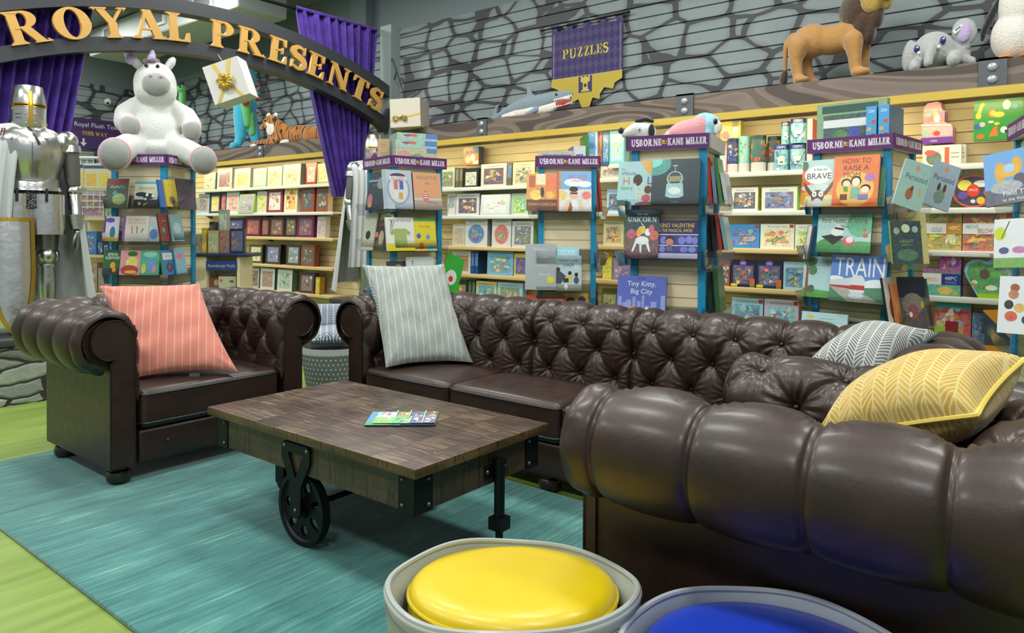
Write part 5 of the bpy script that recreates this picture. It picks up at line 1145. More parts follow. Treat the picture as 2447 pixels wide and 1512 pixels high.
# round boxes on the far right shelf
for k, (px, cols, lb) in enumerate([((2276, 2378, 417), [('e', .5, .5, .5, .5, '#a8443a', .3), ('e', .5, .5, .45, .44, '#2a2640', .3), ('e', .3, .68, .17, .16, '#d8c84a', .3), ('e', .25, .38, .12, .12, '#5a3f98', .2), ('e', .7, .72, .2, .1, '#d8d0c8', .4), ('e', .5, .52, .15, .19, '#d5452c'), ('t', 'SPACE', .5, .54, .07, '#f0e6e0', .2), ('e', .82, .45, .08, .1, '#d5502c'), ('e', .68, .22, .1, .11, '#d8b43a'), ('e', .5, .2, .06, .06, '#c8c0b0', .4)], 'round planet puzzle box with red centre on the far right shelf'),
        ((2226, 2277, 425), [('e', .5, .5, .5, .5, '#3f7f6a', .4), ('e', .5, .55, .4, .3, '#b8d8dc', .4), ('e', .5, .35, .3, .15, '#4a9ab0', .4)], 'round teal puzzle box behind the planet one')]):
    y = SHELF_Y+.04+k*.06; a, b = ony(px[0], px[2], y), ony(px[1], px[2], y); w = b.x-a.x; h = (a.z+b.z)/2-ZF[1]
    mb = MB(); mb.color('#7a2f2c' if k == 0 else '#2a5a50'); mb.T = Matrix(((w/2, 0, 0, 0), (0, 0, 1, 0), (0, h/2, 0, h/2), (0, 0, 0, 1))); mb.cyl(1, 0, .06, 40); mb.T = Matrix(); paint(mb, cols, w, h, x0=-w/2)
    solo(mb, 'round_puzzle_box', M_PRINT, lb, 'puzzle box', M=Matrix.Translation((a.x+w/2, y, ZF[1]+.001)), sharp=40)
# ================================================================ four-sided book towers
HT = 1.79; BH = .215; HH = .265
def tower(cx, cy, ang, pockets, lbl, plain=(), hang=None):
    """ang: rotation; faces 0=front (-y), 1=right (+x), 2=back, 3=left.  pockets: {face: [z,...]}"""
    t = thing('book_tower', lbl, 'display stand', (cx, cy, 0), ang)
    mb = MB(); mb.box(-BH+.012, BH-.012, -BH+.012, BH-.012, .08, 1.70)
    z = .10
    while z < 1.69:
        for k in range(4):
            mb.T = Matrix.Rotation(R(90*k), 4, 'Z'); mb.box(-BH+.02, BH-.02, -BH+.002, -BH+.013, z, min(1.70, z+.078))
        mb.T = Matrix(); z += .084
    mb.build('slat_panels', M_PANEL, t)
    for sx in (-1, 1):
        for sy in (-1, 1):
            mb = MB(); mb.box(sx*BH-.022, sx*BH+.022, sy*BH-.022, sy*BH+.022, .06, 1.70)
            p = mb.build('corner_post', M_BLUEP, t)
    mb = MB(); mb.box(-.26, .26, -.26, .26, 0, .06); mb.build('base', M_NAVY, t)
    mb = MB(); mb.box(-HH+.004, HH-.004, -HH+.004, HH-.004, 1.70, 1.712); mb.build('top_tray', M_WHITE, t)
    for k in range(4):
        T = Matrix.Rotation(R(90*k), 4, 'Z')
        mb = MB(); mb.T = T; mb.color('#5a2468' if k not in plain else '#b9bcb8'); mb.box(-HH, HH, -HH, -HH+.006, 1.70, HT)
        if k in (0, 1, 3) and k not in plain:
            # fitted lettering
            w = 2*HH; y = -HH-.0006
            for txt, cxp, mw in (('USBORNE', .25, .37), ('KANE MILLER', .735, .46)):
                P, tw, _ = serif(txt, ST_SLAB); sc = .045; sx = min(sc, mw*w/tw); mb.color('#dcd6e4')
                for q in P: mb.poly([(-w/2+cxp*w+(p[0]-tw/2)*sx, y, 1.723+p[1]*sc) for p in q])
            mb.color('#c9b23a'); n = 12; mb.poly([(-w/2+.455*w+.010*math.cos(i*math.pi/6), y, 1.750+.010*math.sin(i*math.pi/6)) for i in range(n)])
            P, tw, c0 = sans('EDC')
            for q in P: mb.poly([(-w/2+.478*w+p[0]*.016, y, 1.744+p[1]*.018) for p in q])
            mb.poly([(-w/2+.435*w, y, 1.733), (-w/2+.498*w, y, 1.733), (-w/2+.498*w, y, 1.738), (-w/2+.435*w, y, 1.738)])
        mb.build('header_board', M_CARD, t, sharp=0)
    for k, zs in pockets.items():
        for z in zs:
            mb = MB(); mb.T = Matrix.Rotation(R(90*k), 4, 'Z'); hw = .25; y0, y1 = -BH-.005, -BH-.115
            mb.poly([(-hw, y0, z), (hw, y0, z), (hw, y1+.02, z), (-hw, y1+.02, z)]); mb.poly([(-hw, y1+.02, z), (hw, y1+.02, z), (hw, y1-.012, z+.095), (-hw, y1-.012, z+.095)])
            for s_ in (-1, 1): mb.poly([(s_*hw, y0, z), (s_*hw, y1+.02, z), (s_*hw, y1-.012, z+.095), (s_*hw, y0, z+.12)])
            mb.poly([(-hw, y0, z), (hw, y0, z), (hw, y0, z+.12), (-hw, y0, z+.12)])
            mb.build('acrylic_pocket', M_ACRYL, t, sharp=0)
    return (cx, cy, ang)
def fpl(tw, face, off):
    cx, cy, a = tw; a2 = a+R(90*face); n = Vector((math.sin(a2), -math.cos(a2), 0)); e = Vector((math.cos(a2), math.sin(a2), 0))
    return Vector((cx, cy, 0))+n*(BH+off), n, e
def book(tw, face, px, art, label, side='#d8d4c8', off=.075, thick=.014, lean=9, roll=0, name='picture_book', spin=0, wf=None):
    """px=(x0,x1,ytop,ybot) seen on the face plane; a closed hardback standing in the pocket"""
    P, n, e = fpl(tw, face, off); x0, x1, yt, yb = px; xm = (x0+x1)/2
    bl, br, tp, bt = onplane(x0, (yt+yb)/2, P, n), onplane(x1, (yt+yb)/2, P, n), onplane(xm, yt, P, n), onplane(xm, yb, P, n)
    w = abs((br-bl).dot(e)); h = (tp.z-bt.z)/math.cos(R(lean)); c = Vector(((bl.x+br.x)/2, (bl.y+br.y)/2, bt.z))
    if wf: w = wf; c = Vector((P.x, P.y, bt.z)) if not spin else c
    M = Matrix.Translation(c) @ Matrix.Rotation(tw[2]+R(90*face)+R(spin), 4, 'Z') @ Matrix.Rotation(R(-lean), 4, 'X') @ Matrix.Rotation(R(roll), 4, 'Y')
    t = thing(name, label, 'book', M=M)
    mb = MB(); base = art[0][5] if art[0][0] == 'r' else side; mb.color(side)
    mb.box(-w/2, w/2, 0, .0018, 0, h); mb.box(-w/2, w/2, thick-.0018, thick, 0, h); mb.box(-w/2, -w/2+.0018, 0, thick, 0, h)
    paint(mb, art, w, h, x0=-w/2); mb.build('cover', M_PRINT, t, sharp=0)
    mb = MB(); mb.color('#e6e2d6'); mb.box(-w/2+.002, w/2-.003, .002, thick-.002, .003, h-.003); mb.build('page_block', M_CARD, t, sharp=0)
    return t
def c3(a, b, c=None):
    pts = [Vector(a), Vector(b)]; return pts
# centres from the header corners seen in the photo
def tower_from(corner, ang):
    """corner = world xy of the header corner between front and right faces"""
    a = ang; e = Vector((math.cos(a), math.sin(a), 0)); n = Vector((math.sin(a), -math.cos(a), 0))
    c = Vector((corner[0], corner[1], 0))-e*HH-n*HH; return c.x, c.y, a
k5 = onz(2137, 317, HT); T5 = tower(*tower_from(k5, R(-7)), {0: [1.30, 1.01, .70, .42], 1: [1.28, .96, .62], 3: [1.0, .7]}, 'book tower at the right, with the train and orange picture books')
k4 = onz(1698, 316.5, HT); T4 = tower(*tower_from(k4, R(13)), {0: [1.29, .97, .60], 1: [1.29, .96, .60], 3: [1.28, .96]}, 'book tower with the dark diver book, in front of the tin shelf', plain=(1,))
k3 = onz(1435.5, 372.7, HT); T3 = tower(*tower_from(k3, R(37)), {0: [1.28, .92, .64], 1: [1.28, .9], 3: [1.28, .9]}, 'narrow looking book tower facing straight on, middle of the row', plain=())
k2 = onz(935, 370, HT); T2 = tower(*tower_from(k2, R(-14.5)), {0: [1.30, 1.0, .66], 1: [1.30, 1.0, .64]}, 'book tower behind the grey cushion, beside the second suit of armour')
k1 = onz(398, 368, HT); T1 = tower(*tower_from(k1, R(33)), {0: [1.34, 1.04, .72], 1: [1.34, 1.04, .72]}, 'book tower carrying the big unicorn')
c = onz(2422, 268, HT); T6 = tower(c.x+.27*math.cos(R(20))-.0, c.y+.34, R(14), {0: [1.3, .9, .5], 3: [1.3, .98, .56]}, 'book tower cut off by the right edge of the picture')
# ---- covers
B_ = book
# T5 front
B_(T5, 0, (1912, 1990, 381, 494), [('r', 0, 0, 1, 1, '#a9c9c4', .1), ('p', [(0, 0), (0, .78), (.25, .55), (.6, .42), (.9, .5), (1, .62), (1, 0)], '#e0953c', .15), ('p', [(0, .78), (.15, .8), (.28, .52), (.1, .3), (0, .3)], '#dc6a34'), ('e', .06, .88, .12, .1, '#3f6a45'), ('e', .5, .68, .42, .2, '#dfe5df'), ('e', .5, .4, .5, .08, '#bcd2cc', .2), ('p', [(0, 0), (0, .22), (1, .25), (1, 0)], '#d9cf9a', .2),
   ('p', [(.06, .55), (.36, .3), (.32, .22), (.12, .38)], '#6b5444'), ('p', [(.97, .55), (.70, .3), (.74, .22), (.95, .4)], '#6b5444'), ('e', .52, .22, .2, .14, '#6f5a4c'), ('e', .52, .06, .15, .12, '#d8dce0'), ('e', .42, .27, .07, .06, '#eceff0'), ('e', .62, .27, .07, .06, '#eceff0'), ('e', .42, .27, .02, .02, '#1c1c1c'), ('e', .62, .27, .02, .02, '#1c1c1c'), ('e', .07, .16, .08, .13, '#d0942c'), ('t', 'A little bit', .55, .80, .05, '#4a6a68', .5), ('t', 'BRAVE', .52, .66, .13, '#22282a', .8)], 'pale blue picture book with a donkey and the word BRAVE', '#d0653a', off=.085)
B_(T5, 0, (1987, 2095, 370, 494), [('r', 0, 0, 1, 1, '#d8702f', .15), ('e', .5, .35, .42, .34, '#e6b25c', .1), ('t', 'HOW TO', .5, .90, .10, '#5c2a4a', .64), ('t', 'RAISE A', .5, .765, .10, '#5c2a4a', .74), ('t', 'MOM', .42, .63, .10, '#5c2a4a', .56), ('e', .81, .56, .11, .08, '#9a6aa8', .3), ('e', .3, .47, .11, .085, '#241b1a'), ('e', .52, .50, .12, .1, '#2a201c'), ('e', .31, .45, .085, .07, '#ead0b4'), ('e', .52, .48, .09, .085, '#efd9c0'), ('e', .74, .36, .11, .07, '#1f1b1e'), ('e', .73, .33, .09, .065, '#efd9c0'), ('p', [(.24, .4), (.34, .4), (.35, .3), (.26, .3)], '#5a9a3a'), ('p', [(.42, .38), (.6, .38), (.62, .17), (.4, .17)], '#6aa08a', .3), ('r', .18, .14, .34, .25, '#6a3a24'), ('r', .58, .14, .8, .24, '#6a6aa8', .2), ('t', 'LAWRENCE', .25, .06, .025, '#8a3a1c', .3)], 'orange picture book titled HOW TO RAISE A MOM', '#c85c24', off=.10, thick=.02)
B_(T5, 0, (2093, 2112, 372, 494), [('r', 0, 0, 1, 1, '#2e5a44', .3), ('l', .4, 0, .6, 1, .03, '#5a9a6a')], 'narrow strip of a dark green book behind the orange one', '#24463a', off=.06, thick=.02)
B_(T5, 0, (1950, 2079, 511, 604), [('r', 0, 0, 1, 1, '#a8cfc8', .15), ('e', .8, .75, .25, .35, '#5fae8a', .3), ('e', .3, .12, .34, .26, '#3d8a4c', .2), ('e', .85, .1, .4, .2, '#4c9a5c', .2), ('p', [(.08, .42), (.3, .48), (.52, .42), (.32, .2)], '#2c2e30'), ('e', .38, .54, .12, .11, '#e4e8e6'), ('e', .4, .66, .07, .08, '#e4e8e6'), ('l', .33, .64, .5, .6, .05, '#1c1e20'), ('l', .42, .7, .6, .66, .012, '#4a3a2a'), ('e', .6, .3, .11, .13, '#c8505a', .3), ('e', .62, .34, .07, .08, '#e8dcdc', .2), ('e', .9, .45, .05, .05, '#d06a60'), ('e', .88, .6, .04, .04, '#d06a60'), ('t', 'First Notes of Spring', .5, .84, .12, '#7a5a48', .84)], 'mint picture book First Notes of Spring with a badger', '#2f6a4c', off=.085)
B_(T5, 0, (1916, 1985, 613, 710), [('r', 0, 0, 1, 1, '#a9cbd0', .1), ('p', [(0, 0), (0, .22), (1, .16), (1, 0)], '#4f9a3e', .2), ('p', [(.08, .1), (.2, .1), (.17, .75), (.1, .8)], '#8a4a34', .2), ('e', .22, .88, .24, .13, '#4a6a4a', .3), ('e', .32, .66, .16, .12, '#4f7a50', .3), ('e', .3, .2, .12, .1, '#34503a', .4), ('t', 'D', .85, .86, .12, '#b03a3a')], 'picture book with a tree on a green meadow, left of the train book', '#5a8a4a', off=.08)
B_(T5, 0, (1980, 2112, 610, 722), [('r', 0, 0, 1, 1, '#5a7fc8', .08), ('e', .1, .42, .2, .12, '#e0e6ec'), ('e', .85, .38, .25, .12, '#dde4ec'), ('p', [(0, 0), (0, .34), (.5, .3), (1, .34), (1, 0)], '#3f7a5a', .2), ('p', [(.35, 0), (.98, 0), (.4, .3), (.0, .3)], '#a09a90', .2), ('p', [(.0, .44), (.42, .52), (.42, .24), (.0, .32)], '#c4cdd6'), ('p', [(.0, .34), (.42, .34), (.42, .26), (.0, .31)], '#a8403c'), ('p', [(.38, .50), (.44, .57), (.58, .57), (.64, .48), (.64, .2), (.38, .2)], '#cdd6de', .1), ('r', .38, .26, .64, .36, '#b23a34'), ('e', .5, .14, .14, .07, '#b8c4d0', .2), ('t', 'TRAIN', .53, .76, .42, '#e3e8ea', .93)], 'large blue picture book with the word TRAIN and a locomotive', '#3f5f98', off=.11, thick=.02, roll=1)
B_(T5, 0, (1912, 2022, 748, 812), [('r', 0, 0, 1, 1, '#b9dbe6', .05), ('e', .2, .82, .08, .06, '#e0cc3a'), ('t', 'The Mother Who Dared', .55, .78, .04, '#3a6a8a', .6), ('t', 'BIG', .42, .45, .18, '#c4512c', .3, 'R'), ('l', .1, .68, .9, .66, .012, '#5a8aa8')], 'pale blue book titled BIG, low on the right tower', '#8ab4c4', off=.10)
B_(T5, 0, (2025, 2108, 772, 840), [('r', 0, 0, 1, 1, '#22304f')], 'plain navy book low on the right tower', '#1a2440', off=.07)
B_(T5, 3, (1918, 1936, 538, 618), [('r', 0, 0, 1, 1, '#26264a')], 'dark navy book seen from its edge on the left side of the right tower', '#8a8a98', off=.06, thick=.03)
# T5 right side
pk = [('r', 0, 0, 1, 1, '#8fb3ab', .1), ('t', 'Persisted', .55, .66, .13, '#3f5a58', .8), ('e', .5, .86, .08, .06, '#c88a7a'), ('e', .45, .3, .13, .13, '#8a4a34', .3), ('e', .5, .42, .05, .06, '#6a3a2a'), ('e', .78, .38, .06, .1, '#a89a78', .2)]
B_(T5, 1, (2134, 2196, 380, 496), pk, 'sage book titled Persisted, left one of the leaning pair', '#c9d6d4', off=.12, lean=6, roll=19, thick=.015, wf=.17, spin=-45)
pk2 = [('r', 0, 0, 1, 1, '#93a9b8', .1), ('t', 'Persisted', .5, .66, .13, '#3f4a5a', .8), ('e', .5, .86, .08, .06, '#c88a7a'), ('e', .4, .45, .06, .1, '#4a3a2a'), ('e', .62, .45, .06, .1, '#5a3a24'), ('e', .5, .25, .2, .16, '#5a7a6a', .4)]
B_(T5, 1, (2206, 2264, 384, 496), pk2, 'slate blue book titled Persisted, right one of the leaning pair', '#c9d6d4', off=.15, lean=6, roll=19, thick=.015, wf=.17, spin=-45)
B_(T5, 1, (2137, 2203, 527, 630), [('r', 0, 0, 1, 1, '#12303a', .3), ('t', 'NIGHT', .5, .52, .08, '#8aa83a', .7), ('t', 'the forest', .5, .44, .04, '#8ab0b8', .5), ('e', .5, .82, .14, .1, '#b0b8a0', .4), ('e', .2, .76, .1, .08, '#8a8a7a', .4), ('e', .8, .8, .1, .08, '#8a9a8a', .4), ('e', .5, .2, .35, .14, '#24583c', .5)], 'dark teal night book on the side of the right tower', '#9ab83a', off=.15, wf=.19, spin=-40)
B_(T5, 1, (2160, 2216, 507, 630), [('r', 0, 0, 1, 1, '#bdb878', .15), ('t', 'bread', .6, .72, .08, '#4a4a2a', .6), ('e', .6, .45, .1, .08, '#3a2a1a'), ('e', .5, .3, .15, .06, '#c87a3a', .3)], 'olive yellow book behind the dark teal one', '#b0a868', off=.12, wf=.18, spin=-40)
B_(T5, 1, (2162, 2212, 663, 790), [('r', 0, 0, 1, 1, '#3c3533', .3), ('r', 0, .62, 1, 1, '#1e2434'), ('e', .5, .5, .4, .2, '#6a605a', .3), ('e', .5, .35, .2, .14, '#7a2f38', .3), ('e', .4, .3, .06, .05, '#d8d8d0'), ('e', .85, .48, .07, .07, '#b8962c')], 'brown bear book standing on the side of the right tower', '#6a5040', off=.15, wf=.17, spin=-40)
B_(T5, 1, (2128, 2150, 664, 786), [('r', 0, 0, 1, 1, '#c9cccc', .1), ('e', .6, .4, .3, .2, '#6a4a34', .3)], 'white book with a brown animal, first in the lower side pocket', '#1c2226', off=.08)
B_(T5, 1, (2148, 2160, 677, 786), [('r', 0, 0, 1, 1, '#d27a40', .2)], 'slim orange book in the lower side pocket', '#d27a40', off=.10)
B_(T5, 1, (2205, 2232, 668, 780), [('r', 0, 0, 1, 1, '#4a5a50', .2), ('r', .7, 0, 1, 1, '#1c2a30')], 'grey green book at the rear of the lower side pocket', '#3a4640', off=.07)
# T4 front
B_(T4, 0, (1474, 1560, 384, 490), [('r', 0, 0, 1, 1, '#9cc4c8', .1), ('p', [(.62, 1), (1, 1), (1, .62), (.75, .8)], '#d8a850', .1), ('t', 'The', .14, .82, .045, '#3a4a50', .2), ('t', 'Whole', .30, .73, .09, '#5a4a5a', .42), ('t', 'H', .24, .56, .18, '#c8702c', .3), ('e', .56, .57, .13, .13, '#3a2c26'), ('t', 'L', .88, .56, .18, '#5f3f90', .22), ('t', 'Story', .26, .40, .09, '#4a8a4a', .42), ('l', .5, .5, .55, .1, .02, '#e0cfa0'), ('l', .66, .5, .72, .1, .02, '#e0cfa0'), ('l', .52, .4, .68, .4, .015, '#e0cfa0'), ('l', .53, .28, .7, .28, .015, '#e0cfa0'), ('l', .54, .18, .7, .18, .015, '#e0cfa0'), ('e', .85, .35, .1, .09, '#5a3a28'), ('e', .8, .16, .12, .08, '#b8404a', .2), ('e', .1, .04, .3, .08, '#345a5a'), ('e', .8, .02, .3, .06, '#7a4a50')], 'pale blue picture book The Whole Hole Story', '#7aa0a4', off=.085)
B_(T4, 0, (1555, 1670, 378, 488), [('r', 0, 0, 1, 1, '#26363c', .1), ('e', .06, .9, .34, .26, '#3f8f88', .2), ('e', .0, .98, .22, .16, '#7fd0c0'), ('r', 0, 0, 1, .4, '#27363c', .08), ('e', .49, .56, .17, .17, '#9fb8ba'), ('e', .49, .57, .14, .14, '#2f484e'), ('r', .37, .5, .62, .62, '#8a8560', .2), ('p', [(.32, .46), (.66, .46), (.68, .18), (.58, .14), (.4, .14), (.30, .18)], '#8fb0b4', .3), ('e', .49, .3, .13, .08, '#c8d8d8', .3), ('l', .49, .7, .49, .84, .012, '#a8c0c4'), ('l', .44, .85, .54, .85, .02, '#b8ccd0'), ('t', 'the old bell', .5, .06, .022, '#a8b8bc', .3)], 'dark square book with a glass diving bell glowing teal', '#1c272c', off=.105, thick=.02)
B_(T4, 0, (1490, 1572, 500, 618), [('r', 0, 0, 1, 1, '#2a4a52', .12), ('e', .5, .3, .7, .3, '#5a3a3c', .5), ('e', .2, .5, .14, .1, '#a84a60', .4), ('e', .85, .48, .14, .1, '#b8604a', .4), ('t', 'Uni the', .5, .91, .055, '#e4ece8', .35), ('t', 'UNICORN', .5, .80, .10, '#e8f0ec', .84, 'R'), ('e', .52, .37, .2, .085, '#e4e8ea'), ('p', [(.34, .4), (.42, .4), (.28, .14), (.22, .14)], '#d8e4ea'), ('p', [(.44, .34), (.52, .34), (.52, .12), (.47, .12)], '#bfe0e4'), ('p', [(.6, .36), (.7, .36), (.78, .14), (.73, .14)], '#d8e4ea'), ('e', .68, .54, .09, .075, '#eceff0'), ('e', .5, .58, .12, .08, '#e0b850', .2), ('e', .78, .6, .08, .09, '#c85a7a', .2), ('e', .42, .52, .07, .09, '#e0a040', .2), ('l', .6, .62, .48, .72, .015, '#f0f0f0')], 'dark teal book titled Uni the UNICORN', '#1f3a40', off=.105, thick=.02)
B_(T4, 0, (1570, 1667, 527, 618), [('r', 0, 0, 1, 1, '#3c3a7c', .12), ('r', 0, .66, 1, 1, '#2c2358'), ('t', 'JUNO VALENTINE', .46, .88, .115, '#d8c45a', .88), ('t', '& THE MAGICAL SHOES', .44, .745, .09, '#d8c45a', .84), ('r', 0, .62, 1, .645, '#c8c8e0'), ('r', 0, .33, 1, .36, '#b8b8dc'), ('e', .15, .48, .09, .1, '#6a70c0', .3), ('e', .6, .48, .09, .1, '#6a78c8', .3), ('e', .78, .5, .09, .1, '#7078c8', .3), ('e', .92, .48, .07, .1, '#6a70c0', .3), ('e', .66, .24, .1, .08, '#5a68b8', .3), ('e', .86, .24, .09, .08, '#5a80b8', .3), ('e', .12, .24, .08, .08, '#6a70c0', .3), ('r', 0, 0, 1, .14, '#c4c0e0'), ('e', .3, .47, .12, .12, '#2a1f26'), ('e', .3, .44, .1, .09, '#c8806a'), ('p', [(.25, .36), (.35, .36), (.38, .2), (.22, .2)], '#5a5a70', .2)], 'violet book about magical shoes beside the unicorn book', '#2c2a5c', off=.09)
B_(T4, 0, (1472, 1589, 660, 760), [('r', 0, 0, 1, 1, '#5566b8', .05), ('t', 'Tiny Kitty,', .5, .82, .12, '#e4e8f0', .62), ('t', 'Big City', .5, .64, .12, '#e4e8f0', .5)]+[('r', x, 0, x+w_, h_, '#8c9bd0', .05) for x, w_, h_ in ((.03, .07, .5), (.12, .08, .36), (.2, .1, .42), (.33, .06, .5), (.42, .08, .4), (.52, .05, .54), (.6, .07, .3), (.7, .12, .4), (.9, .09, .55))]+[('e', .3, .16, .06, .13, '#d88a3a'), ('e', .62, .16, .05, .11, '#e4e4ea'), ('t', 'Tim Miller', .5, .94, .035, '#23284a', .3)], 'periwinkle book titled Tiny Kitty, Big City', '#3c4a90', off=.10, thick=.02)
# T4 right side, seen nearly edge on
for i, (a, b, yt, yb, col, sd, lb) in enumerate([(1679, 1694, 367, 484, '#d0503a', '#c8452f', 'red spined book at the side of the diving bell tower'), (1694, 1704, 388, 482, '#5a78b8', '#8a9ab8', 'blue book next to the red spined one'), (1702, 1722, 366, 486, '#3f7a45', '#4f8a50', 'green book leaning in the upper side pocket'), (1722, 1750, 408, 486, '#a9adb8', '#c8ccd0', 'speckled grey book in the upper side pocket')]):
    B_(T4, 1, (a, b, yt, yb), [('r', 0, 0, 1, 1, col, .1)]+([('e', (k*37 % 90+5)/100, (k*53 % 90+5)/100, .025, .012, '#5a6070') for k in range(26)] if i == 3 else []), lb, sd, off=.035+.034*i, lean=4+2*i, thick=.024, wf=.2)
for i, (a, b, yt, yb, col, lb) in enumerate([(1678, 1690, 505, 618, '#1c2024', 'black book, first in the middle side pocket of the diving bell tower'), (1690, 1700, 512, 618, '#22282c', 'second black book in the middle side pocket'), (1700, 1712, 505, 600, '#a83a2c', 'red book in the middle side pocket'), (1712, 1740, 516, 600, '#8fb0b8', 'pale blue wreath book in the middle side pocket')]):
    B_(T4, 1, (a, b, yt, yb), [('r', 0, 0, 1, 1, col, .1)], lb, col, off=.035+.034*i, lean=4+2*i, thick=.024, wf=.2)
for i, (a, b, yt, yb, col, lb) in enumerate([(1684, 1710, 652, 756, '#26453f', 'dark green book low on the side of the diving bell tower'), (1708, 1728, 636, 750, '#3f7045', 'leaf green book low on the side of the diving bell tower')]):
    B_(T4, 1, (a, b, yt, yb), [('r', 0, 0, 1, 1, col, .1)], lb, col, off=.05+.045*i, lean=5, thick=.03, wf=.22)
# T3
B_(T3, 0, (1258, 1334, 414, 503), [('r', 0, 0, 1, 1, '#c8843a', .3), ('r', 0, 0, 1, .3, '#5a2f24', .2), ('r', 0, .6, .3, 1, '#d8963a', .3), ('r', .3, .7, .6, 1, '#e0d0a0', .4), ('r', .6, .55, 1, 1, '#d8703a', .3), ('r', .08, .62, .28, .95, '#a84a2a', .3), ('e', .3, .42, .2, .14, '#e6b04a', .5), ('e', .5, .5, .06, .14, '#22201e', .2), ('e', .75, .42, .14, .1, '#e0a040', .5), ('t', "MOMMY'S HOMETOWN", .5, .17, .085, '#d8b040', .9)], "warm orange book titled MOMMY'S HOMETOWN", '#d8cfc0', off=.085)
B_(T3, 0, (1332, 1414, 408, 505), [('r', 0, 0, 1, 1, '#c8c4c0', .4), ('r', 0, .55, 1, 1, '#6fa8d8'), ('r', .04, .55, .16, 1, '#8a8a90', .3), ('e', .5, .72, .3, .1, '#dfe6ea'), ('e', .8, .68, .2, .08, '#e4e8ea'), ('t', 'JERRY SLATER', .6, .87, .09, '#c84a6a', .55), ('t', 'CALLING', .6, .78, .07, '#c84a6a', .4), ('e', .85, .4, .14, .1, '#c86a60', .5), ('e', .15, .4, .12, .12, '#d8b060', .4), ('p', [(.15, 0), (.25, .26), (.4, .32), (.6, .32), (.72, .26), (.8, 0)], '#cfc8a8'), ('p', [(.4, 0), (.42, .3), (.58, .3), (.64, 0)], '#d8dde8'), ('p', [(.3, 0), (.38, .25), (.45, .1), (.42, 0)], '#a84a34'), ('e', .48, .43, .12, .13, '#e0b494'), ('e', .48, .55, .13, .07, '#3a2420'), ('r', .38, .43, .59, .47, '#1c1c22'), ('r', 0, 0, .05, 1, '#c4603c')], 'city picture book with a man in dark glasses', '#c4603c', off=.10, thick=.018)
for i, (a, b) in enumerate(((1418, 1426), (1426, 1434), (1434, 1442))):
    B_(T3, 1, (a, b, 409+i*1, 506), [('r', 0, 0, 1, 1, '#c23f34')], 'red %s, %s of three on the side of the middle tower' % ('book', ('first', 'second', 'third')[i]), '#c23f34', off=.04+.02*i, lean=6, thick=.012, group=None) if False else B_(T3, 1, (a, b, 409, 506), [('r', 0, 0, 1, 1, '#c23f34')], ('first', 'second', 'third')[i]+' of three thin red books on the side of the middle tower', '#c23f34', off=.035+.026*i, lean=6, thick=.02, wf=.2)
B_(T3, 1, (1418, 1440, 554, 645), [('r', 0, 0, 1, 1, '#8a8f92', .1)], 'grey book on the side of the middle tower', '#a8acae', off=.08, lean=8, wf=.2, thick=.03)
B_(T3, 1, (1420, 1440, 655, 738), [('r', 0, 0, 1, 1, '#16343a', .1)], 'black teal book low on the side of the middle tower', '#16242a', off=.06, lean=6, wf=.2, thick=.03)
B_(T3, 0, (1255, 1329, 583, 692), [('r', 0, 0, 1, 1, '#9aa2a8', .06), ('t', "There's a", .46, .89, .06, '#c4ccd0', .6), ('t', 'Ghost', .55, .72, .07, '#c8d0d4', .6), ('t', 'in this', .55, .53, .06, '#c4ccd0', .5), ('t', 'House', .62, .34, .07, '#c4ccd0', .5), ('e', .82, .22, .12, .08, '#c9cc2f')], 'silver grey book in clear wrap with a yellow dot sticker', '#8a9298', off=.12, thick=.02)
B_(T3, 0, (1330, 1384, 590, 640), [('r', 0, 0, 1, 1, '#8fc8d8', .15), ('t', 'DELINE', .45, .75, .22, '#e8f0f0', .8)], 'pale blue book behind the Great Job, Dad book', '#7ab0c0', off=.07)
B_(T3, 0, (1328, 1390, 611, 695), [('r', 0, 0, 1, 1, '#a4c0c8', .1), ('t', 'GREAT JOB,', .5, .86, .08, '#3a4f60', .82), ('t', 'DAD!', .5, .73, .09, '#3a4f60', .5), ('r', .7, .62, .9, .76, '#c0d0d8'), ('r', 0, 0, 1, .18, '#8a8a84', .2), ('e', .1, .6, .08, .07, '#3a2a24'), ('p', [(.02, .2), (.02, .55), (.18, .55), (.4, .42), (.2, .2)], '#2a3040', .2), ('e', .55, .5, .07, .06, '#2a1c18'), ('e', .55, .36, .1, .1, '#c8b050', .2), ('e', .8, .46, .07, .06, '#2a1c18'), ('e', .8, .3, .1, .1, '#3a3a5a', .2), ('r', .3, .24, .5, .36, '#2a3038'), ('e', .4, .12, .07, .09, '#e0dcd0')], 'blue grey book titled GREAT JOB, DAD!', '#7a98a4', off=.11, thick=.016)
B_(T3, 0, (1255, 1352, 706, 780), [('r', 0, 0, 1, 1, '#c4392f', .1), ('t', 'GRUMPY MONKEY', .5, .82, .13, '#e6d0c4', .86)], 'red book titled GRUMPY MONKEY', '#a02c24', off=.11, thick=.016)
B_(T3, 0, (1346, 1406, 702, 780), [('r', 0, 0, 1, 1, '#d8a02c', .1), ('e', .3, .72, .2, .18, '#241c1c'), ('e', .3, .62, .16, .13, '#d8a080'), ('e', .75, .8, .15, .13, '#4a3a8a'), ('t', 'welcome to', .55, .42, .09, '#3a5a70', .7)], 'amber book with a dark haired child', '#b8861f', off=.09, thick=.016)
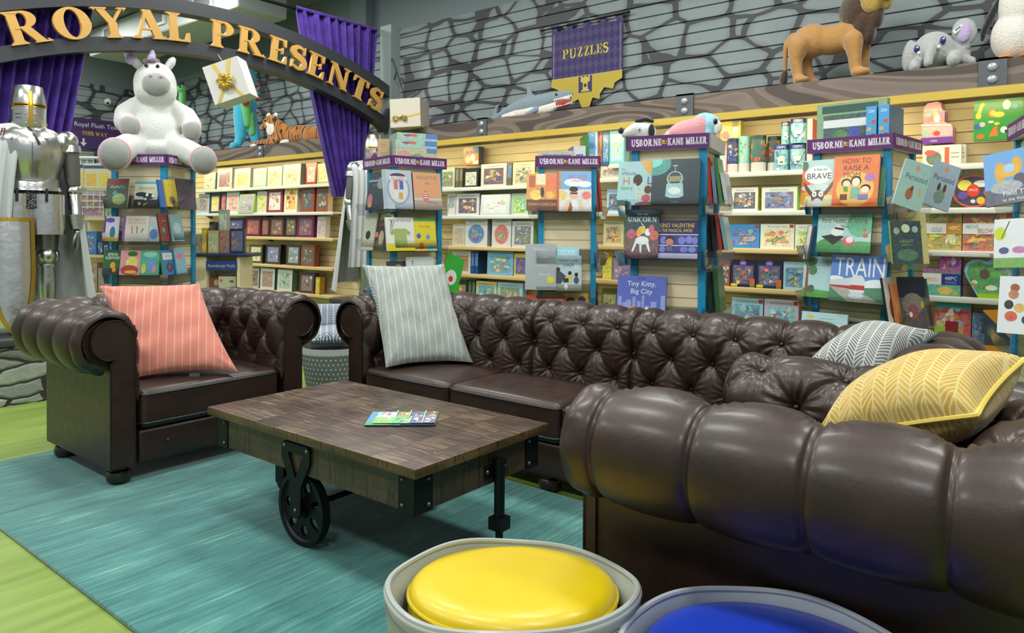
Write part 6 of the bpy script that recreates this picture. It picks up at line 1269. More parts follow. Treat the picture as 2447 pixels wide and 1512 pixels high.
# T2 (front = left face, 1 = right face)
B_(T2, 0, (872, 915, 410, 501), [('r', 0, 0, 1, 1, '#2b3442', .12), ('r', 0, .75, 1, .8, '#8a98a8'), ('t', 'IN YOU', .4, .66, .06, '#8a94a0', .6), ('e', .7, .7, .2, .16, '#7a8490', .2), ('e', .2, .25, .14, .18, '#a85a7a', .3), ('e', .25, .12, .1, .06, '#d8a03a')], 'dark slate book at the left side of the second tower', '#1c222c', off=.09)
B_(T2, 0, (888, 926, 525, 597), [('r', 0, 0, 1, 1, '#241d1e', .1), ('t', 'REACH', .5, .85, .1, '#b0402c', .7), ('e', .5, .4, .16, .25, '#9a8a7a', .4), ('e', .2, .5, .1, .1, '#b86a50', .3)], 'black book with red lettering on the left side of the second tower', '#1a1618', off=.10, thick=.016)
B_(T2, 0, (862, 890, 508, 597), [('r', 0, 0, 1, 1, '#a8aa98', .3), ('e', .45, .4, .2, .12, '#22201e')], 'stone coloured book at the left end of the second tower', '#9a9c8c', off=.11)
B_(T2, 0, (900, 932, 510, 560), [('r', 0, 0, 1, 1, '#b8c890', .3), ('e', .7, .7, .4, .2, '#3f9a4a', .2)], 'pale green leafy book behind the black one', '#a8b888', off=.06)
B_(T2, 1, (922, 989, 405, 499), [('r', 0, 0, 1, 1, '#b3bccb', .08), ('e', .5, .5, .42, .4, '#8f9aa8', .2), ('e', .5, .5, .34, .34, '#c4ccd6', .2), ('e', .5, .82, .3, .1, '#4a4a50'), ('r', .2, .74, .8, .84, '#d8dce4'), ('t', 'ELOISE', .5, .79, .09, '#b8384a', .56), ('r', .34, .5, .48, .72, '#c8665a', .2), ('r', .54, .5, .68, .72, '#4a5aa8', .2), ('r', .5, .25, .64, .42, '#c89a2c', .2), ('r', .34, .28, .46, .46, '#d8d0d8', .2), ('r', 0, 0, .07, 1, '#9fb4c8')], 'thick pale blue grey book with an arched doorway scene', '#c4d0dc', off=.10, thick=.03)
B_(T2, 1, (992, 1058, 412, 502), [('r', 0, 0, 1, 1, '#d79f78', .05), ('r', 0, 0, 1, .28, '#a89a90', .1), ('r', 0, .26, 1, .32, '#c9c4bc'), ('t', 'NEGATIVE', .5, .87, .10, '#9a7868', .84), ('t', 'cat', .5, .73, .08, '#8a6a5c', .25), ('e', .42, .36, .12, .16, '#c87a74', .1), ('r', .33, .38, .5, .40, '#e8d8d0'), ('r', .31, .32, .53, .34, '#e8d8d0'), ('r', .34, .44, .5, .46, '#e8d8d0'), ('l', .5, .22, .85, .18, .012, '#6a5a58')], 'peach book titled NEGATIVE cat', '#2f4a80', off=.10, thick=.02)
B_(T2, 1, (926, 993, 519, 599), [('r', 0, 0, 1, 1, '#d8dad6', .04), ('r', 0, 0, 1, .22, '#d3c32c'), ('t', 'THE DAD WE PAID', .5, .9, .07, '#4a5050', .8), ('p', [(.3, .66), (.7, .66), (.88, .54), (.8, .45), (.72, .5), (.74, .12), (.55, .1), (.5, .2), (.45, .1), (.27, .12), (.28, .5), (.2, .45), (.12, .54)], '#9aac68', .06)], 'white and yellow book with a green baby suit', '#c8ccc4', off=.11, thick=.018)
B_(T2, 1, (993, 1045, 521, 599), [('r', 0, 0, 1, 1, '#d3c02a', .15), ('r', 0, .9, 1, 1, '#4f9a4a', .3), ('r', 0, .0, 1, .25, '#c8a850', .3), ('e', .2, .45, .1, .08, '#4a6ac0'), ('e', .62, .42, .1, .08, '#5a9ac0'), ('e', .3, .15, .12, .1, '#c86a2c'), ('e', .72, .1, .2, .1, '#6ab0c8', .3), ('t', 'Moonlight', .5, .75, .07, '#c87a2c', .6)], 'yellow beach picture book', '#b8a824', off=.105)
B_(T2, 1, (976, 1042, 614, 700), [('r', 0, 0, 1, 1, '#c6ccce', .03), ('t', 'The', .28, .84, .1, '#2f3438', .25, 'R'), ('t', 'Book', .36, .68, .1, '#2f3438', .4, 'R')], 'plain white book titled The Book, rising behind the grey cushion', '#b8bec0', off=.10)
B_(T2, 1, (930, 975, 624, 700), [('r', 0, 0, 1, 1, '#2a2e36', .25), ('e', .6, .8, .2, .1, '#8a6a5a', .4)], 'dark book left of the white one', '#22262c', off=.07)
B_(T2, 1, (1046, 1090, 606, 700), [('r', 0, 0, 1, 1, '#2a9a30', .05), ('e', .5, .42, .3, .2, '#c8ccc8'), ('e', .5, .38, .12, .08, '#b8402c')], 'green book tilted behind the grey cushion', '#b8642c', off=.09, roll=22)
# T1
B_(T1, 0, (250, 303, 426, 496), [('r', 0, 0, 1, 1, '#3c4838', .4), ('r', .05, .85, .95, .95, '#a83a34'), ('t', 'PLANTS', .5, .72, .1, '#c8d0c0', .7), ('e', .6, .3, .3, .2, '#8aa05a', .5), ('e', .4, .5, .1, .08, '#5aa0b0')], 'dark green creature book with a red title strip', '#c4b8b0', off=.085)
B_(T1, 0, (318, 374, 433, 495), [('r', 0, 0, 1, 1, '#c8d0b8', .08), ('r', 0, .9, 1, 1, '#5ab0b8'), ('r', 0, 0, 1, .3, '#26323c', .1), ('t', 'CROWD!', .5, .74, .12, '#c04a3a', .7), ('e', .3, .5, .25, .09, '#2a3a44'), ('e', .62, .42, .25, .12, '#2a3a44'), ('e', .55, .48, .06, .06, '#e4e8e4'), ('e', .8, .44, .06, .06, '#e4e8e4'), ('e', .5, .32, .05, .05, '#e4e8e4'), ('e', .25, .14, .06, .06, '#e4e8e4'), ('p', [(.4, .12), (.62, .2), (.45, .03)], '#c8c030')], 'cream book titled CROWD! with black fish', '#3a4a50', off=.095)
B_(T1, 1, (386, 402, 430, 495), [('r', 0, 0, 1, 1, '#2a5fa8', .1)], 'blue spine at the corner of the unicorn tower', '#2a5fa8', off=.09)
B_(T1, 1, (400, 428, 430, 494), [('r', 0, 0, 1, 1, '#c8b43a', .08), ('e', .5, .25, .25, .15, '#8a6a50', .2), ('t', 'to baby', .5, .8, .08, '#d8703a', .7)], 'yellow book on the right side of the unicorn tower', '#b8a030', off=.10)
B_(T1, 1, (436, 462, 428, 500), [('r', 0, 0, 1, 1, '#3f3040', .3)], 'dark plum book fanning out at the right of the unicorn tower', '#4a3a4a', off=.14, spin=-25)
B_(T1, 0, (245, 281, 517, 576), [('r', 0, 0, 1, 1, '#c0b8cc', .1), ('r', 0, 0, .12, 1, '#5a3f8a'), ('e', .6, .35, .18, .25, '#2f7a80'), ('r', .1, 0, 1, .15, '#d0a030'), ('e', .4, .85, .3, .1, '#6a4a98')], 'lilac book with a teal dragon', '#5a3f8a', off=.09)
B_(T1, 0, (290, 352, 516, 577), [('r', 0, 0, 1, 1, '#d6d2c8', .05), ('t', 'THE CRAYONS', .52, .86, .09, '#c87a5a', .7), ('t', 'BOOK OF COLORS', .52, .74, .08, '#c8a05a', .7), ('l', .35, .6, .38, .32, .05, '#c87a80'), ('l', .55, .6, .57, .32, .05, '#a8863a'), ('l', .8, .52, .72, .34, .05, '#5a8a90'), ('r', 0, 0, .1, 1, '#8a5aa0')], 'white book about crayons and colours', '#d8a060', off=.095)
B_(T1, 0, (351, 380, 517, 577), [('r', 0, 0, 1, 1, '#a8c8c4', .15), ('e', .5, .3, .35, .2, '#4a70b0', .3), ('e', .3, .75, .2, .1, '#d8b0b8')], 'pale turquoise book beside the crayon book', '#7aa8a8', off=.09)
B_(T1, 1, (386, 412, 510, 576), [('r', 0, 0, 1, 1, '#7a2a28', .1), ('e', .35, .4, .15, .1, '#5a8a70'), ('t', 'Guide', .5, .75, .08, '#c8a040', .7)], 'dark red book on the right side of the unicorn tower', '#5a1f20', off=.09)
B_(T1, 1, (414, 442, 512, 576), [('r', 0, 0, 1, 1, '#7fa4b0', .2), ('e', .5, .5, .3, .2, '#a8c0c8', .3)], 'misty blue book right of the dark red one', '#6a90a0', off=.11)
B_(T1, 0, (243, 283, 597, 656), [('r', 0, 0, 1, 1, '#1f5a34', .15), ('t', 'SIMON', .55, .82, .13, '#dfe8dc', .6), ('t', 'SLEEPOVER', .55, .68, .11, '#dfe8dc', .85), ('e', .6, .38, .16, .13, '#d89a30'), ('r', 0, 0, 1, .25, '#1a2420', .2), ('e', .7, .2, .12, .1, '#c8902c')], 'dark green book with a golden lion cub', '#1a4428', off=.09)
B_(T1, 0, (284, 332, 598, 657), [('r', 0, 0, 1, 1, '#c48a90', .2), ('e', .6, .5, .3, .25, '#c8b85a', .4), ('e', .6, .85, .25, .1, '#3a6a2a'), ('e', .5, .2, .45, .2, '#a8303a', .2), ('e', .55, .12, .3, .07, '#d8b040')], 'pink book with a dragon heap of gold', '#8a3f70', off=.095)
B_(T1, 0, (332, 378, 598, 657), [('r', 0, 0, 1, 1, '#4a9a88', .2), ('e', .5, .84, .35, .12, '#8ac8b8'), ('e', .2, .25, .12, .2, '#b8b03a', .3), ('e', .6, .4, .2, .25, '#5a7ac0', .4), ('e', .75, .25, .1, .15, '#c88a9a')], 'sea green book with dancing figures', '#3a8a78', off=.095)
B_(T1, 1, (392, 424, 598, 656), [('r', 0, 0, 1, 1, '#2f6fb4', .1), ('r', .1, .62, .8, .9, '#d4d8d8'), ('t', 'STORY', .45, .76, .1, '#b8403a', .55), ('e', .5, .3, .25, .2, '#22304a', .3), ('e', .5, .32, .08, .08, '#c8402c')], 'bright blue book on the right side of the unicorn tower', '#3f8a3f', off=.10)
B_(T1, 1, (424, 448, 594, 654), [('r', 0, 0, 1, 1, '#6a98b0', .3), ('e', .5, .7, .3, .12, '#c85a78', .3)], 'hazy blue and pink book right of the bright blue one', '#5a8098', off=.12)
B_(T1, 0, (303, 364, 680, 740), [('r', 0, 0, 1, 1, '#c4c89a', .08)], 'pale cream book rising behind the coral cushion', '#a8ac84', off=.09)
B_(T1, 1, (418, 446, 678, 740), [('r', 0, 0, 1, 1, '#5a98b8', .25)], 'blue book low on the right side of the unicorn tower', '#4a8098', off=.09)
# T6 books at the right edge
def free_book(p, yaw_, w, h, art, label, side, lean=10, roll=0, thick=.02):
    M = Matrix.Translation(p) @ Matrix.Rotation(R(yaw_), 4, 'Z') @ Matrix.Rotation(R(-lean), 4, 'X') @ Matrix.Rotation(R(roll), 4, 'Y')
    t = thing('picture_book', label, 'book', M=M); mb = MB(); mb.color(side); mb.box(-w/2, w/2, 0, .002, 0, h); mb.box(-w/2, w/2, thick-.002, thick, 0, h); mb.box(-w/2, -w/2+.002, 0, thick, 0, h); paint(mb, art, w, h, x0=-w/2); mb.build('cover', M_PRINT, t, sharp=0)
    mb = MB(); mb.color('#e6e2d6'); mb.box(-w/2+.002, w/2-.003, .002, thick-.002, .003, h-.003); mb.build('page_block', M_CARD, t, sharp=0)
B_(T6, 3, (2382, 2470, 352, 484), [('r', 0, 0, 1, 1, '#5f98d0', .05), ('r', 0, 0, 1, .3, '#454a58', .3), ('e', .3, .6, .1, .2, '#c8982a', .1), ('e', .62, .7, .1, .16, '#c8982a', .1), ('e', .45, .62, .22, .13, '#d0a030', .1), ('e', .48, .66, .1, .08, '#9ac0e0'), ('e', .66, .42, .12, .12, '#3a3a44', .2), ('e', .4, .32, .3, .12, '#8a8f98', .4), ('t', 'Field Trip', .6, .2, .09, '#dfe4e8', .6), ('t', 'to the Volcano', .6, .08, .06, '#dfe4e8', .6)], 'blue book of a yellow diving machine titled Field Trip', '#8a7f80', off=.13, lean=10, roll=-9, wf=.24, spin=55)
B_(T6, 3, (2400, 2480, 520, 640), [('r', 0, 0, 1, 1, '#d3d8dc', .08), ('r', 0, 0, 1, .2, '#6a9a4a', .2), ('e', .12, .7, .12, .14, '#b8c82c', .1), ('e', .2, .35, .1, .07, '#3a4a7a', .2), ('e', .5, .36, .14, .07, '#a86aa0', .3), ('l', .3, .95, .15, .6, .02, '#4a5a4a')], 'white book with dancing figures over grass at the right edge', '#7ab04a', off=.13, roll=-4, wf=.22, spin=55)
B_(T6, 3, (2410, 2490, 662, 802), [('r', 0, 0, 1, 1, '#d4dade', .05), ('e', .3, .8, .09, .07, '#8a4a2c', .2), ('e', .28, .68, .1, .08, '#a86a4a', .3), ('e', .2, .5, .09, .08, '#24241f', .2), ('e', .4, .45, .1, .08, '#c8a05a', .2), ('e', .25, .3, .12, .09, '#b8502c', .3), ('e', .55, .25, .1, .08, '#2a3a34', .2), ('e', .6, .6, .1, .08, '#3a8a5a', .3)], 'white book of scattered people at the right edge', '#b8bec4', off=.13, roll=-2, wf=.22, spin=55)
# things lying on the tower trays
def topbox(tw, px, z, dxy, dims, sides, art, label, rz=0, name='puzzle_box', cat='puzzle box', mat=None):
    cx, cy, a = tw; M = Matrix.Translation((cx, cy, z)) @ Matrix.Rotation(a, 4, 'Z') @ Matrix.Translation((dxy[0], dxy[1], 0)) @ Matrix.Rotation(R(rz), 4, 'Z')
    w, d, h = dims; mb = MB(); mb.color(sides, .15); mb.box(-w/2, w/2, 0, d, 0, h); paint(mb, art, w, h, x0=-w/2)
    return solo(mb, name, M_PRINT, label, cat, M=M, sharp=0)
TT = 1.7125
topbox(T5, 0, TT, (-.045, -.12), (.44, .05, .32), '#5a8a6a', [('r', 0, 0, 1, 1, '#7f9f7c', .15), ('r', .1, .0, .93, .76, '#21463f', .5), ('r', .1, .5, .93, .66, '#d8dcdc', .05), ('e', .55, .38, .08, .12, '#2c3a90', .4), ('e', .35, .35, .1, .1, '#3a6a30', .5), ('e', .55, .18, .3, .04, '#8a5030', .3), ('e', .55, .22, .05, .06, '#c84a34'), ('r', .08, .80, .88, .95, '#3a5a50'), ('t', '1000', .76, .875, .10, '#c4d8b8', .16, 'R'), ('t', 'Ravensburger', .045, .3, .03, '#d8e8d8', .07)], 'large green thousand-piece jungle puzzle box on the right tower')
for k in range(2):
    topbox(T5, 0, TT, (.125+.072*k, -.245), (.062, .26, .255), '#2f4f88', [('r', 0, 0, 1, 1, '#4a9ad4', .1), ('t', '200', .5, .88, .07, '#dfe8f4', .7), ('e', .3, .45, .2, .05, '#e0a83a'), ('e', .7, .3, .2, .05, '#c8503a'), ('e', .35, .15, .25, .05, '#d0503a'), ('e', .7, .62, .2, .05, '#c85a3a')], ('left' if k == 0 else 'right')+' blue pirate ship puzzle box standing end-on on the right tower')
a = topbox(T2, 0, TT, (.02, -.21), (.10, .03, .235), '#a88f6c', [('r', 0, 0, 1, 1, '#b49b78', .05), ('t', 'TALES', .5, .8, .06, '#b8503a', .6), ('t', 'COOL', .5, .72, .05, '#b8503a', .4)]+[('r', .2, .5-.05*i, .8, .51-.05*i, '#7a6a50') for i in range(5)], 'kraft brown card box on the second tower', rz=62)
jn = [('r', 0, 0, 1, 1, '#8fb0a4', .5), ('e', .4, .7, .1, .2, '#c85a3a', .3), ('r', .7, .3, 1, 1, '#5a80c0', .1), ('e', .25, .65, .1, .15, '#7a4a58', .4)]
topbox(T2, 0, TT, (.27-.06, .0), (.36, .24, .155), '#8aa098', [('r', 0, 0, 1, 1, '#a8a680', .5), ('e', .2, .5, .18, .35, '#c88a90', .3), ('e', .5, .4, .2, .3, '#6a8a6a', .4), ('e', .75, .3, .2, .2, '#8a7a4a', .4), ('r', .75, .75, 1, 1, '#5a80c0', .1)], 'thick lower puzzle box of the stack on the second tower', rz=78)
topbox(T2, 0, TT+.156, (.27-.06, .0), (.36, .24, .062), '#8aa098', jn, 'middle puzzle box of the stack on the second tower', rz=78)
topbox(T2, 0, TT+.219, (.27-.06, .01), (.35, .24, .062), '#8aa098', jn, 'topmost puzzle box of the stack on the second tower', rz=78)
topbox(T3, 0, TT, (-.10, -.2), (.32, .26, .065), '#b8703a', [('r', 0, 0, 1, 1, '#a8652f', .3)], 'orange landscape box lying at the bottom on the middle tower')
topbox(T3, 0, TT+.066, (-.09, -.18), (.30, .24, .06), '#b8c0b8', [('r', 0, 0, 1, 1, '#a8a89c', .4), ('r', .1, .1, .9, .5, '#4a5a4a', .5)], 'white framed landscape box on top of the orange one')
topbox(T3, 0, TT, (.10, -.17), (.10, .24, .17), '#4a5a98', [('r', 0, 0, 1, 1, '#c8d0d0', .3), ('r', .2, .1, .8, .6, '#5a6098', .4)], 'small violet box beside the lying landscape boxes', rz=8)
topbox(T3, 0, TT, (.165, -.12), (.03, .26, .27), '#2f7a34', [('r', 0, 0, 1, 1, '#3a8a3a', .1)], 'green box standing end-on on the middle tower', rz=6)
tp = onz(1394, 372, 1.66)
for k, (a, b) in enumerate(((1384, 1402), (1409, 1428))):
    topbox(T3, 0, TT, (.212+.115*k-.02*k*0-.0, -.02+.0*k), (.058, .2, .30), '#c8c09a', [('r', 0, 0, 1, 1, '#7fb0dc', .1), ('t', '100', .5, .92, .05, '#e8f0f8', .7), ('r', .1, .55, .9, .7, '#5a90cc'), ('e', .5, .3, .35, .12, '#a8c0c8', .4)], ('left' if k == 0 else 'right')+' pale blue hundred-piece box on the middle tower') if k == 0 else wallbox((1409, 1428, 309), ZM[0], [('r', 0, 0, 1, 1, '#7fb0dc', .1), ('t', '100', .5, .94, .04, '#e8f0f8', .7), ('r', .1, .6, .9, .7, '#5a90cc'), ('e', .5, .4, .35, .12, '#a8c0c8', .4)], '#c8c09a', 'pale blue hundred-piece box standing right of its twin', y=SHELF_Y, thick=.2)
for (a, b, yt, col, pal, d) in [(1430, 1439, 316, '#8a3a34', ['#8a3a34', '#3a3a50'], 'narrow rust game box'), (1440, 1456, 314, '#2c5f9c', ['#2c5f9c', '#7ac0d8'], 'royal blue game box'), (1457, 1492, 312, '#6fb8cc', ['#7ac0d0', '#d8c86a', '#c89a7a', '#3a80a8'], 'aqua box with a pale mermaid')]:
    wallbox((a, b, yt), 1.80, boxart(a, col, pal, (.1, .1, .1, .1), n=5), col, d+' high up between the middle and diving bell towers', y=SHELF_Y+.02, thick=.1)
shelf(-3.55, -2.75, 1.80, 1, 'short top wall shelf behind the middle tower')
# ================================================================ archway sign
AX = -6.3; AC = (3.60, -1.975)    # arch centre in (y, z)
arch = thing('arch_sign', 'charcoal wooden arch sign with raised golden letters ROYAL PRESENTS', 'sign', (AX, AC[0], 0))
def apt(r, a): return (r*math.sin(a), AC[1]+r*math.cos(a))      # a measured from the top, + to the right (+y)
A0, A1_ = R(-29), R(23.6)
TA = Matrix(((0, 0, 1, 0), (1, 0, 0, 0), (0, 1, 0, 0), (0, 0, 0, 1)))
for nm, r0, r1 in (('upper_band', 5.045, 5.16), ('lower_band', 4.70, 4.81)):
    angs = np.linspace(A0, A1_, 70); mb = MB(); mb.T = TA
    mb.strip([apt(r0, a) for a in angs], [apt(r1, a) for a in angs], -.07, .07); mb.build(nm, M_ARCH, arch, sharp=30)
mb = MB(); mb.T = TA; mb.strip([apt(4.70, A1_), apt(5.16, A1_)], [(apt(4.70, A1_)[0]+.05, apt(4.70, A1_)[1]-.06), (apt(5.16, A1_)[0]+.05, apt(5.16, A1_)[1]-.1)], -.07, .07); mb.build('end_block', M_ARCH, arch)
# letters
LH = .238; RB_ = 4.80; text = 'ROYAL PRESENTS'; ST_BIG = (.225, .07, .045, .09)
ad = []
for ch in text: ad.append((serif_glyph(ch, ST_BIG)[1] if ch != ' ' else .46)+.05)
def ang_px(px): # angle on the arch for a photo column
    p = onx(px, 150, AX); return math.asin((p.y-AC[0])/4.92)
a_s, a_e = ang_px(2), ang_px(904); arc = (a_e-a_s)*RB_; sc_w = arc/sum(ad); cur = 0
for ch, w in zip(text, ad):
    if ch != ' ':
        P, g = serif_glyph(ch, ST_BIG); am = a_s+(cur+g/2)*sc_w/RB_; mb = MB()
        ca, sa = math.cos(am), math.sin(am); o = apt(RB_-.005, am)
        for qi, q in enumerate(P):
            pts = [((p[0]-g/2)*sc_w, p[1]*LH) for p in q]
            mb.T = Matrix.Identity(4); pp = [(o[0]+x*ca+y*sa, o[1]-x*sa+y*ca) for x, y in pts]
            area = sum(pp[i-1][0]*pp[i][1]-pp[i][0]*pp[i-1][1] for i in range(len(pp)))
            mb.T = TA; mb.prism(pp if area > 0 else pp[::-1], .072, .098+qi*.0004)
        mb.build('letter', M_GOLD, arch, sharp=25)
    cur += w
# rod, pole, curtains
p0, p1 = onx(690, 20, AX-.12), onx(912, 74, AX-.12); zr = (p0.z+p1.z)/2; yP = onx(918, 200, AX).y
mb = MB(); mb.tube([(AX-.12, .6, zr), (AX-.12, yP-.02, zr)], .018, 10); solo(mb, 'curtain_rod', M_IRON, 'long thin black curtain rod above the arch', 'rod')
mb = MB(); mb.box(AX-.09, AX+.09, yP+.02, yP+.16, 0, zr+.05); solo(mb, 'support_post', flat('post_grey', '#7b8887', .5), 'tall square grey post at the right end of the arch', 'post')
mb = MB(); mb.box(AX-.09, AX+.09, 1.35, 1.49, 0, zr+.05); solo(mb, 'support_post', flat('post_grey2', '#7b8887', .5), 'tall square grey post at the left end of the arch', 'post')
def curtain(y0t, y1t, y0b, y1b, zt, zb, lbl, folds, seed):
    nu, nv = 170, 50; u = np.linspace(0, 1, nu); v = np.linspace(0, 1, nv); U, V = np.meshgrid(u, v, indexing='ij')
    e = V**1.15; Y = (y0t+(y1t-y0t)*U)*(1-e)+(y0b+(y1b-y0b)*U)*e; Z = zt+(zb-zt)*V
    am = .03+.03*V; X = AX-.12+am*np.sin(U*folds*6.283+seed+1.5*np.sin(U*9+seed))+.012*np.sin(U*folds*2.7*6.283+V*3)
    mb = MB(); mb.grid(np.stack([X, Y, Z], -1)); o = solo(mb, 'curtain', M_VELVET, lbl, 'curtain', sharp=180)
    mb = MB(); mb.grid(np.stack([AX-.12+.022*np.cos(np.linspace(0, 6.283, 10))[None, :]+0*u[:12, None], (y0t+(y1t-y0t)*np.linspace(0, 1, 12))[:, None]+0*np.zeros((1, 10)), zt+.01+.022*np.sin(np.linspace(0, 6.283, 10))[None, :]+0*u[:12, None]], -1)); mb.build('rod_pocket', M_VELVET, o, sharp=180)
    return o
q = lambda px, py: onx(px, py, AX-.12)
curtain(q(705, 25).y, q(899, 70).y, q(797, 470).y, q(868, 465).y, zr, q(830, 470).z, 'purple velvet curtain gathered to the right side of the arch', 9, 1)
curtain(q(0, 60).y-.55, q(246, 40).y, q(0, 470).y-.6, q(120, 420).y, zr, q(100, 560).z, 'purple velvet curtain behind the left suit of armour', 15, 4)

# ================================================================ suits of armour
def limb(path, rad, n=16): mb = MB(); mb.tube(path, rad, n); return mb
def armour(loc, rz, lbl, full=True):
    t = thing('suit_of_armour', lbl, 'armour', loc, rz); t.scale = (.96, .96, .965)      # faces -y
    ell = lambda mb, prof, sx=1, sy=1, cx=0, cy=0, n=36: mb.lathe(prof, n, sx, sy, cx=cx, cy=cy)
    mb = MB(); prof = [(.182, .955), (.180, .99), (.192, 1.06), (.212, 1.15), (.222, 1.23), (.222, 1.31), (.20, 1.385), (.15, 1.43), (.09, 1.455), (.085, 1.47)]
    n = 48; P = np.zeros((n, len(prof), 3))
    for i in range(n):
        a = 2*math.pi*i/n
        for j, (r_, z_) in enumerate(prof):
            fr = max(0, -math.sin(a)); rid = .022*fr**6*(1 if j < 7 else .3)+.012*fr*(1 if 2 <= j <= 6 else 0)
            P[i, j] = (r_*math.cos(a)*1.05, r_*math.sin(a)*.80-rid, z_)
    mb.grid(P, wrap=True); bp = mb.build('breastplate', M_STEEL, t, sharp=60)
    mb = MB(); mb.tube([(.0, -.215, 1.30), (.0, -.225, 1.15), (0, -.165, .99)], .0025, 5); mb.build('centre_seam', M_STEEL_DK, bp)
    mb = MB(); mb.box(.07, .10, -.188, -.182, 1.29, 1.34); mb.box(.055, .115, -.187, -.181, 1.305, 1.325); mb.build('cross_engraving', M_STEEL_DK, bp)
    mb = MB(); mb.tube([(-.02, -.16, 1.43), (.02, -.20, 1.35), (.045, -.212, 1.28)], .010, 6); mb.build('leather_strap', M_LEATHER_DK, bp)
    mb = MB(); ell(mb, [(.184, .985), (.190, .965), (.194, .92), (.20, .885), (.195, .885), (.184, .96)], 1.05, .82); fa = mb.build('waist_plate', M_STEEL, t, sharp=40)
    bits(fa, 'rivet', M_BRASS, [(.19*math.cos(a)*1.05, .19*math.sin(a)*.82, .905) for a in [R(d) for d in (205, 235, 258, 285, 310, 335)]], (.007, .007, .007))
    mb = MB(); ell(mb, [(.175, .90), (.185, .80), (.19, .76), (.18, .76), (.165, .90)], 1.05, .8); mb.build('mail_skirt', M_MAIL, t)
    for s in (-1, 1):
        mb = MB(); mb.lathe([(.125, .86), (.128, .80), (.133, .70), (.136, .60), (.131, .60), (.12, .86)], 16, 1, .95, R(200), R(340), cx=s*.095, cy=-.04); ta = mb.build('tasset', M_STEEL, t, sharp=40)
        mb = MB()
        mb.box(s*.09-.009, s*.09+.009, -.178, -.170, .80, .90); mb.build('strap', M_LEATHER_DK, ta)
        # leg
        lx = s*.105
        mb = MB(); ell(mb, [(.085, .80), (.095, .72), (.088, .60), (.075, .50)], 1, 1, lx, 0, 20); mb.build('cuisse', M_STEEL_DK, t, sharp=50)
        mb = MB(); mb.ball((lx, -.02, .465), (.068, .078, .062), 20, 12); mb.ball((lx+s*.06, .0, .465), (.03, .04, .04), 12, 8); mb.lathe([(.073, .50), (.07, .515), (.066, .50)], 20, cx=lx); mb.build('knee_cop', M_STEEL, t)
        mb = MB(); ell(mb, [(.066, .44), (.062, .40), (.072, .30), (.066, .20), (.052, .11), (.056, .07)], 1, 1.05, lx, .005, 20); gr = mb.build('greave', M_STEEL, t, sharp=60)
        mb = MB(); mb.lathe([(.069, .395), (.071, .405), (.069, .415)], 20, cx=lx); mb.build('greave_band', M_STEEL, gr)
        mb = MB(); mb.tube([(lx, .05, .045), (lx, -.02, .055), (lx, -.10, .04), (lx, -.17, .025), (lx, -.205, .018)], [.045, .052, .044, .034, .014], 14); mb.build('sabaton', M_STEEL, t)
        # arm
        mb = MB(); mb.ball((s*.235, 0, 1.365), (.085, .09, .085), 20, 12); mb.lathe([(.088, 1.34), (.095, 1.30), (.09, 1.30)], 20, cx=s*.245); pa = mb.build('pauldron', M_STEEL, t)
        mb = MB(); mb.lathe([(.0, -.012), (.05, -.010), (.062, 0), (.03, .012), (0, .02)], 20); rd = mb.build('roundel', M_STEEL, pa); rd.location = (s*.20, -.10, 1.345); rd.rotation_euler = (R(90), 0, R(s*20))
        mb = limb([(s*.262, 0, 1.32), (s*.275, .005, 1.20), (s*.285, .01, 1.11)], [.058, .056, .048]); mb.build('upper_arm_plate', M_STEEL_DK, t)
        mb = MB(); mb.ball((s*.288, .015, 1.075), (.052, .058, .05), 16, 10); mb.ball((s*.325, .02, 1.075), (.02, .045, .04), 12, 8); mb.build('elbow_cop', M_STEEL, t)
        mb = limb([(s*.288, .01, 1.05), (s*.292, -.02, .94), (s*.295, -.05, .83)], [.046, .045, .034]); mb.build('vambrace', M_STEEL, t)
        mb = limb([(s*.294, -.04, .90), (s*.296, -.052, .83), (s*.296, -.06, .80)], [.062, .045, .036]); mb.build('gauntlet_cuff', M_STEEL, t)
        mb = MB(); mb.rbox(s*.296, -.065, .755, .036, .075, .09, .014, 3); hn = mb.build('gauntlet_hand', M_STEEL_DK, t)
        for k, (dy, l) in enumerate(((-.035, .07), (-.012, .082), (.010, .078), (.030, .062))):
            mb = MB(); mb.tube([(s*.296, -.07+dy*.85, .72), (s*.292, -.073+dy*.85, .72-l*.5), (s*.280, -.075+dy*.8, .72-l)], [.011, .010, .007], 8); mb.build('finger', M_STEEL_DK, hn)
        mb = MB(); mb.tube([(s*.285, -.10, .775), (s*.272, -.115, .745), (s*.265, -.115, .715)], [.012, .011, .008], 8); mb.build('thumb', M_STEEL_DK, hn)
    # great helm
    mb = MB(); ell(mb, [(.12, 1.455), (.125, 1.47), (.122, 1.55), (.124, 1.62), (.124, 1.635), (.118, 1.70), (.098, 1.79), (.092, 1.795), (0, 1.80)], .92, 1.02); he = mb.build('great_helm', M_STEEL, t, sharp=50)
    mb = MB()
    for a0, a1, z0_, z1_, e in ((200, 340, 1.618, 1.650, .004),):
        mb.lathe([(.124+e, z0_), (.1215+e, z1_)], 24, .92, 1.02, R(a0), R(a1))
    mb.lathe([(.127, 1.465), (.1285, 1.62), (.1265, 1.66), (.115, 1.74)], 4, .92, 1.02, R(263), R(277)); mb.build('brass_cross', M_BRASS, he, sharp=60)
    mb = MB(); mb.lathe([(.1305, 1.628), (.1298, 1.638)], 18, .92, 1.02, R(215), R(262)); mb.lathe([(.1305, 1.628), (.1298, 1.638)], 18, .92, 1.02, R(278), R(325)); mb.build('eye_slit', flat('slit_black', '#050505', .9), he)
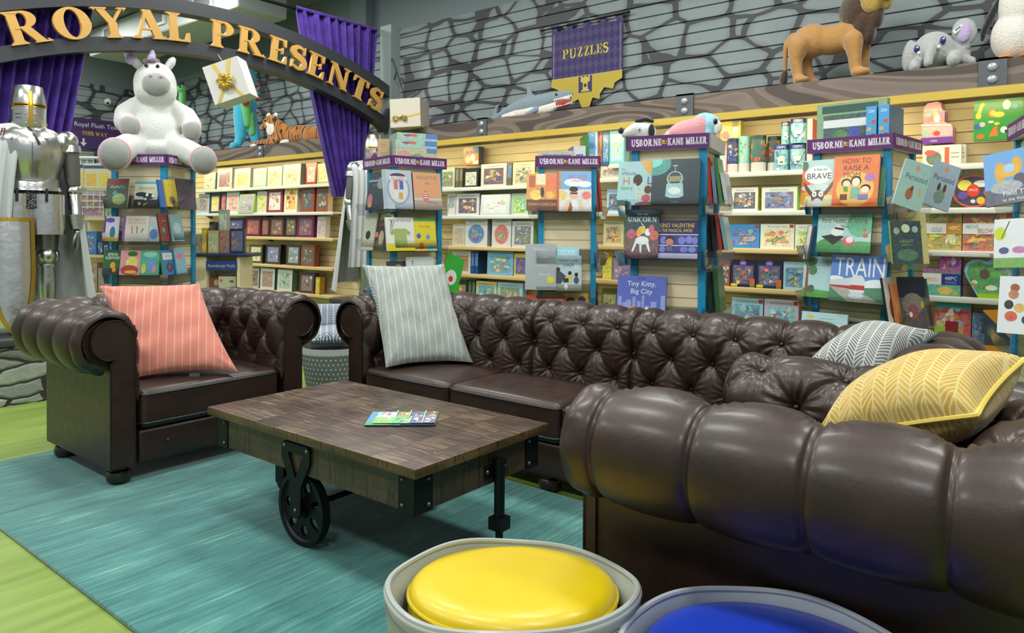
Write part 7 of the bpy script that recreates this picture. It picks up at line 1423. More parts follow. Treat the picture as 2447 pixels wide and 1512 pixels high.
    bits(he, 'rivet', M_BRASS, [((.127 if z < 1.66 else .112)*.92*math.cos(R(d)), (.127 if z < 1.66 else .112)*1.02*math.sin(R(d)), z) for d, z in ((255, 1.49), (285, 1.49), (255, 1.56), (285, 1.56), (255, 1.70), (285, 1.70), (230, 1.665), (310, 1.665), (205, 1.49), (335, 1.49), (205, 1.60), (205, 1.67))], (.0065, .0065, .0065))
    bits(he, 'breath_hole', flat('hole_black', '#080808', .9), [(.124*.92*math.cos(R(d)), .1245*1.02*math.sin(R(d)), z) for d in (222, 230, 238) for z in (1.53, 1.56)], (.004, .004, .004))
    # cape hanging from the shoulders, round the back
    nu, nv = 90, 30; U, V = np.meshgrid(np.linspace(0, 1, nu), np.linspace(0, 1, nv), indexing='ij')
    a = R(-10)+U*R(222); a = np.where(True, a, a); rr = .27+V*.13+.03*np.sin(U*38)*V+.01*np.sin(U*17+2)
    X = -np.cos(a)*rr*(1.0+.12*V)*-1; Y = np.sin(a)*rr*.62+.05; Z = 1.44-.10*np.abs(np.cos(a))*(1-V)-V*1.36*(1-.05*np.sin(U*5))
    X = X*-1
    mb = MB(); mb.grid(np.stack([X, Y, Z], -1)); cp = mb.build('cape', M_CAPE, t, sharp=180)
    # front fall of the cape over the wearer's right shoulder
    nu = 40; U, V = np.meshgrid(np.linspace(0, 1, nu), np.linspace(0, 1, nv), indexing='ij')
    X = -.11-.25*U-.05*V+.05*(1-V); Y = -.125-.06*(1-U)-.02*np.sin(U*26)*(.3+V)-.03*V; Z = 1.47-.05*U**1.5-V*(1.18-.06*U)
    mb = MB(); mb.grid(np.stack([X, Y+.11*(1-V)**9, Z], -1)); mb.build('cape_front', M_CAPE, cp, sharp=180)
    mb = MB(); mb.tube([(-.16, -.185, 1.40), (-.17, -.20, 1.34), (-.185, -.20, 1.34), (-.175, -.185, 1.40)], .006, 6, closed=True); mb.build('cape_buckle', flat('buckle_bronze', '#4a342c', .4, metal=.6), cp)
    KB = ([0, .465, .80, .955, 1.20, 1.455, 1.8], [0, .555, .95, 1.10, 1.29, 1.505, 1.8]); KA = ([0, .62, .755, .83, 1.075, 1.365, 1.8], [0, .55, .69, .78, 1.04, 1.415, 1.8]); KH = ([0, 1.455, 1.8], [0, 1.485, 1.8])
    def remap(o, K):
        if len(o.data.vertices) and o.location.length < 1e-6:
            for v in o.data.vertices: v.co.z = float(np.interp(v.co.z, *K))
            o.data.update()
        else: o.location.z = float(np.interp(o.location.z, *K))
        for c in o.children: remap(c, K)
    for o in t.children:
        nm = o.name.split('.')[0]; remap(o, KH if nm == 'great_helm' else KA if nm in ('pauldron', 'upper_arm_plate', 'elbow_cop', 'vambrace', 'gauntlet_cuff', 'gauntlet_hand') else KB)
    return t
k1p = Vector((-5.90, 1.90, .445)); k2p = Vector((-6.0, 5.14, .445))
armour(k1p, R(90-12), 'suit of plate armour with brass-crossed great helm at the left edge')
armour(k2p, R(90-8), 'second suit of armour half hidden behind the book tower near the curtain')
for k, (p, lb) in enumerate(((k1p, 'stacked-stone plinth under the left suit of armour'), (k2p, 'stacked-stone plinth under the far suit of armour'))):
    t = thing('stone_plinth', lb, 'plinth', (p.x, p.y, 0), R(-3))
    mb = MB(); mb.box(-.32, .32, -.30, .30, 0, .395); mb.build('stone_block', M_PLINTH, t)
    mb = MB(); mb.rbox(0, 0, .42, .68, .64, .05, .008, 2); mb.build('slab', M_SLAB, t)
# heater shield leaning on the left armour
sh = thing('heater_shield', 'curved steel heater shield with worn gold corner standing before the left armour', 'shield', M=Matrix.Translation((-5.70, 1.74, .45)) @ Matrix.Rotation(R(90-8), 4, 'Z') @ Matrix.Rotation(R(-6), 4, 'X'))
def shield_grid(inset, off):
    nu, nv = 25, 25; P = np.zeros((nu, nv, 3))
    for i in range(nu):
        for j in range(nv):
            v = j/(nv-1); w = (.135-inset)*(1 if v > .62 else math.sin(math.pi/2*(v/.62)**.62)); x = (2*i/(nu-1)-1)*w
            P[i, j] = (x, -.06+x*x*2.5-off, inset*1.5+v*(.80-inset*2.4))
    return P
mb = MB(); mb.grid(shield_grid(0, 0)); mb.build('shield_plate', M_STEEL, sh, sharp=180)
mb = MB(); G = shield_grid(0, .004); G2 = shield_grid(.028, .004)
ring = [G[i, -1] for i in range(25)]+[G[-1, j] for j in range(23, -1, -1)]+[G[i, 0] for i in range(23, -1, -1)]+[G[0, j] for j in range(1, 24)]
ring2 = [G2[i, -1] for i in range(25)]+[G2[-1, j] for j in range(23, -1, -1)]+[G2[i, 0] for i in range(23, -1, -1)]+[G2[0, j] for j in range(1, 24)]
mb.add([tuple(p) for p in ring]+[tuple(p) for p in ring2], [(i, (i+1) % len(ring), len(ring)+(i+1) % len(ring), len(ring)+i) for i in range(len(ring))]); mb.build('shield_rim', M_BRASS, sh, sharp=180)

# ================================================================ plush animals (in camera-aligned frames, s = metres per photo pixel)
def cframe(px, py, P, wall=False):
    d = depth_of(P); s = d/F_PX; b = Vector((P[0], P[1], 0)).normalized(); a = Vector((b.y, -b.x, 0)); ff = Vector((fwd[0], fwd[1], 0)).normalized(); c = b.dot(ff)
    if wall: k = 1/(rgt[0]-(np.array(P)-O3)@RV/d*fwd[0]); a = Vector((k, 0, 0)); b = b/c
    else: a = a*c
    GT[0] = frame((0, 0, 0), a, b, (0, 0, 1)); return Matrix.Translation(P), s
def blob(name, parts, mat, parent, s, vox=None, it=6, rough=0):
    """parts: ((x, z, y), (rx, rz, ry)[, roll deg]) or chains ('c', [(x, z, y, r), ...]); photo-pixel units"""
    mb = MB(); lo = 1e9
    for q in parts:
        if q[0] == 'c':
            pts = q[1]
            for a, b in zip(pts, pts[1:]):
                L = math.dist(a[:3], b[:3]); n = max(1, int(L/(.35*min(a[3], b[3]))))
                for i in range(n+1):
                    t = i/n; p = [a[k]+(b[k]-a[k])*t for k in range(4)]; mb.ball((p[0]*s, p[2]*s, p[1]*s), p[3]*s, 12, 8); lo = min(lo, p[3]*s)
        else:
            c, r = q[0], q[1]; mb.ball((c[0]*s, c[2]*s, c[1]*s), (r[0]*s, r[2]*s, r[1]*s), 18, 12, rot=(0, R(q[2]), 0) if len(q) > 2 else None); lo = min(lo, min(r)*s)
    o = mb.build(name, mat, parent, sharp=180)
    m = o.modifiers.new('r', 'REMESH'); m.mode = 'VOXEL'; m.voxel_size = vox or max(.004, lo*.22); m.use_smooth_shade = True
    m = o.modifiers.new('s', 'SMOOTH'); m.iterations = it; m.factor = .6
    return o
def simple(name, parts, mat, parent, s):
    mb = MB()
    for c, r in parts: mb.ball((c[0]*s, c[2]*s, c[1]*s), (r[0]*s, r[2]*s, r[1]*s), 16, 10)
    return mb.build(name, mat, parent, sharp=180)
# unicorn
P = onz(372, 371, HT); P = Vector((T1[0], T1[1], 1.795)); px0 = 378; M, s = cframe(0, 0, P)
u = thing('plush_unicorn', 'giant white plush unicorn with lilac horn sitting on the left book tower', 'plush toy', M=M)
bx = 2
blob('body', [((bx, 62, 20), (68, 66, 58)), ((bx, 104, 20), (58, 46, 46)), ((bx, 22, 15), (80, 28, 56)), ((bx, 128, 12), (40, 20, 34)),
  ('c', [(bx-48, 114, 10, 26), (bx-72, 96, 0, 26), (bx-74, 78, -18, 25), (bx-58, 68, -38, 23)]), ('c', [(bx+46, 114, 10, 26), (bx+76, 98, 0, 26), (bx+88, 78, -18, 25), (bx+84, 68, -34, 23)]),
  ('c', [(bx-45, 26, -15, 32), (bx-66, 14, -60, 31), (bx-84, 0, -88, 32)]), ('c', [(bx+45, 26, -15, 32), (bx+76, 10, -60, 29), (bx+104, -6, -90, 28)]),
  ((bx-1, 172, 0), (53, 54, 46)), ((bx, 156, -8), (53, 40, 42))], M_FURW, u, s, .012, 8)
blob('ear', [('c', [(bx-40, 214, 0, 11), (bx-56, 228, 0, 12), (bx-66, 236, 0, 8)])], M_FURW, u, s, .006); simple('inner_ear', [((bx-60, 226, -9), (11, 14, 5))], M_LILAC, u, s)
blob('ear', [('c', [(bx+30, 216, 0, 10), (bx+38, 228, 0, 11), (bx+42, 234, 0, 8)])], M_FURW, u, s, .006)
simple('muzzle', [((bx+1, 164, -34), (35, 30, 26))], M_FURG, u, s)
mb = MB(); mb.tube([((bx-22)*s, -54*s, 151*s), ((bx-10)*s, -60*s, 144*s), ((bx+10)*s, -60*s, 144*s), ((bx+24)*s, -54*s, 151*s)], .003, 5); mb.build('mouth_line', flat('stitch_grey', '#6f7370', .9), u)
for dx in (-13, 13): simple('nostril', [((bx+dx, 183, -56), (4, 4, 3))], M_FURPK, u, s)
for dx in (-22, 5): simple('eye', [((bx+dx, 209, -34), (4.5, 4.5, 4))], M_EYE, u, s)
mb = MB(); pts = [((bx-9+2*t)*s+.0015*math.cos(t*20), -26*s+.0015*math.sin(t*20), (222+t*40)*s) for t in np.linspace(0, 1, 24)]; mb.tube(pts, [(10.5*(1-t)+1.5)*s*(1+.12*math.sin(t*38)) for t in np.linspace(0, 1, 24)], 14); mb.build('horn', M_LILAC, u, sharp=180)
blob('mane', [('c', [(bx-24, 222, -12, 7), (bx-10, 228, -4, 9), (bx+4, 227, 0, 8), (bx-6, 206, 36, 12)])], M_FURPK, u, s, .007)
for (x, z, y, r) in ((-60, 62, -56, 22), (86, 62, -52, 21), (-90, -8, -118, 33), (110, -13, -120, 29)):
    simple('hoof', [((bx+x, z, y), (r*.98, r*.98, r*.6))], M_FURG, u, s)
    mb = MB(); ring = [((bx+x+r*1.02*math.cos(a))*s, (y+r*.30)*s, (z+r*1.02*math.sin(a))*s) for a in np.linspace(0, 6.283, 30, endpoint=False)]; mb.tube(ring, r*.13*s, 7, closed=True); mb.build('pink_cuff', M_FURPK, u, sharp=180)
# dinosaur
BT = 2.30
def onbeam(px, py, dy=.18): 
    p = ony(px, py, BEAM_Y+dy); return Vector((p.x, BEAM_Y+dy, BT+.002))
P = onbeam(590, 352, .22); M, s = cframe(0, 0, P)
d = thing('plush_dinosaur', 'tall blue and green plush dinosaur standing on the beam behind the hanging gift', 'plush toy', M=M)
blob('body', [('c', [(-22, 12, 0, 10), (-15, 30, 0, 14), (-14, 80, 0, 19), (-8, 120, 0, 26), (0, 165, 0, 22), (-6, 205, 0, 17)]), ('c', [(24, 10, 0, 10), (20, 30, 0, 13), (6, 80, 0, 18), (0, 110, 0, 24)]), ('c', [(-22, 10, -6, 9), (-32, 7, -14, 9)]), ('c', [(24, 9, -6, 9), (34, 7, -14, 8)]), ((-18, 214, -6), (26, 12, 14))], M_DINOB, d, s, .012, 5)
blob('belly', [('c', [(2, 60, -14, 9), (-2, 110, -22, 14), (-6, 150, -18, 13)]), ('c', [(14, 40, -8, 9), (8, 80, -14, 10)])], M_DINOG, d, s, .01)
simple('chest_patch', [((-4, 108, -36), (9, 8, 5))], M_REDF, d, s)
for i in range(11):
    z = 40+i*16; x = 30-abs(i-5)*2.0-4; mb = MB(); mb.add([((x-10)*s, 0, (z-7)*s), ((x-10)*s, 0, (z+7)*s), ((x+10)*s, 0, (z+2)*s), ((x-8)*s, .02, z*s), ((x-8)*s, -.02, z*s)], [(0, 1, 2), (0, 3, 2), (3, 1, 2), (0, 4, 2), (4, 1, 2)]); mb.build('spine_plate', [M_DINOB, M_REDF][i % 2 if i < 8 else 0], d, sharp=0)
# tiger lying, head left
P = onbeam(690, 338, .20); M, s = cframe(0, 0, P, True)
g = thing('plush_tiger', 'orange striped plush tiger lying on the beam left of the curtain', 'plush toy', M=M)
blob('body', [((10, 24, 10), (55, 22, 22)), ((-25, 31, 4), (28, 27, 20)), ('c', [(-30, 45, 0, 19), (-40, 58, 0, 16)]), ('c', [(45, 19, 0, 18), (70, 18, 0, 17)]), ('c', [(-35, 11, -14, 9), (-75, 9, -20, 8), (-90, 8, -22, 7)]), ((-45, 60, -2), (20, 18, 17)), ('c', [(-52, 55, -10, 9), (-64, 50, -14, 8)])], M_TIGER, g, s, .009, 5)
blob('ruff', [((-44, 44, -12), (12, 18, 7)), ((-54, 54, -14), (8, 7, 6))], M_CREAMF, g, s, .008); simple('nose', [((-68, 52, -16), (3, 3, 3))], M_EYE, g, s)
for dx, dz in ((-32, 76), (-50, 78)): simple('ear', [((dx, dz, 0), (6, 6, 4))], M_CREAMF, g, s)
simple('paw', [((-88, 5, -24), (9, 5, 8))], M_CREAMF, g, s); simple('paw', [((-10, 5, -26), (12, 6, 8))], M_CREAMF, g, s); simple('eye', [((-58, 64, -17), (2.5, 2.5, 2))], M_EYE, g, s)
# shark, nose right
P = onbeam(1262, 272, .20); M, s = cframe(0, 0, P, True)
g = thing('plush_shark', 'grey plush shark with open red mouth lying on the beam under the banner', 'plush toy', M=M)
blob('body', [('c', [(-92, 2, 0, 4), (-70, 14, 0, 8), (-45, 22, 0, 14), (-10, 28, 0, 21), (25, 30, 0, 23), (60, 36, 0, 19), (86, 42, 0, 11), (96, 44, 0, 7)]), ('c', [(-88, 8, 0, 5), (-100, 5, 0, 4)]), ('c', [(-86, 8, 0, 5), (-78, 36, 0, 3.5), (-74, 40, 0, 2.5)]), ('c', [(6, 45, 0, 9), (2, 64, 0, 6), (0, 74, 0, 3)]), ('c', [(20, 15, -16, 8), (6, 8, -26, 6), (-6, 5, -28, 4)])], M_SHARK, g, s, .008, 4)
blob('belly', [('c', [(-60, 8, -6, 7), (-30, 12, -8, 11), (10, 14, -10, 13), (50, 16, -8, 13), (70, 24, -8, 10), (90, 34, -6, 7)]), ('c', [(-40, 8, -14, 7), (-44, 5, -16, 4)])], M_CREAMF, g, s, .008, 4)
simple('mouth', [((78, 22, -10), (20, 11, 14))], M_REDF, g, s); mb = MB()
for i in range(9):
    x = 60+i*4.6; z = 33+i*.7; mb.add([((x-2.3)*s, -22*s, z*s), ((x+2.3)*s, -22*s, z*s), (x*s, -23*s, (z-6)*s)], [(0, 1, 2)]); mb.add([((x-2.3)*s, -22*s, (z-20)*s), ((x+2.3)*s, -22*s, (z-20)*s), (x*s, -23*s, (z-14)*s)], [(0, 1, 2)])
mb.build('teeth', M_CREAMF, g, sharp=0); simple('eye', [((64, 44, -17), (2.6, 2.6, 2))], M_EYE, g, s)
# lion standing, head right
P = onbeam(1990, 185, .16); M, s = cframe(0, 0, P, True)
g = thing('plush_lion', 'large standing plush lion with dark mane on the beam at the upper right', 'plush toy', M=M)
blob('body', [((-55, 108, 8), (52, 42, 34)), ((0, 104, 8), (62, 36, 30)), ((45, 112, 8), (45, 44, 34)), ('c', [(-85, 95, -16, 28), (-92, 60, -18, 17), (-86, 30, -18, 14), (-84, 10, -20, 14)]), ('c', [(-74, 80, 28, 24), (-64, 50, 30, 14), (-56, 18, 30, 13), (-54, 12, 28, 12)]),
  ('c', [(46, 90, -16, 24), (50, 55, -18, 17), (52, 28, -18, 15), (56, 14, -20, 14)]), ('c', [(70, 90, 26, 20), (74, 50, 28, 14), (70, 20, 28, 13)]), ((-76, 10, -26), (22, 10, 15)), ((64, 12, -26), (24, 11, 16)), ((-46, 12, 24), (16, 9, 13)), ((82, 14, 24), (16, 9, 13)),
  ('c', [(-102, 128, 8, 9), (-118, 110, 8, 8), (-120, 70, 8, 7), (-120, 42, 8, 6)]), ('c', [(55, 140, 8, 36), (80, 185, 2, 30)])], M_TAN, g, s, .012, 6)
blob('mane', [((48, 158, 8), (36, 52, 42)), ((64, 128, 4), (30, 42, 38)), ((72, 192, 6), (46, 42, 40)), ((82, 110, -4), (18, 34, 26)), ((96, 140, -10), (20, 30, 24))], M_MANE, g, s, .012, 3)
blob('golden_mane', [((88, 172, -28), (28, 30, 14)), ((92, 205, -24), (36, 26, 16)), ((70, 190, -30), (14, 26, 10)), ((118, 168, -22), (16, 22, 12))], M_MANE2, g, s, .01, 3)
blob('face', [((104, 200, -36), (24, 26, 18)), ((118, 192, -44), (15, 12, 13))], M_TAN, g, s, .009); blob('muzzle', [((120, 180, -50), (16, 14, 12)), ((112, 172, -46), (10, 8, 9))], M_CREAMF, g, s, .008); simple('nose', [((126, 190, -60), (7, 4, 5))], flat('lion_nose', '#b98076', .6), g, s)
blob('tail_tuft', [('c', [(-120, 40, 8, 8), (-124, 22, 8, 12), (-126, 4, 8, 8)])], M_MANE, g, s, .009)
for dx in (98, 116): simple('eye', [((dx, 206, -52), (3.2, 3.2, 3))], M_EYE, g, s)
# elephant lying
P = onbeam(2240, 160, .16); M, s = cframe(0, 0, P, True)
g = thing('plush_elephant', 'fluffy pale grey plush elephant with dark blue eyes lying beside the lion', 'plush toy', M=M)
blob('body', [((-10, 50, 0), (52, 44, 36)), ((40, 40, 20), (40, 38, 30)), ((-70, 45, 6), (18, 40, 14), 8), ('c', [(-16, 45, -34, 15), (-20, 28, -42, 13), (-22, 12, -46, 12)]), ('c', [(42, 22, -20, 18), (36, 12, -44, 17)]), ('c', [(-52, 18, -14, 16), (-56, 8, -34, 15)]), ('c', [(64, 16, 6, 16), (78, 12, 0, 13)])], M_ELE, g, s, .011, 3)
blob('ear', [((62, 84, 0), (30, 33, 11), -20), ((60, 58, 4), (20, 22, 9))], M_ELE, g, s, .01, 3); simple('inner_ear', [((60, 80, -10), (17, 22, 6))], M_LILAC, g, s)
for dx, dz, dy in ((-50, 52, -26), (12, 62, -35)):
    e = simple('eye', [((dx, dz, dy), (7.5, 9, 4))], M_EYEB, g, s); simple('eye_glint', [((dx+2, dz+3, dy-4), (2.4, 2.8, 1.2))], M_CREAMF, e, s)
for dx, dz in ((-44, 38), (3, 46)): simple('tusk', [((dx, dz, -40), (5, 5, 5))], M_CREAMF, g, s)
mb = MB(); mb.T = GT[0] @ Tm(48*s, -13*s, 88*s, ry=R(-35)); mb.color('#d8e0e4'); mb.box(-.035, .035, -.004, 0, -.018, .018); mb.color('#7fa04a'); mb.box(-.035, .035, -.006, -.004, -.018, -.008); mb.color('#3a5a98'); mb.box(-.02, .02, -.006, -.004, .004, .012); mb.build('price_tag', M_CARD, g)
# penguin cut by the frame
P = onbeam(2425, 128, .16); M, s = cframe(0, 0, P)
g = thing('plush_penguin', 'white bellied plush penguin with a black flipper at the top right corner', 'plush toy', M=M)
blob('belly', [((0, 60, 0), (62, 62, 48)), ((6, 130, 0), (52, 70, 42)), ((10, 200, 0), (36, 36, 32))], M_CREAMF, g, s, .012)
blob('back', [((14, 120, 26), (58, 110, 36)), ((14, 215, 14), (38, 34, 34))], M_BLACKF, g, s, .014)
blob('flipper', [('c', [(-38, 150, -4, 11), (-58, 115, -8, 12), (-76, 80, -10, 10), (-80, 60, -10, 6)])], M_BLACKF, g, s, .009); blob('flipper', [('c', [(58, 150, -4, 12), (76, 110, -8, 12), (84, 70, -10, 9)])], M_BLACKF, g, s, .009)
mb = MB(); mb.add([(4*s, -.13, 212*s), (20*s, -.13, 212*s), (12*s, -.13, 204*s), (12*s, -.20, 208*s)], [(0, 1, 3), (1, 2, 3), (2, 0, 3)]); mb.build('beak', flat('beak_orange', '#d98a2c', .6), g, sharp=0)
simple('foot', [((-26, 4, -40), (24, 5, 26))], flat('foot_orange', '#d98a2c', .7), g, s); simple('foot', [((34, 4, -40), (24, 5, 26))], flat('foot_orange2', '#d98a2c', .7), g, s)
# small green toy between unicorn and dinosaur, standing on the beam far left
P = onbeam(432, 395, .15); M, s = cframe(0, 0, P); g = thing('plush_lizard', 'small green plush creature on the beam behind the unicorn', 'plush toy', M=M)
blob('body', [('c', [(0, 10, 0, 10), (0, 60, 0, 11), (2, 110, 0, 9), (4, 150, 0, 9)]), ((2, 160, -4), (13, 9, 9))], M_DINOG, g, s, .01); simple('eye', [((-2, 164, -12), (2.5, 2.5, 2))], M_EYE, g, s)
# dog and sea-creature plushes on the diving bell tower, camera-aligned
def ontray(tw, px): 
    c = Vector((tw[0], tw[1], 1.7125)); a = Vector((rgt[0], rgt[1], 0)); cx = proj_x(c); s = depth_of(c)/F_PX; return c+a*(px-cx)*s
def proj_x(P): d = np.array(P)-O3; return 1223.5+F_PX*(d@RV)/(d@fwd)
P = ontray(T4, 1528); M, s = cframe(0, 0, P); g = thing('plush_dog', 'white plush dog with black ear and nose lying on the diving bell tower', 'plush toy', M=M)
blob('head', [((8, 46, 0), (32, 23, 22)), ((16, 18, 2), (36, 18, 20)), ('c', [(-8, 50, -4, 18), (-34, 40, -6, 10)])], M_FURW, g, s, .006); blob('ear', [('c', [(-8, 70, -6, 5), (12, 74, -8, 6), (30, 70, -4, 5)])], M_BLACKF, g, s, .005); simple('ear', [((28, 44, -20), (8, 17, 4))], M_BLACKF, g, s); simple('nose', [((-44, 48, -8), (8, 8, 8))], M_BLACKF, g, s)
e = simple('eye', [((0, 48, -20), (6.5, 6.5, 3))], M_FURG, g, s); simple('eye_white', [((0, 48, -22), (5.2, 5.2, 2))], M_FURW, e, s); simple('pupil', [((0, 48, -24), (2.2, 2.2, 1.2))], M_EYE, e, s)
P = ontray(T4, 1662); M, s = cframe(0, 0, P); g = thing('plush_axolotl', 'pink and aqua plush sea creature lying on the diving bell tower', 'plush toy', M=M)
blob('body', [((-10, 18, 0), (60, 18, 24)), ((-20, 50, 0), (50, 26, 26), -12), ((18, 60, 0), (32, 28, 24)), ((-70, 24, 6), (26, 20, 18)), ('c', [(30, 26, -16, 10), (34, 10, -22, 8)])], M_PINK, g, s, .007); blob('face', [((36, 60, -6), (24, 26, 22)), ((22, 76, 2), (26, 16, 20)), ('c', [(-10, 16, -20, 8), (-40, 14, -20, 9), (-56, 10, -18, 7)]), ((30, 42, -20), (9, 12, 7))], M_AQUA, g, s, .007)
simple('face_patch', [((50, 54, -18), (12, 16, 9))], M_CREAMF, g, s); simple('eye', [((46, 66, -26), (5, 7, 3))], M_EYE, g, s)
# clear wrapped triangular pack between them
P = ontray(T4, 1578); M, s = cframe(0, 0, P); mb = MB()
mb.color('#d8b890'); mb.add([(-22*s, 0, 0), (22*s, 0, 0), (-18*s, 0, 68*s), (22*s, .02, 58*s)], [(0, 1, 3, 2)]); solo(mb, 'clear_pouch', M_ACRYL, 'clear plastic pouch between the two plush toys', 'packaging', M=M, sharp=0)
# small hero-coloured toy behind the kraft box
P = ontray(T2, 903); M, s = cframe(0, 0, P); g = thing('plush_doll', 'small red and blue plush doll behind the kraft box', 'plush toy', M=M)
blob('body', [((0, 10, 0), (11, 11, 10)), ((2, 45, 0), (8, 8, 8)), ('c', [(-8, 34, -4, 4), (-14, 24, -6, 4)])], M_REDF, g, s, .007); blob('torso', [((1, 27, 0), (9, 11, 9))], flat('blue_plush', '#3a68a8', .9), g, s, .007)

GT[0] = Matrix()
# ================================================================ gifts
def gift(w, d, h, lbl, M, cols, rib):
    t = thing('gift_box', lbl, 'gift box', M=M); mb = MB(); mb.box(-w/2, w/2, -d/2, d/2, 0, h); mb.build('box', flat('gift_paper', cols, .7), t)
    return t
c = onx(540, 192, AX+.25); s = depth_of(c)/F_PX; Mg = frame(c, (rgt[0], rgt[1], 0), Vector((fwd[0], fwd[1], 0)), (0, 0, 1)) @ Matrix.Rotation(R(20), 4, 'Y') @ Matrix.Rotation(R(-6), 4, 'X')
Mg = frame(c, (rgt[0], rgt[1], 0), Vector((fwd[0], fwd[1], 0)), (0, 0, 1)) @ Matrix.Rotation(R(-19), 4, 'Y')
gw, gh = 88*s, 94*s
t = thing('gift_box', 'white gift box with gold ribbon hanging tilted from the arch', 'gift box', M=Mg)
mb = MB(); mb.box(-gw/2, gw/2, 0, .22, -gh/2, gh/2); mb.build('box', flat('gift_white', '#d3d4d0', .7), t)
RIB = flat('gold_ribbon', '#bfa040', .35, metal=.5); RIB2 = flat('gold_ribbon_pale', '#d3b85a', .35, metal=.4)
mb = MB(); mb.color('#c8c0a8')
for x0, x1 in ((-.20, -.04), (.26, .02)): mb.add([(x0*gw-.018, -.003, gh/2), (x0*gw+.018, -.003, gh/2), (x1*gw+.014, -.003, -gh*.04), (x1*gw-.014, -.003, -gh*.04)], [(0, 1, 2, 3)])
for x0, x1 in ((.30, .02), (-.38, -.02)): mb.add([(x0*gw-.016, -.004, -gh/2), (x0*gw+.016, -.004, -gh/2), (x1*gw+.014, -.004, -gh*.04), (x1*gw-.014, -.004, -gh*.04)], [(0, 1, 2, 3)])
rb = mb.build('ribbon', RIB2, t)
mb = MB()
for k in range(7):
    a = R(k*51+10); L = .085; pts = [(L*math.cos(a)*q*math.sin(math.pi*min(1, q*1.0)*.5+.2), -.02-.035*math.sin(math.pi*q), L*math.sin(a)*q) for q in np.linspace(0, 1, 8)]
    for z in (-1, 1): mb.tube([(p[0]-math.sin(a)*.012*z*math.sin(math.pi*i/7), p[1], p[2]+math.cos(a)*.012*z*math.sin(math.pi*i/7)-gh*.04) for i, p in enumerate(pts)], [.004, .008, .011, .013, .013, .011, .008, .004], 6)
mb.build('bow', RIB, t, sharp=180)
mb = MB(); top = Mg.inverted() @ Vector((AX, c.y, 2.86)); mb.tube([(0, .1, gh/2), tuple(top)], .002, 4); mb.build('hanging_thread', M_BOLT, t)
c = ony(970, 303, 5.42); s = depth_of(c)/F_PX; gw = 78*s; gh = 68*s
t = thing('gift_box', 'cream gift box with small gold bow hanging beside the grey post', 'gift box', M=frame(c, (rgt[0], rgt[1], 0), Vector((fwd[0], fwd[1], 0)), (0, 0, 1)) @ Matrix.Rotation(R(-12), 4, 'Z') @ Matrix.Rotation(R(-2), 4, 'Y'))
mb = MB(); mb.box(-gw/2, gw/2*.95, 0, .3, 0, gh); mb.build('box', flat('gift_cream', '#cdc6b6', .7), t)
mb = MB(); mb.add([(-gw/2, -.003, gh*.22), (gw/2*.95, -.003, gh*.42), (gw/2*.95, -.003, gh*.48), (-gw/2, -.003, gh*.28)], [(0, 1, 2, 3)]); mb.build('ribbon', RIB2, t)
mb = MB()
for sx in (-1, 1): mb.tube([(-.06, -.015, gh*.3), (-.06+sx*.04, -.03, gh*.3+.03), (-.06+sx*.075, -.02, gh*.3+.015), (-.06+sx*.07, -.015, gh*.3-.02), (-.06+sx*.03, -.015, gh*.3-.01)], .009, 6)
mb.build('bow', RIB, t, sharp=180)
Mi = t.matrix_world.inverted(); mb = MB(); pts = [Mi @ Vector(ony(968, 236, 5.5)), Mi @ Vector(ony(938, 140, 5.5)), Mi @ Vector((AX+.0, yP+.09, ony(905, 139, 5.5).z))]; mb.tube(pts, .007, 5); mb.tube([Mi @ Vector(ony(948, 168, 5.5)), Mi @ Vector((AX, yP+.14, ony(932, 190, 5.5).z))], .007, 5); mb.build('wire_arm', M_IRON, t)

# ================================================================ banner
Yb = WY-.06; c4 = [ony(1320, 64, Yb), ony(1489, 30, Yb)]; bw = c4[1].x-c4[0].x; zt = (c4[0].z+c4[1].z)/2; zb = ony(1398, 256, Yb).z; bh = zt-zb
t = thing('hanging_banner', 'purple and yellow cloth banner reading PUZZLES on the stone wall', 'banner', (c4[0].x, Yb, zb))
W_, H_ = bw, bh; pts = [(0, .28), (0, .9)]
for k in range(4):
    x = k/4*1.0; pts += [(x+.0, 1.0), (x+.075, 1.0), (x+.075, .93), (x+.215, .93)] if k == 0 else [(x-.03+.0, .93), (x-.03, 1.0), (x+.05, 1.0), (x+.05, .93), (x+.19, .93)]
pts = [(0, .28)]
xs5 = [0, .22, .46, .70, .92]
for k, x in enumerate(xs5): pts += [(x, 1.0), (x+.08, 1.0)] if k == 4 else [(x, 1.0), (x+.08, 1.0), (x+.08, .925), (xs5[k+1], .925)]
pts += [(1.0, .28), (.90, .235), (.88, .17), (.76, .20), (.70, .13), (.70, .07), (.60, .10), (.555, 0.0), (.445, 0.0), (.40, .10), (.30, .07), (.30, .13), (.24, .20), (.12, .17), (.10, .235)]
body = [p for p in pts]
mb = MB(); mb.T = Matrix(((1, 0, 0, 0), (0, 0, -1, 0), (0, 1, 0, 0), (0, 0, 0, 1))); mb.color('#35285f', 1)
mb.prism([(p[0]*W_, p[1]*H_) for p in pts], 0, .006)
mb.T = Matrix()
low = [(0, .36), (1.0, .36), (1.0, .28)]+pts[pts.index((.90, .235)):]+[(0, .28)]
A = [('p', low, '#bda834', .8), ('r', .40, .17, .59, .375, '#3a2c68'), ('r', .43, .29, .56, .345, '#c8b84a'), ('r', .44, .18, .55, .2, '#c8b84a'), ('r', .46, .2, .53, .3, '#c8b84a'), ('e', .495, .25, .022, .022, '#3a2c68'), ('r', .43, .345, .45, .365, '#c8b84a'), ('r', .485, .345, .505, .365, '#c8b84a'), ('r', .54, .345, .56, .365, '#c8b84a'),
     ('t', 'PUZZLES', .49, .645, .115, '#cdb94a', .86, 'R'), ('l', .03, .36, .03, .9, .006, '#a898b8'), ('l', .97, .36, .97, .9, .006, '#a898b8'), ('l', 0, .363, 1, .363, .008, '#c8b860')]
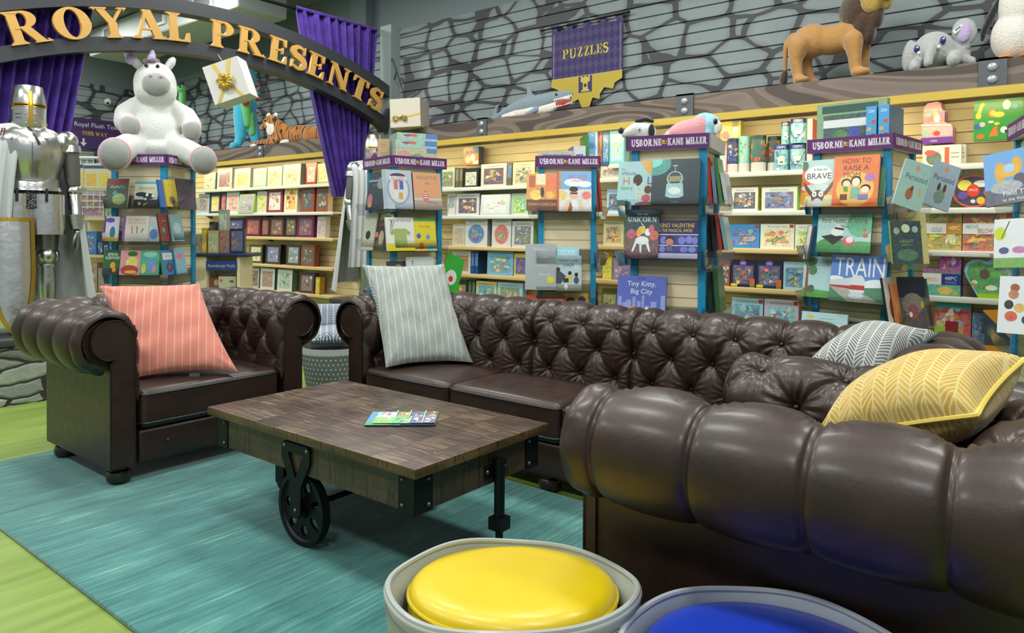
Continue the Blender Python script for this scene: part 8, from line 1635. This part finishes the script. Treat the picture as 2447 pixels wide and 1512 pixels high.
paint(mb, A, W_, H_, y=-.0062)
mb.build('cloth', M_BANNER, t, sharp=0)
mb = MB(); mb.tube([(-.12, -.012, H_*.975), (W_+.06, -.012, H_*.985)], .008, 8); mb.ball((W_+.07, -.012, H_*.985), .014, 10, 6); mb.ball((-.125, -.012, H_*.975), .012, 10, 6); mb.build('banner_rod', M_IRON, t)
for x in (.1, W_*.9): mb = MB(); mb.tube([(x, -.012, H_*.98), (x, .03, H_*.98)], .006, 6); mb.build('rod_hook', M_IRON, t)
# ================================================================ wayfinding sign on the far left wall
p0, p1, p2 = onx(160, 278, WX+.05), onx(262, 285, WX+.05), onx(165, 352, WX+.05); y0, y1 = p0.y-.75, p1.y+.55; z0, z1 = p2.z, p0.z
t = thing('wall_sign', 'purple wall sign reading Royal Flush Toilets THIS WAY on the far wall', 'sign', (WX+.05, y0, z0)); w = y1-y0; h = z1-z0
mb = MB(); mb.T = Matrix(((0, -1, 0, 0), (1, 0, 0, 0), (0, 0, 1, 0), (0, 0, 0, 1))); mb.color('#3b2359', .6); mb.box(0, w, 0, .01, 0, h)
A = [('r', 0, 0, 1, 1, '#3b2359', .0)]+[('r', 0, .08+i*.09, 1, .09+i*.09, '#563b78') for i in range(6)]+[('t', 'Royal Flush Toilets', .64, .80, .15, '#c8ccd8', .72), ('t', 'THIS WAY', .60, .52, .13, '#c9a42c', .38, 'R'), ('r', .50, .14, .515, .34, '#c8ccd8'), ('p', [(.48, .2), (.5075, .08), (.535, .2)], '#c8ccd8')]
paint(mb, A, w, h); mb.build('sign_board', M_CARD, t, sharp=0)

# ================================================================ wire grid rack and shelf unit at the far left
gp = onz(228, 609, .98); dpt = 7.3; gc = Vector(O3)+Vector(ray(228, 609))*dpt; gx = Vector((rgt[0], rgt[1], 0)); gy = Vector((fwd[0], fwd[1], 0)); s = dpt/F_PX
def gz(py): return float((O3+ray(228, py)*dpt)[2])
Mx = frame((gc.x, gc.y, 0), gx, gy, (0, 0, 1)); t = thing('game_shelf_unit', 'freestanding maple shelf unit between the left armour and the unicorn tower', 'shelf unit', M=Mx)
hw = 60*s
mb = MB(); mb.box(-hw, hw, .30, .32, 0, gz(400)); mb.build('back_panel', M_MAPLE, t)
for py in (521, 610, 699, 780): mb = MB(); z = gz(py); mb.rbox(0, .15, z-.012, 2*hw, .32, .028, .006, 2); mb.build('shelf_board', M_EDGEW, t)
mb = MB(); mb.box(-hw, hw, 0, .3, 0, .1); mb.build('kick_base', M_NAVY, t)
t2 = thing('wire_grid_rack', 'white wire grid rack with calendars on top of the left shelf unit', 'rack', M=Mx @ Matrix.Translation((0, 0, gz(500))))
zt = gz(378)-gz(500); mb = MB(); z0_ = 0
for x in np.linspace(-hw, hw, 9): mb.tube([(x, -.03, 0), (x, -.03, zt)], .004 if abs(x) < hw-.01 else .009, 6)
for z in np.linspace(.02, zt, 9): mb.tube([(-hw, -.03, z), (hw, -.03, z)], .004, 6)
mb.tube([(-hw, -.03, zt), (hw, -.03, zt)], .012, 8); mb.build('wire_grid', M_WHITE, t2); mb = MB()
for x in (-hw, hw): mb.tube([(x, -.03, 0), (x, .1, -.0)], .009, 6)
mb.build('feet', M_WHITE, t2)
def sbox(M, x0, x1, z0, z1, art, side, label, name='puzzle_box', cat='puzzle box', y=0, d=.07, lean=0):
    w, h = x1-x0, z1-z0; mb = MB(); mb.color(side); mb.box(-w/2, w/2, 0, d, 0, h); paint(mb, art, w, h, x0=-w/2)
    return solo(mb, name, M_PRINT, label, cat, M=M @ Matrix.Translation(((x0+x1)/2, y, z0+.001)) @ Matrix.Rotation(R(-lean), 4, 'X'), sharp=0)
X = lambda px: (px-228)*s
sbox(Mx, X(170), X(206), gz(448), gz(392), [('r', 0, 0, 1, 1, '#cfc890', .2), ('r', 0, .8, 1, .95, '#3a5a90'), ('r', .1, .1, .9, .6, '#d8b848', .3)], '#d0d0c8', 'small yellow calendar sheet on the wire rack, left one', 'calendar', 'calendar', -.045, .01)
sbox(Mx, X(208), X(272), gz(450), gz(394), [('r', 0, 0, 1, 1, '#d3cca0', .2), ('r', 0, .82, 1, .95, '#3a5a90'), ('r', .08, .1, .45, .6, '#d8a848', .4), ('r', .55, .1, .95, .6, '#d8c048', .4)], '#d0d0c8', 'wide yellow calendar sheet on the wire rack, right one', 'calendar', 'calendar', -.045, .01)
LW = [(191, 250, 520, 455, '#c8c4b8', ['#8a6a8a', '#d8a848', '#a84a5a', '#5a8a4a', '#c8b050'], 'violet and yellow flower puzzle box, top of the left shelf unit'), (252, 274, 520, 470, '#c8d0b0', ['#8ab05a', '#2f5fa0'], 'small green box on the top of the left shelf unit'),
      (191, 231, 608, 553, '#3a78b8', ['#2a5a98', '#c88a4a', '#e0c090', '#1f3a78'], 'blue box with a lamplit picture, second board of the left shelf unit'), (233, 246, 608, 575, '#22386a', ['#22386a', '#d8e0e8'], 'first small navy box on the second board'), (247, 259, 608, 575, '#22386a', ['#22386a', '#d8e0e8'], 'second small navy box on the second board'), (260, 272, 608, 575, '#22386a', ['#22386a', '#d8e0e8'], 'third small navy box on the second board'),
      (193, 232, 697, 628, '#a89a80', ['#8a7a60', '#a04a3a', '#c8b898', '#4a5a4a'], 'tan crowded box on the third board of the left shelf unit'), (234, 272, 697, 640, '#9a9080', ['#7a7068', '#b0a090', '#a8604a'], 'grey brown box beside the tan crowded one')]
for i, (a, b, yb_, yt_, base, pal, lb) in enumerate(LW): sbox(Mx, X(a), X(b), gz(yb_), gz(yt_), boxart(600+i, base, pal, (.08, .08, .08, .12), n=10 if b-a > 20 else 2), pal[0], lb, d=.1)

# ================================================================ cardboard puzzle stand between unicorn tower and far shelves
dpt = 6.9; gc = Vector(O3)+Vector(ray(512, 620))*dpt; s = dpt/F_PX; sc_ = s
def gz2(py): return float((O3+ray(512, py)*dpt)[2])
Ms = frame((gc.x, gc.y, 0), gx, gy, (0, 0, 1)); X2 = lambda px: (px-512)*s
t = thing('cardboard_display', 'maple coloured floor display with a navy counter and a dark blue lettered strip', 'display stand', M=Ms)
zt2 = gz2(612)
mb = MB(); mb.rbox((X2(440)+X2(596))/2, .17, zt2+.012, X2(596)-X2(440), .4, .035, .01, 2); mb.build('counter_top', M_NAVY, t)
for a, b in ((445, 493), (566, 573)): mb = MB(); mb.box(X2(a), X2(b), .0, .34, 0, zt2); mb.build('side_panel', M_PANEL, t)
mb = MB(); mb.box(X2(493), X2(566), .30, .33, 0, zt2); mb.build('back_panel', M_PANEL, t)
mb = MB(); mb.color('#24408a'); a, b = X2(493), X2(567); z0_, z1_ = gz2(645), gz2(623); mb.box(a, b, -.006, .004, z0_, z1_); paint(mb, [('t', 'Ravensburger Puzzle', .5, .5, .36, '#b8c4dc', .88)], b-a, z1_-z0_, x0=a, z0=z0_, y=-.006); mb.build('brand_strip', M_CARD, t, sharp=0)
for py in (728, 800): mb = MB(); mb.box(X2(493), X2(566), .0, .3, gz2(py)-.01, gz2(py)); mb.build('inner_shelf', M_PANEL, t)
sbox(Ms, X2(494), X2(518), gz2(728), gz2(664), [('r', 0, 0, 1, 1, '#7a4028', .2), ('e', .7, .8, .25, .12, '#a8a498', .3), ('e', .4, .4, .1, .15, '#c88a6a', .2)], '#6a3020', 'rust brown box inside the blue-topped display', y=.06, d=.08)
sbox(Ms, X2(518), X2(560), gz2(728), gz2(661), [('r', 0, 0, 1, 1, '#c0c4a4', .08), ('e', .15, .85, .08, .06, '#a8703a', .3), ('e', .75, .82, .14, .05, '#5a5f52', .2), ('e', .5, .5, .07, .08, '#3a3a36', .2), ('e', .75, .5, .06, .07, '#3a3a36', .2), ('l', .8, .5, .8, .3, .015, '#5a5a50'), ('r', .2, .08, .7, .1, '#7a7a68')], '#a8ac8c', 'pale sage box with two dark insects inside the blue-topped display', y=.04, d=.08)
for i, (a, b, yt_, base, pal, lb, yy, dd) in enumerate([(480, 492, 545, '#c9a427', ['#c9a427', '#e0c050'], 'bright yellow box upright on the blue counter', .02, .1), (494, 506, 530, '#17191c', ['#17191c', '#4a4a4a'], 'black camera-like box on the blue counter', .06, .1), (497, 521, 551, '#b8a578', ['#8f9a80', '#c8ccb8', '#5a6a60'], 'tan framed box with small landscapes on the blue counter', .0, .05), (522, 547, 550, '#8f7a58', ['#7a4a4a', '#c8a080', '#4a3a30'], 'brown box with portrait panels on the blue counter', .02, .05), (548, 583, 546, '#22264a', ['#2a3058', '#b86a3a', '#6a7a4a', '#8a4a2a'], 'navy box with a copper fox picture on the blue counter', .01, .05), (508, 530, 500, '#8fa08c', ['#8fa08c', '#a8b8a4', '#6a7a68'], 'grey green box at the rear of the blue counter', .14, .06), (460, 478, 560, '#a8a498', ['#8a7a6a', '#3a3a3a'], 'low grey box at the left end of the blue counter', .03, .1)]):
    sbox(Ms, X2(a), X2(b), zt2+.03, gz2(yt_), boxart(700+i, base, pal, (.1, .08, .1, .1), n=5), base, lb, y=yy, d=dd)
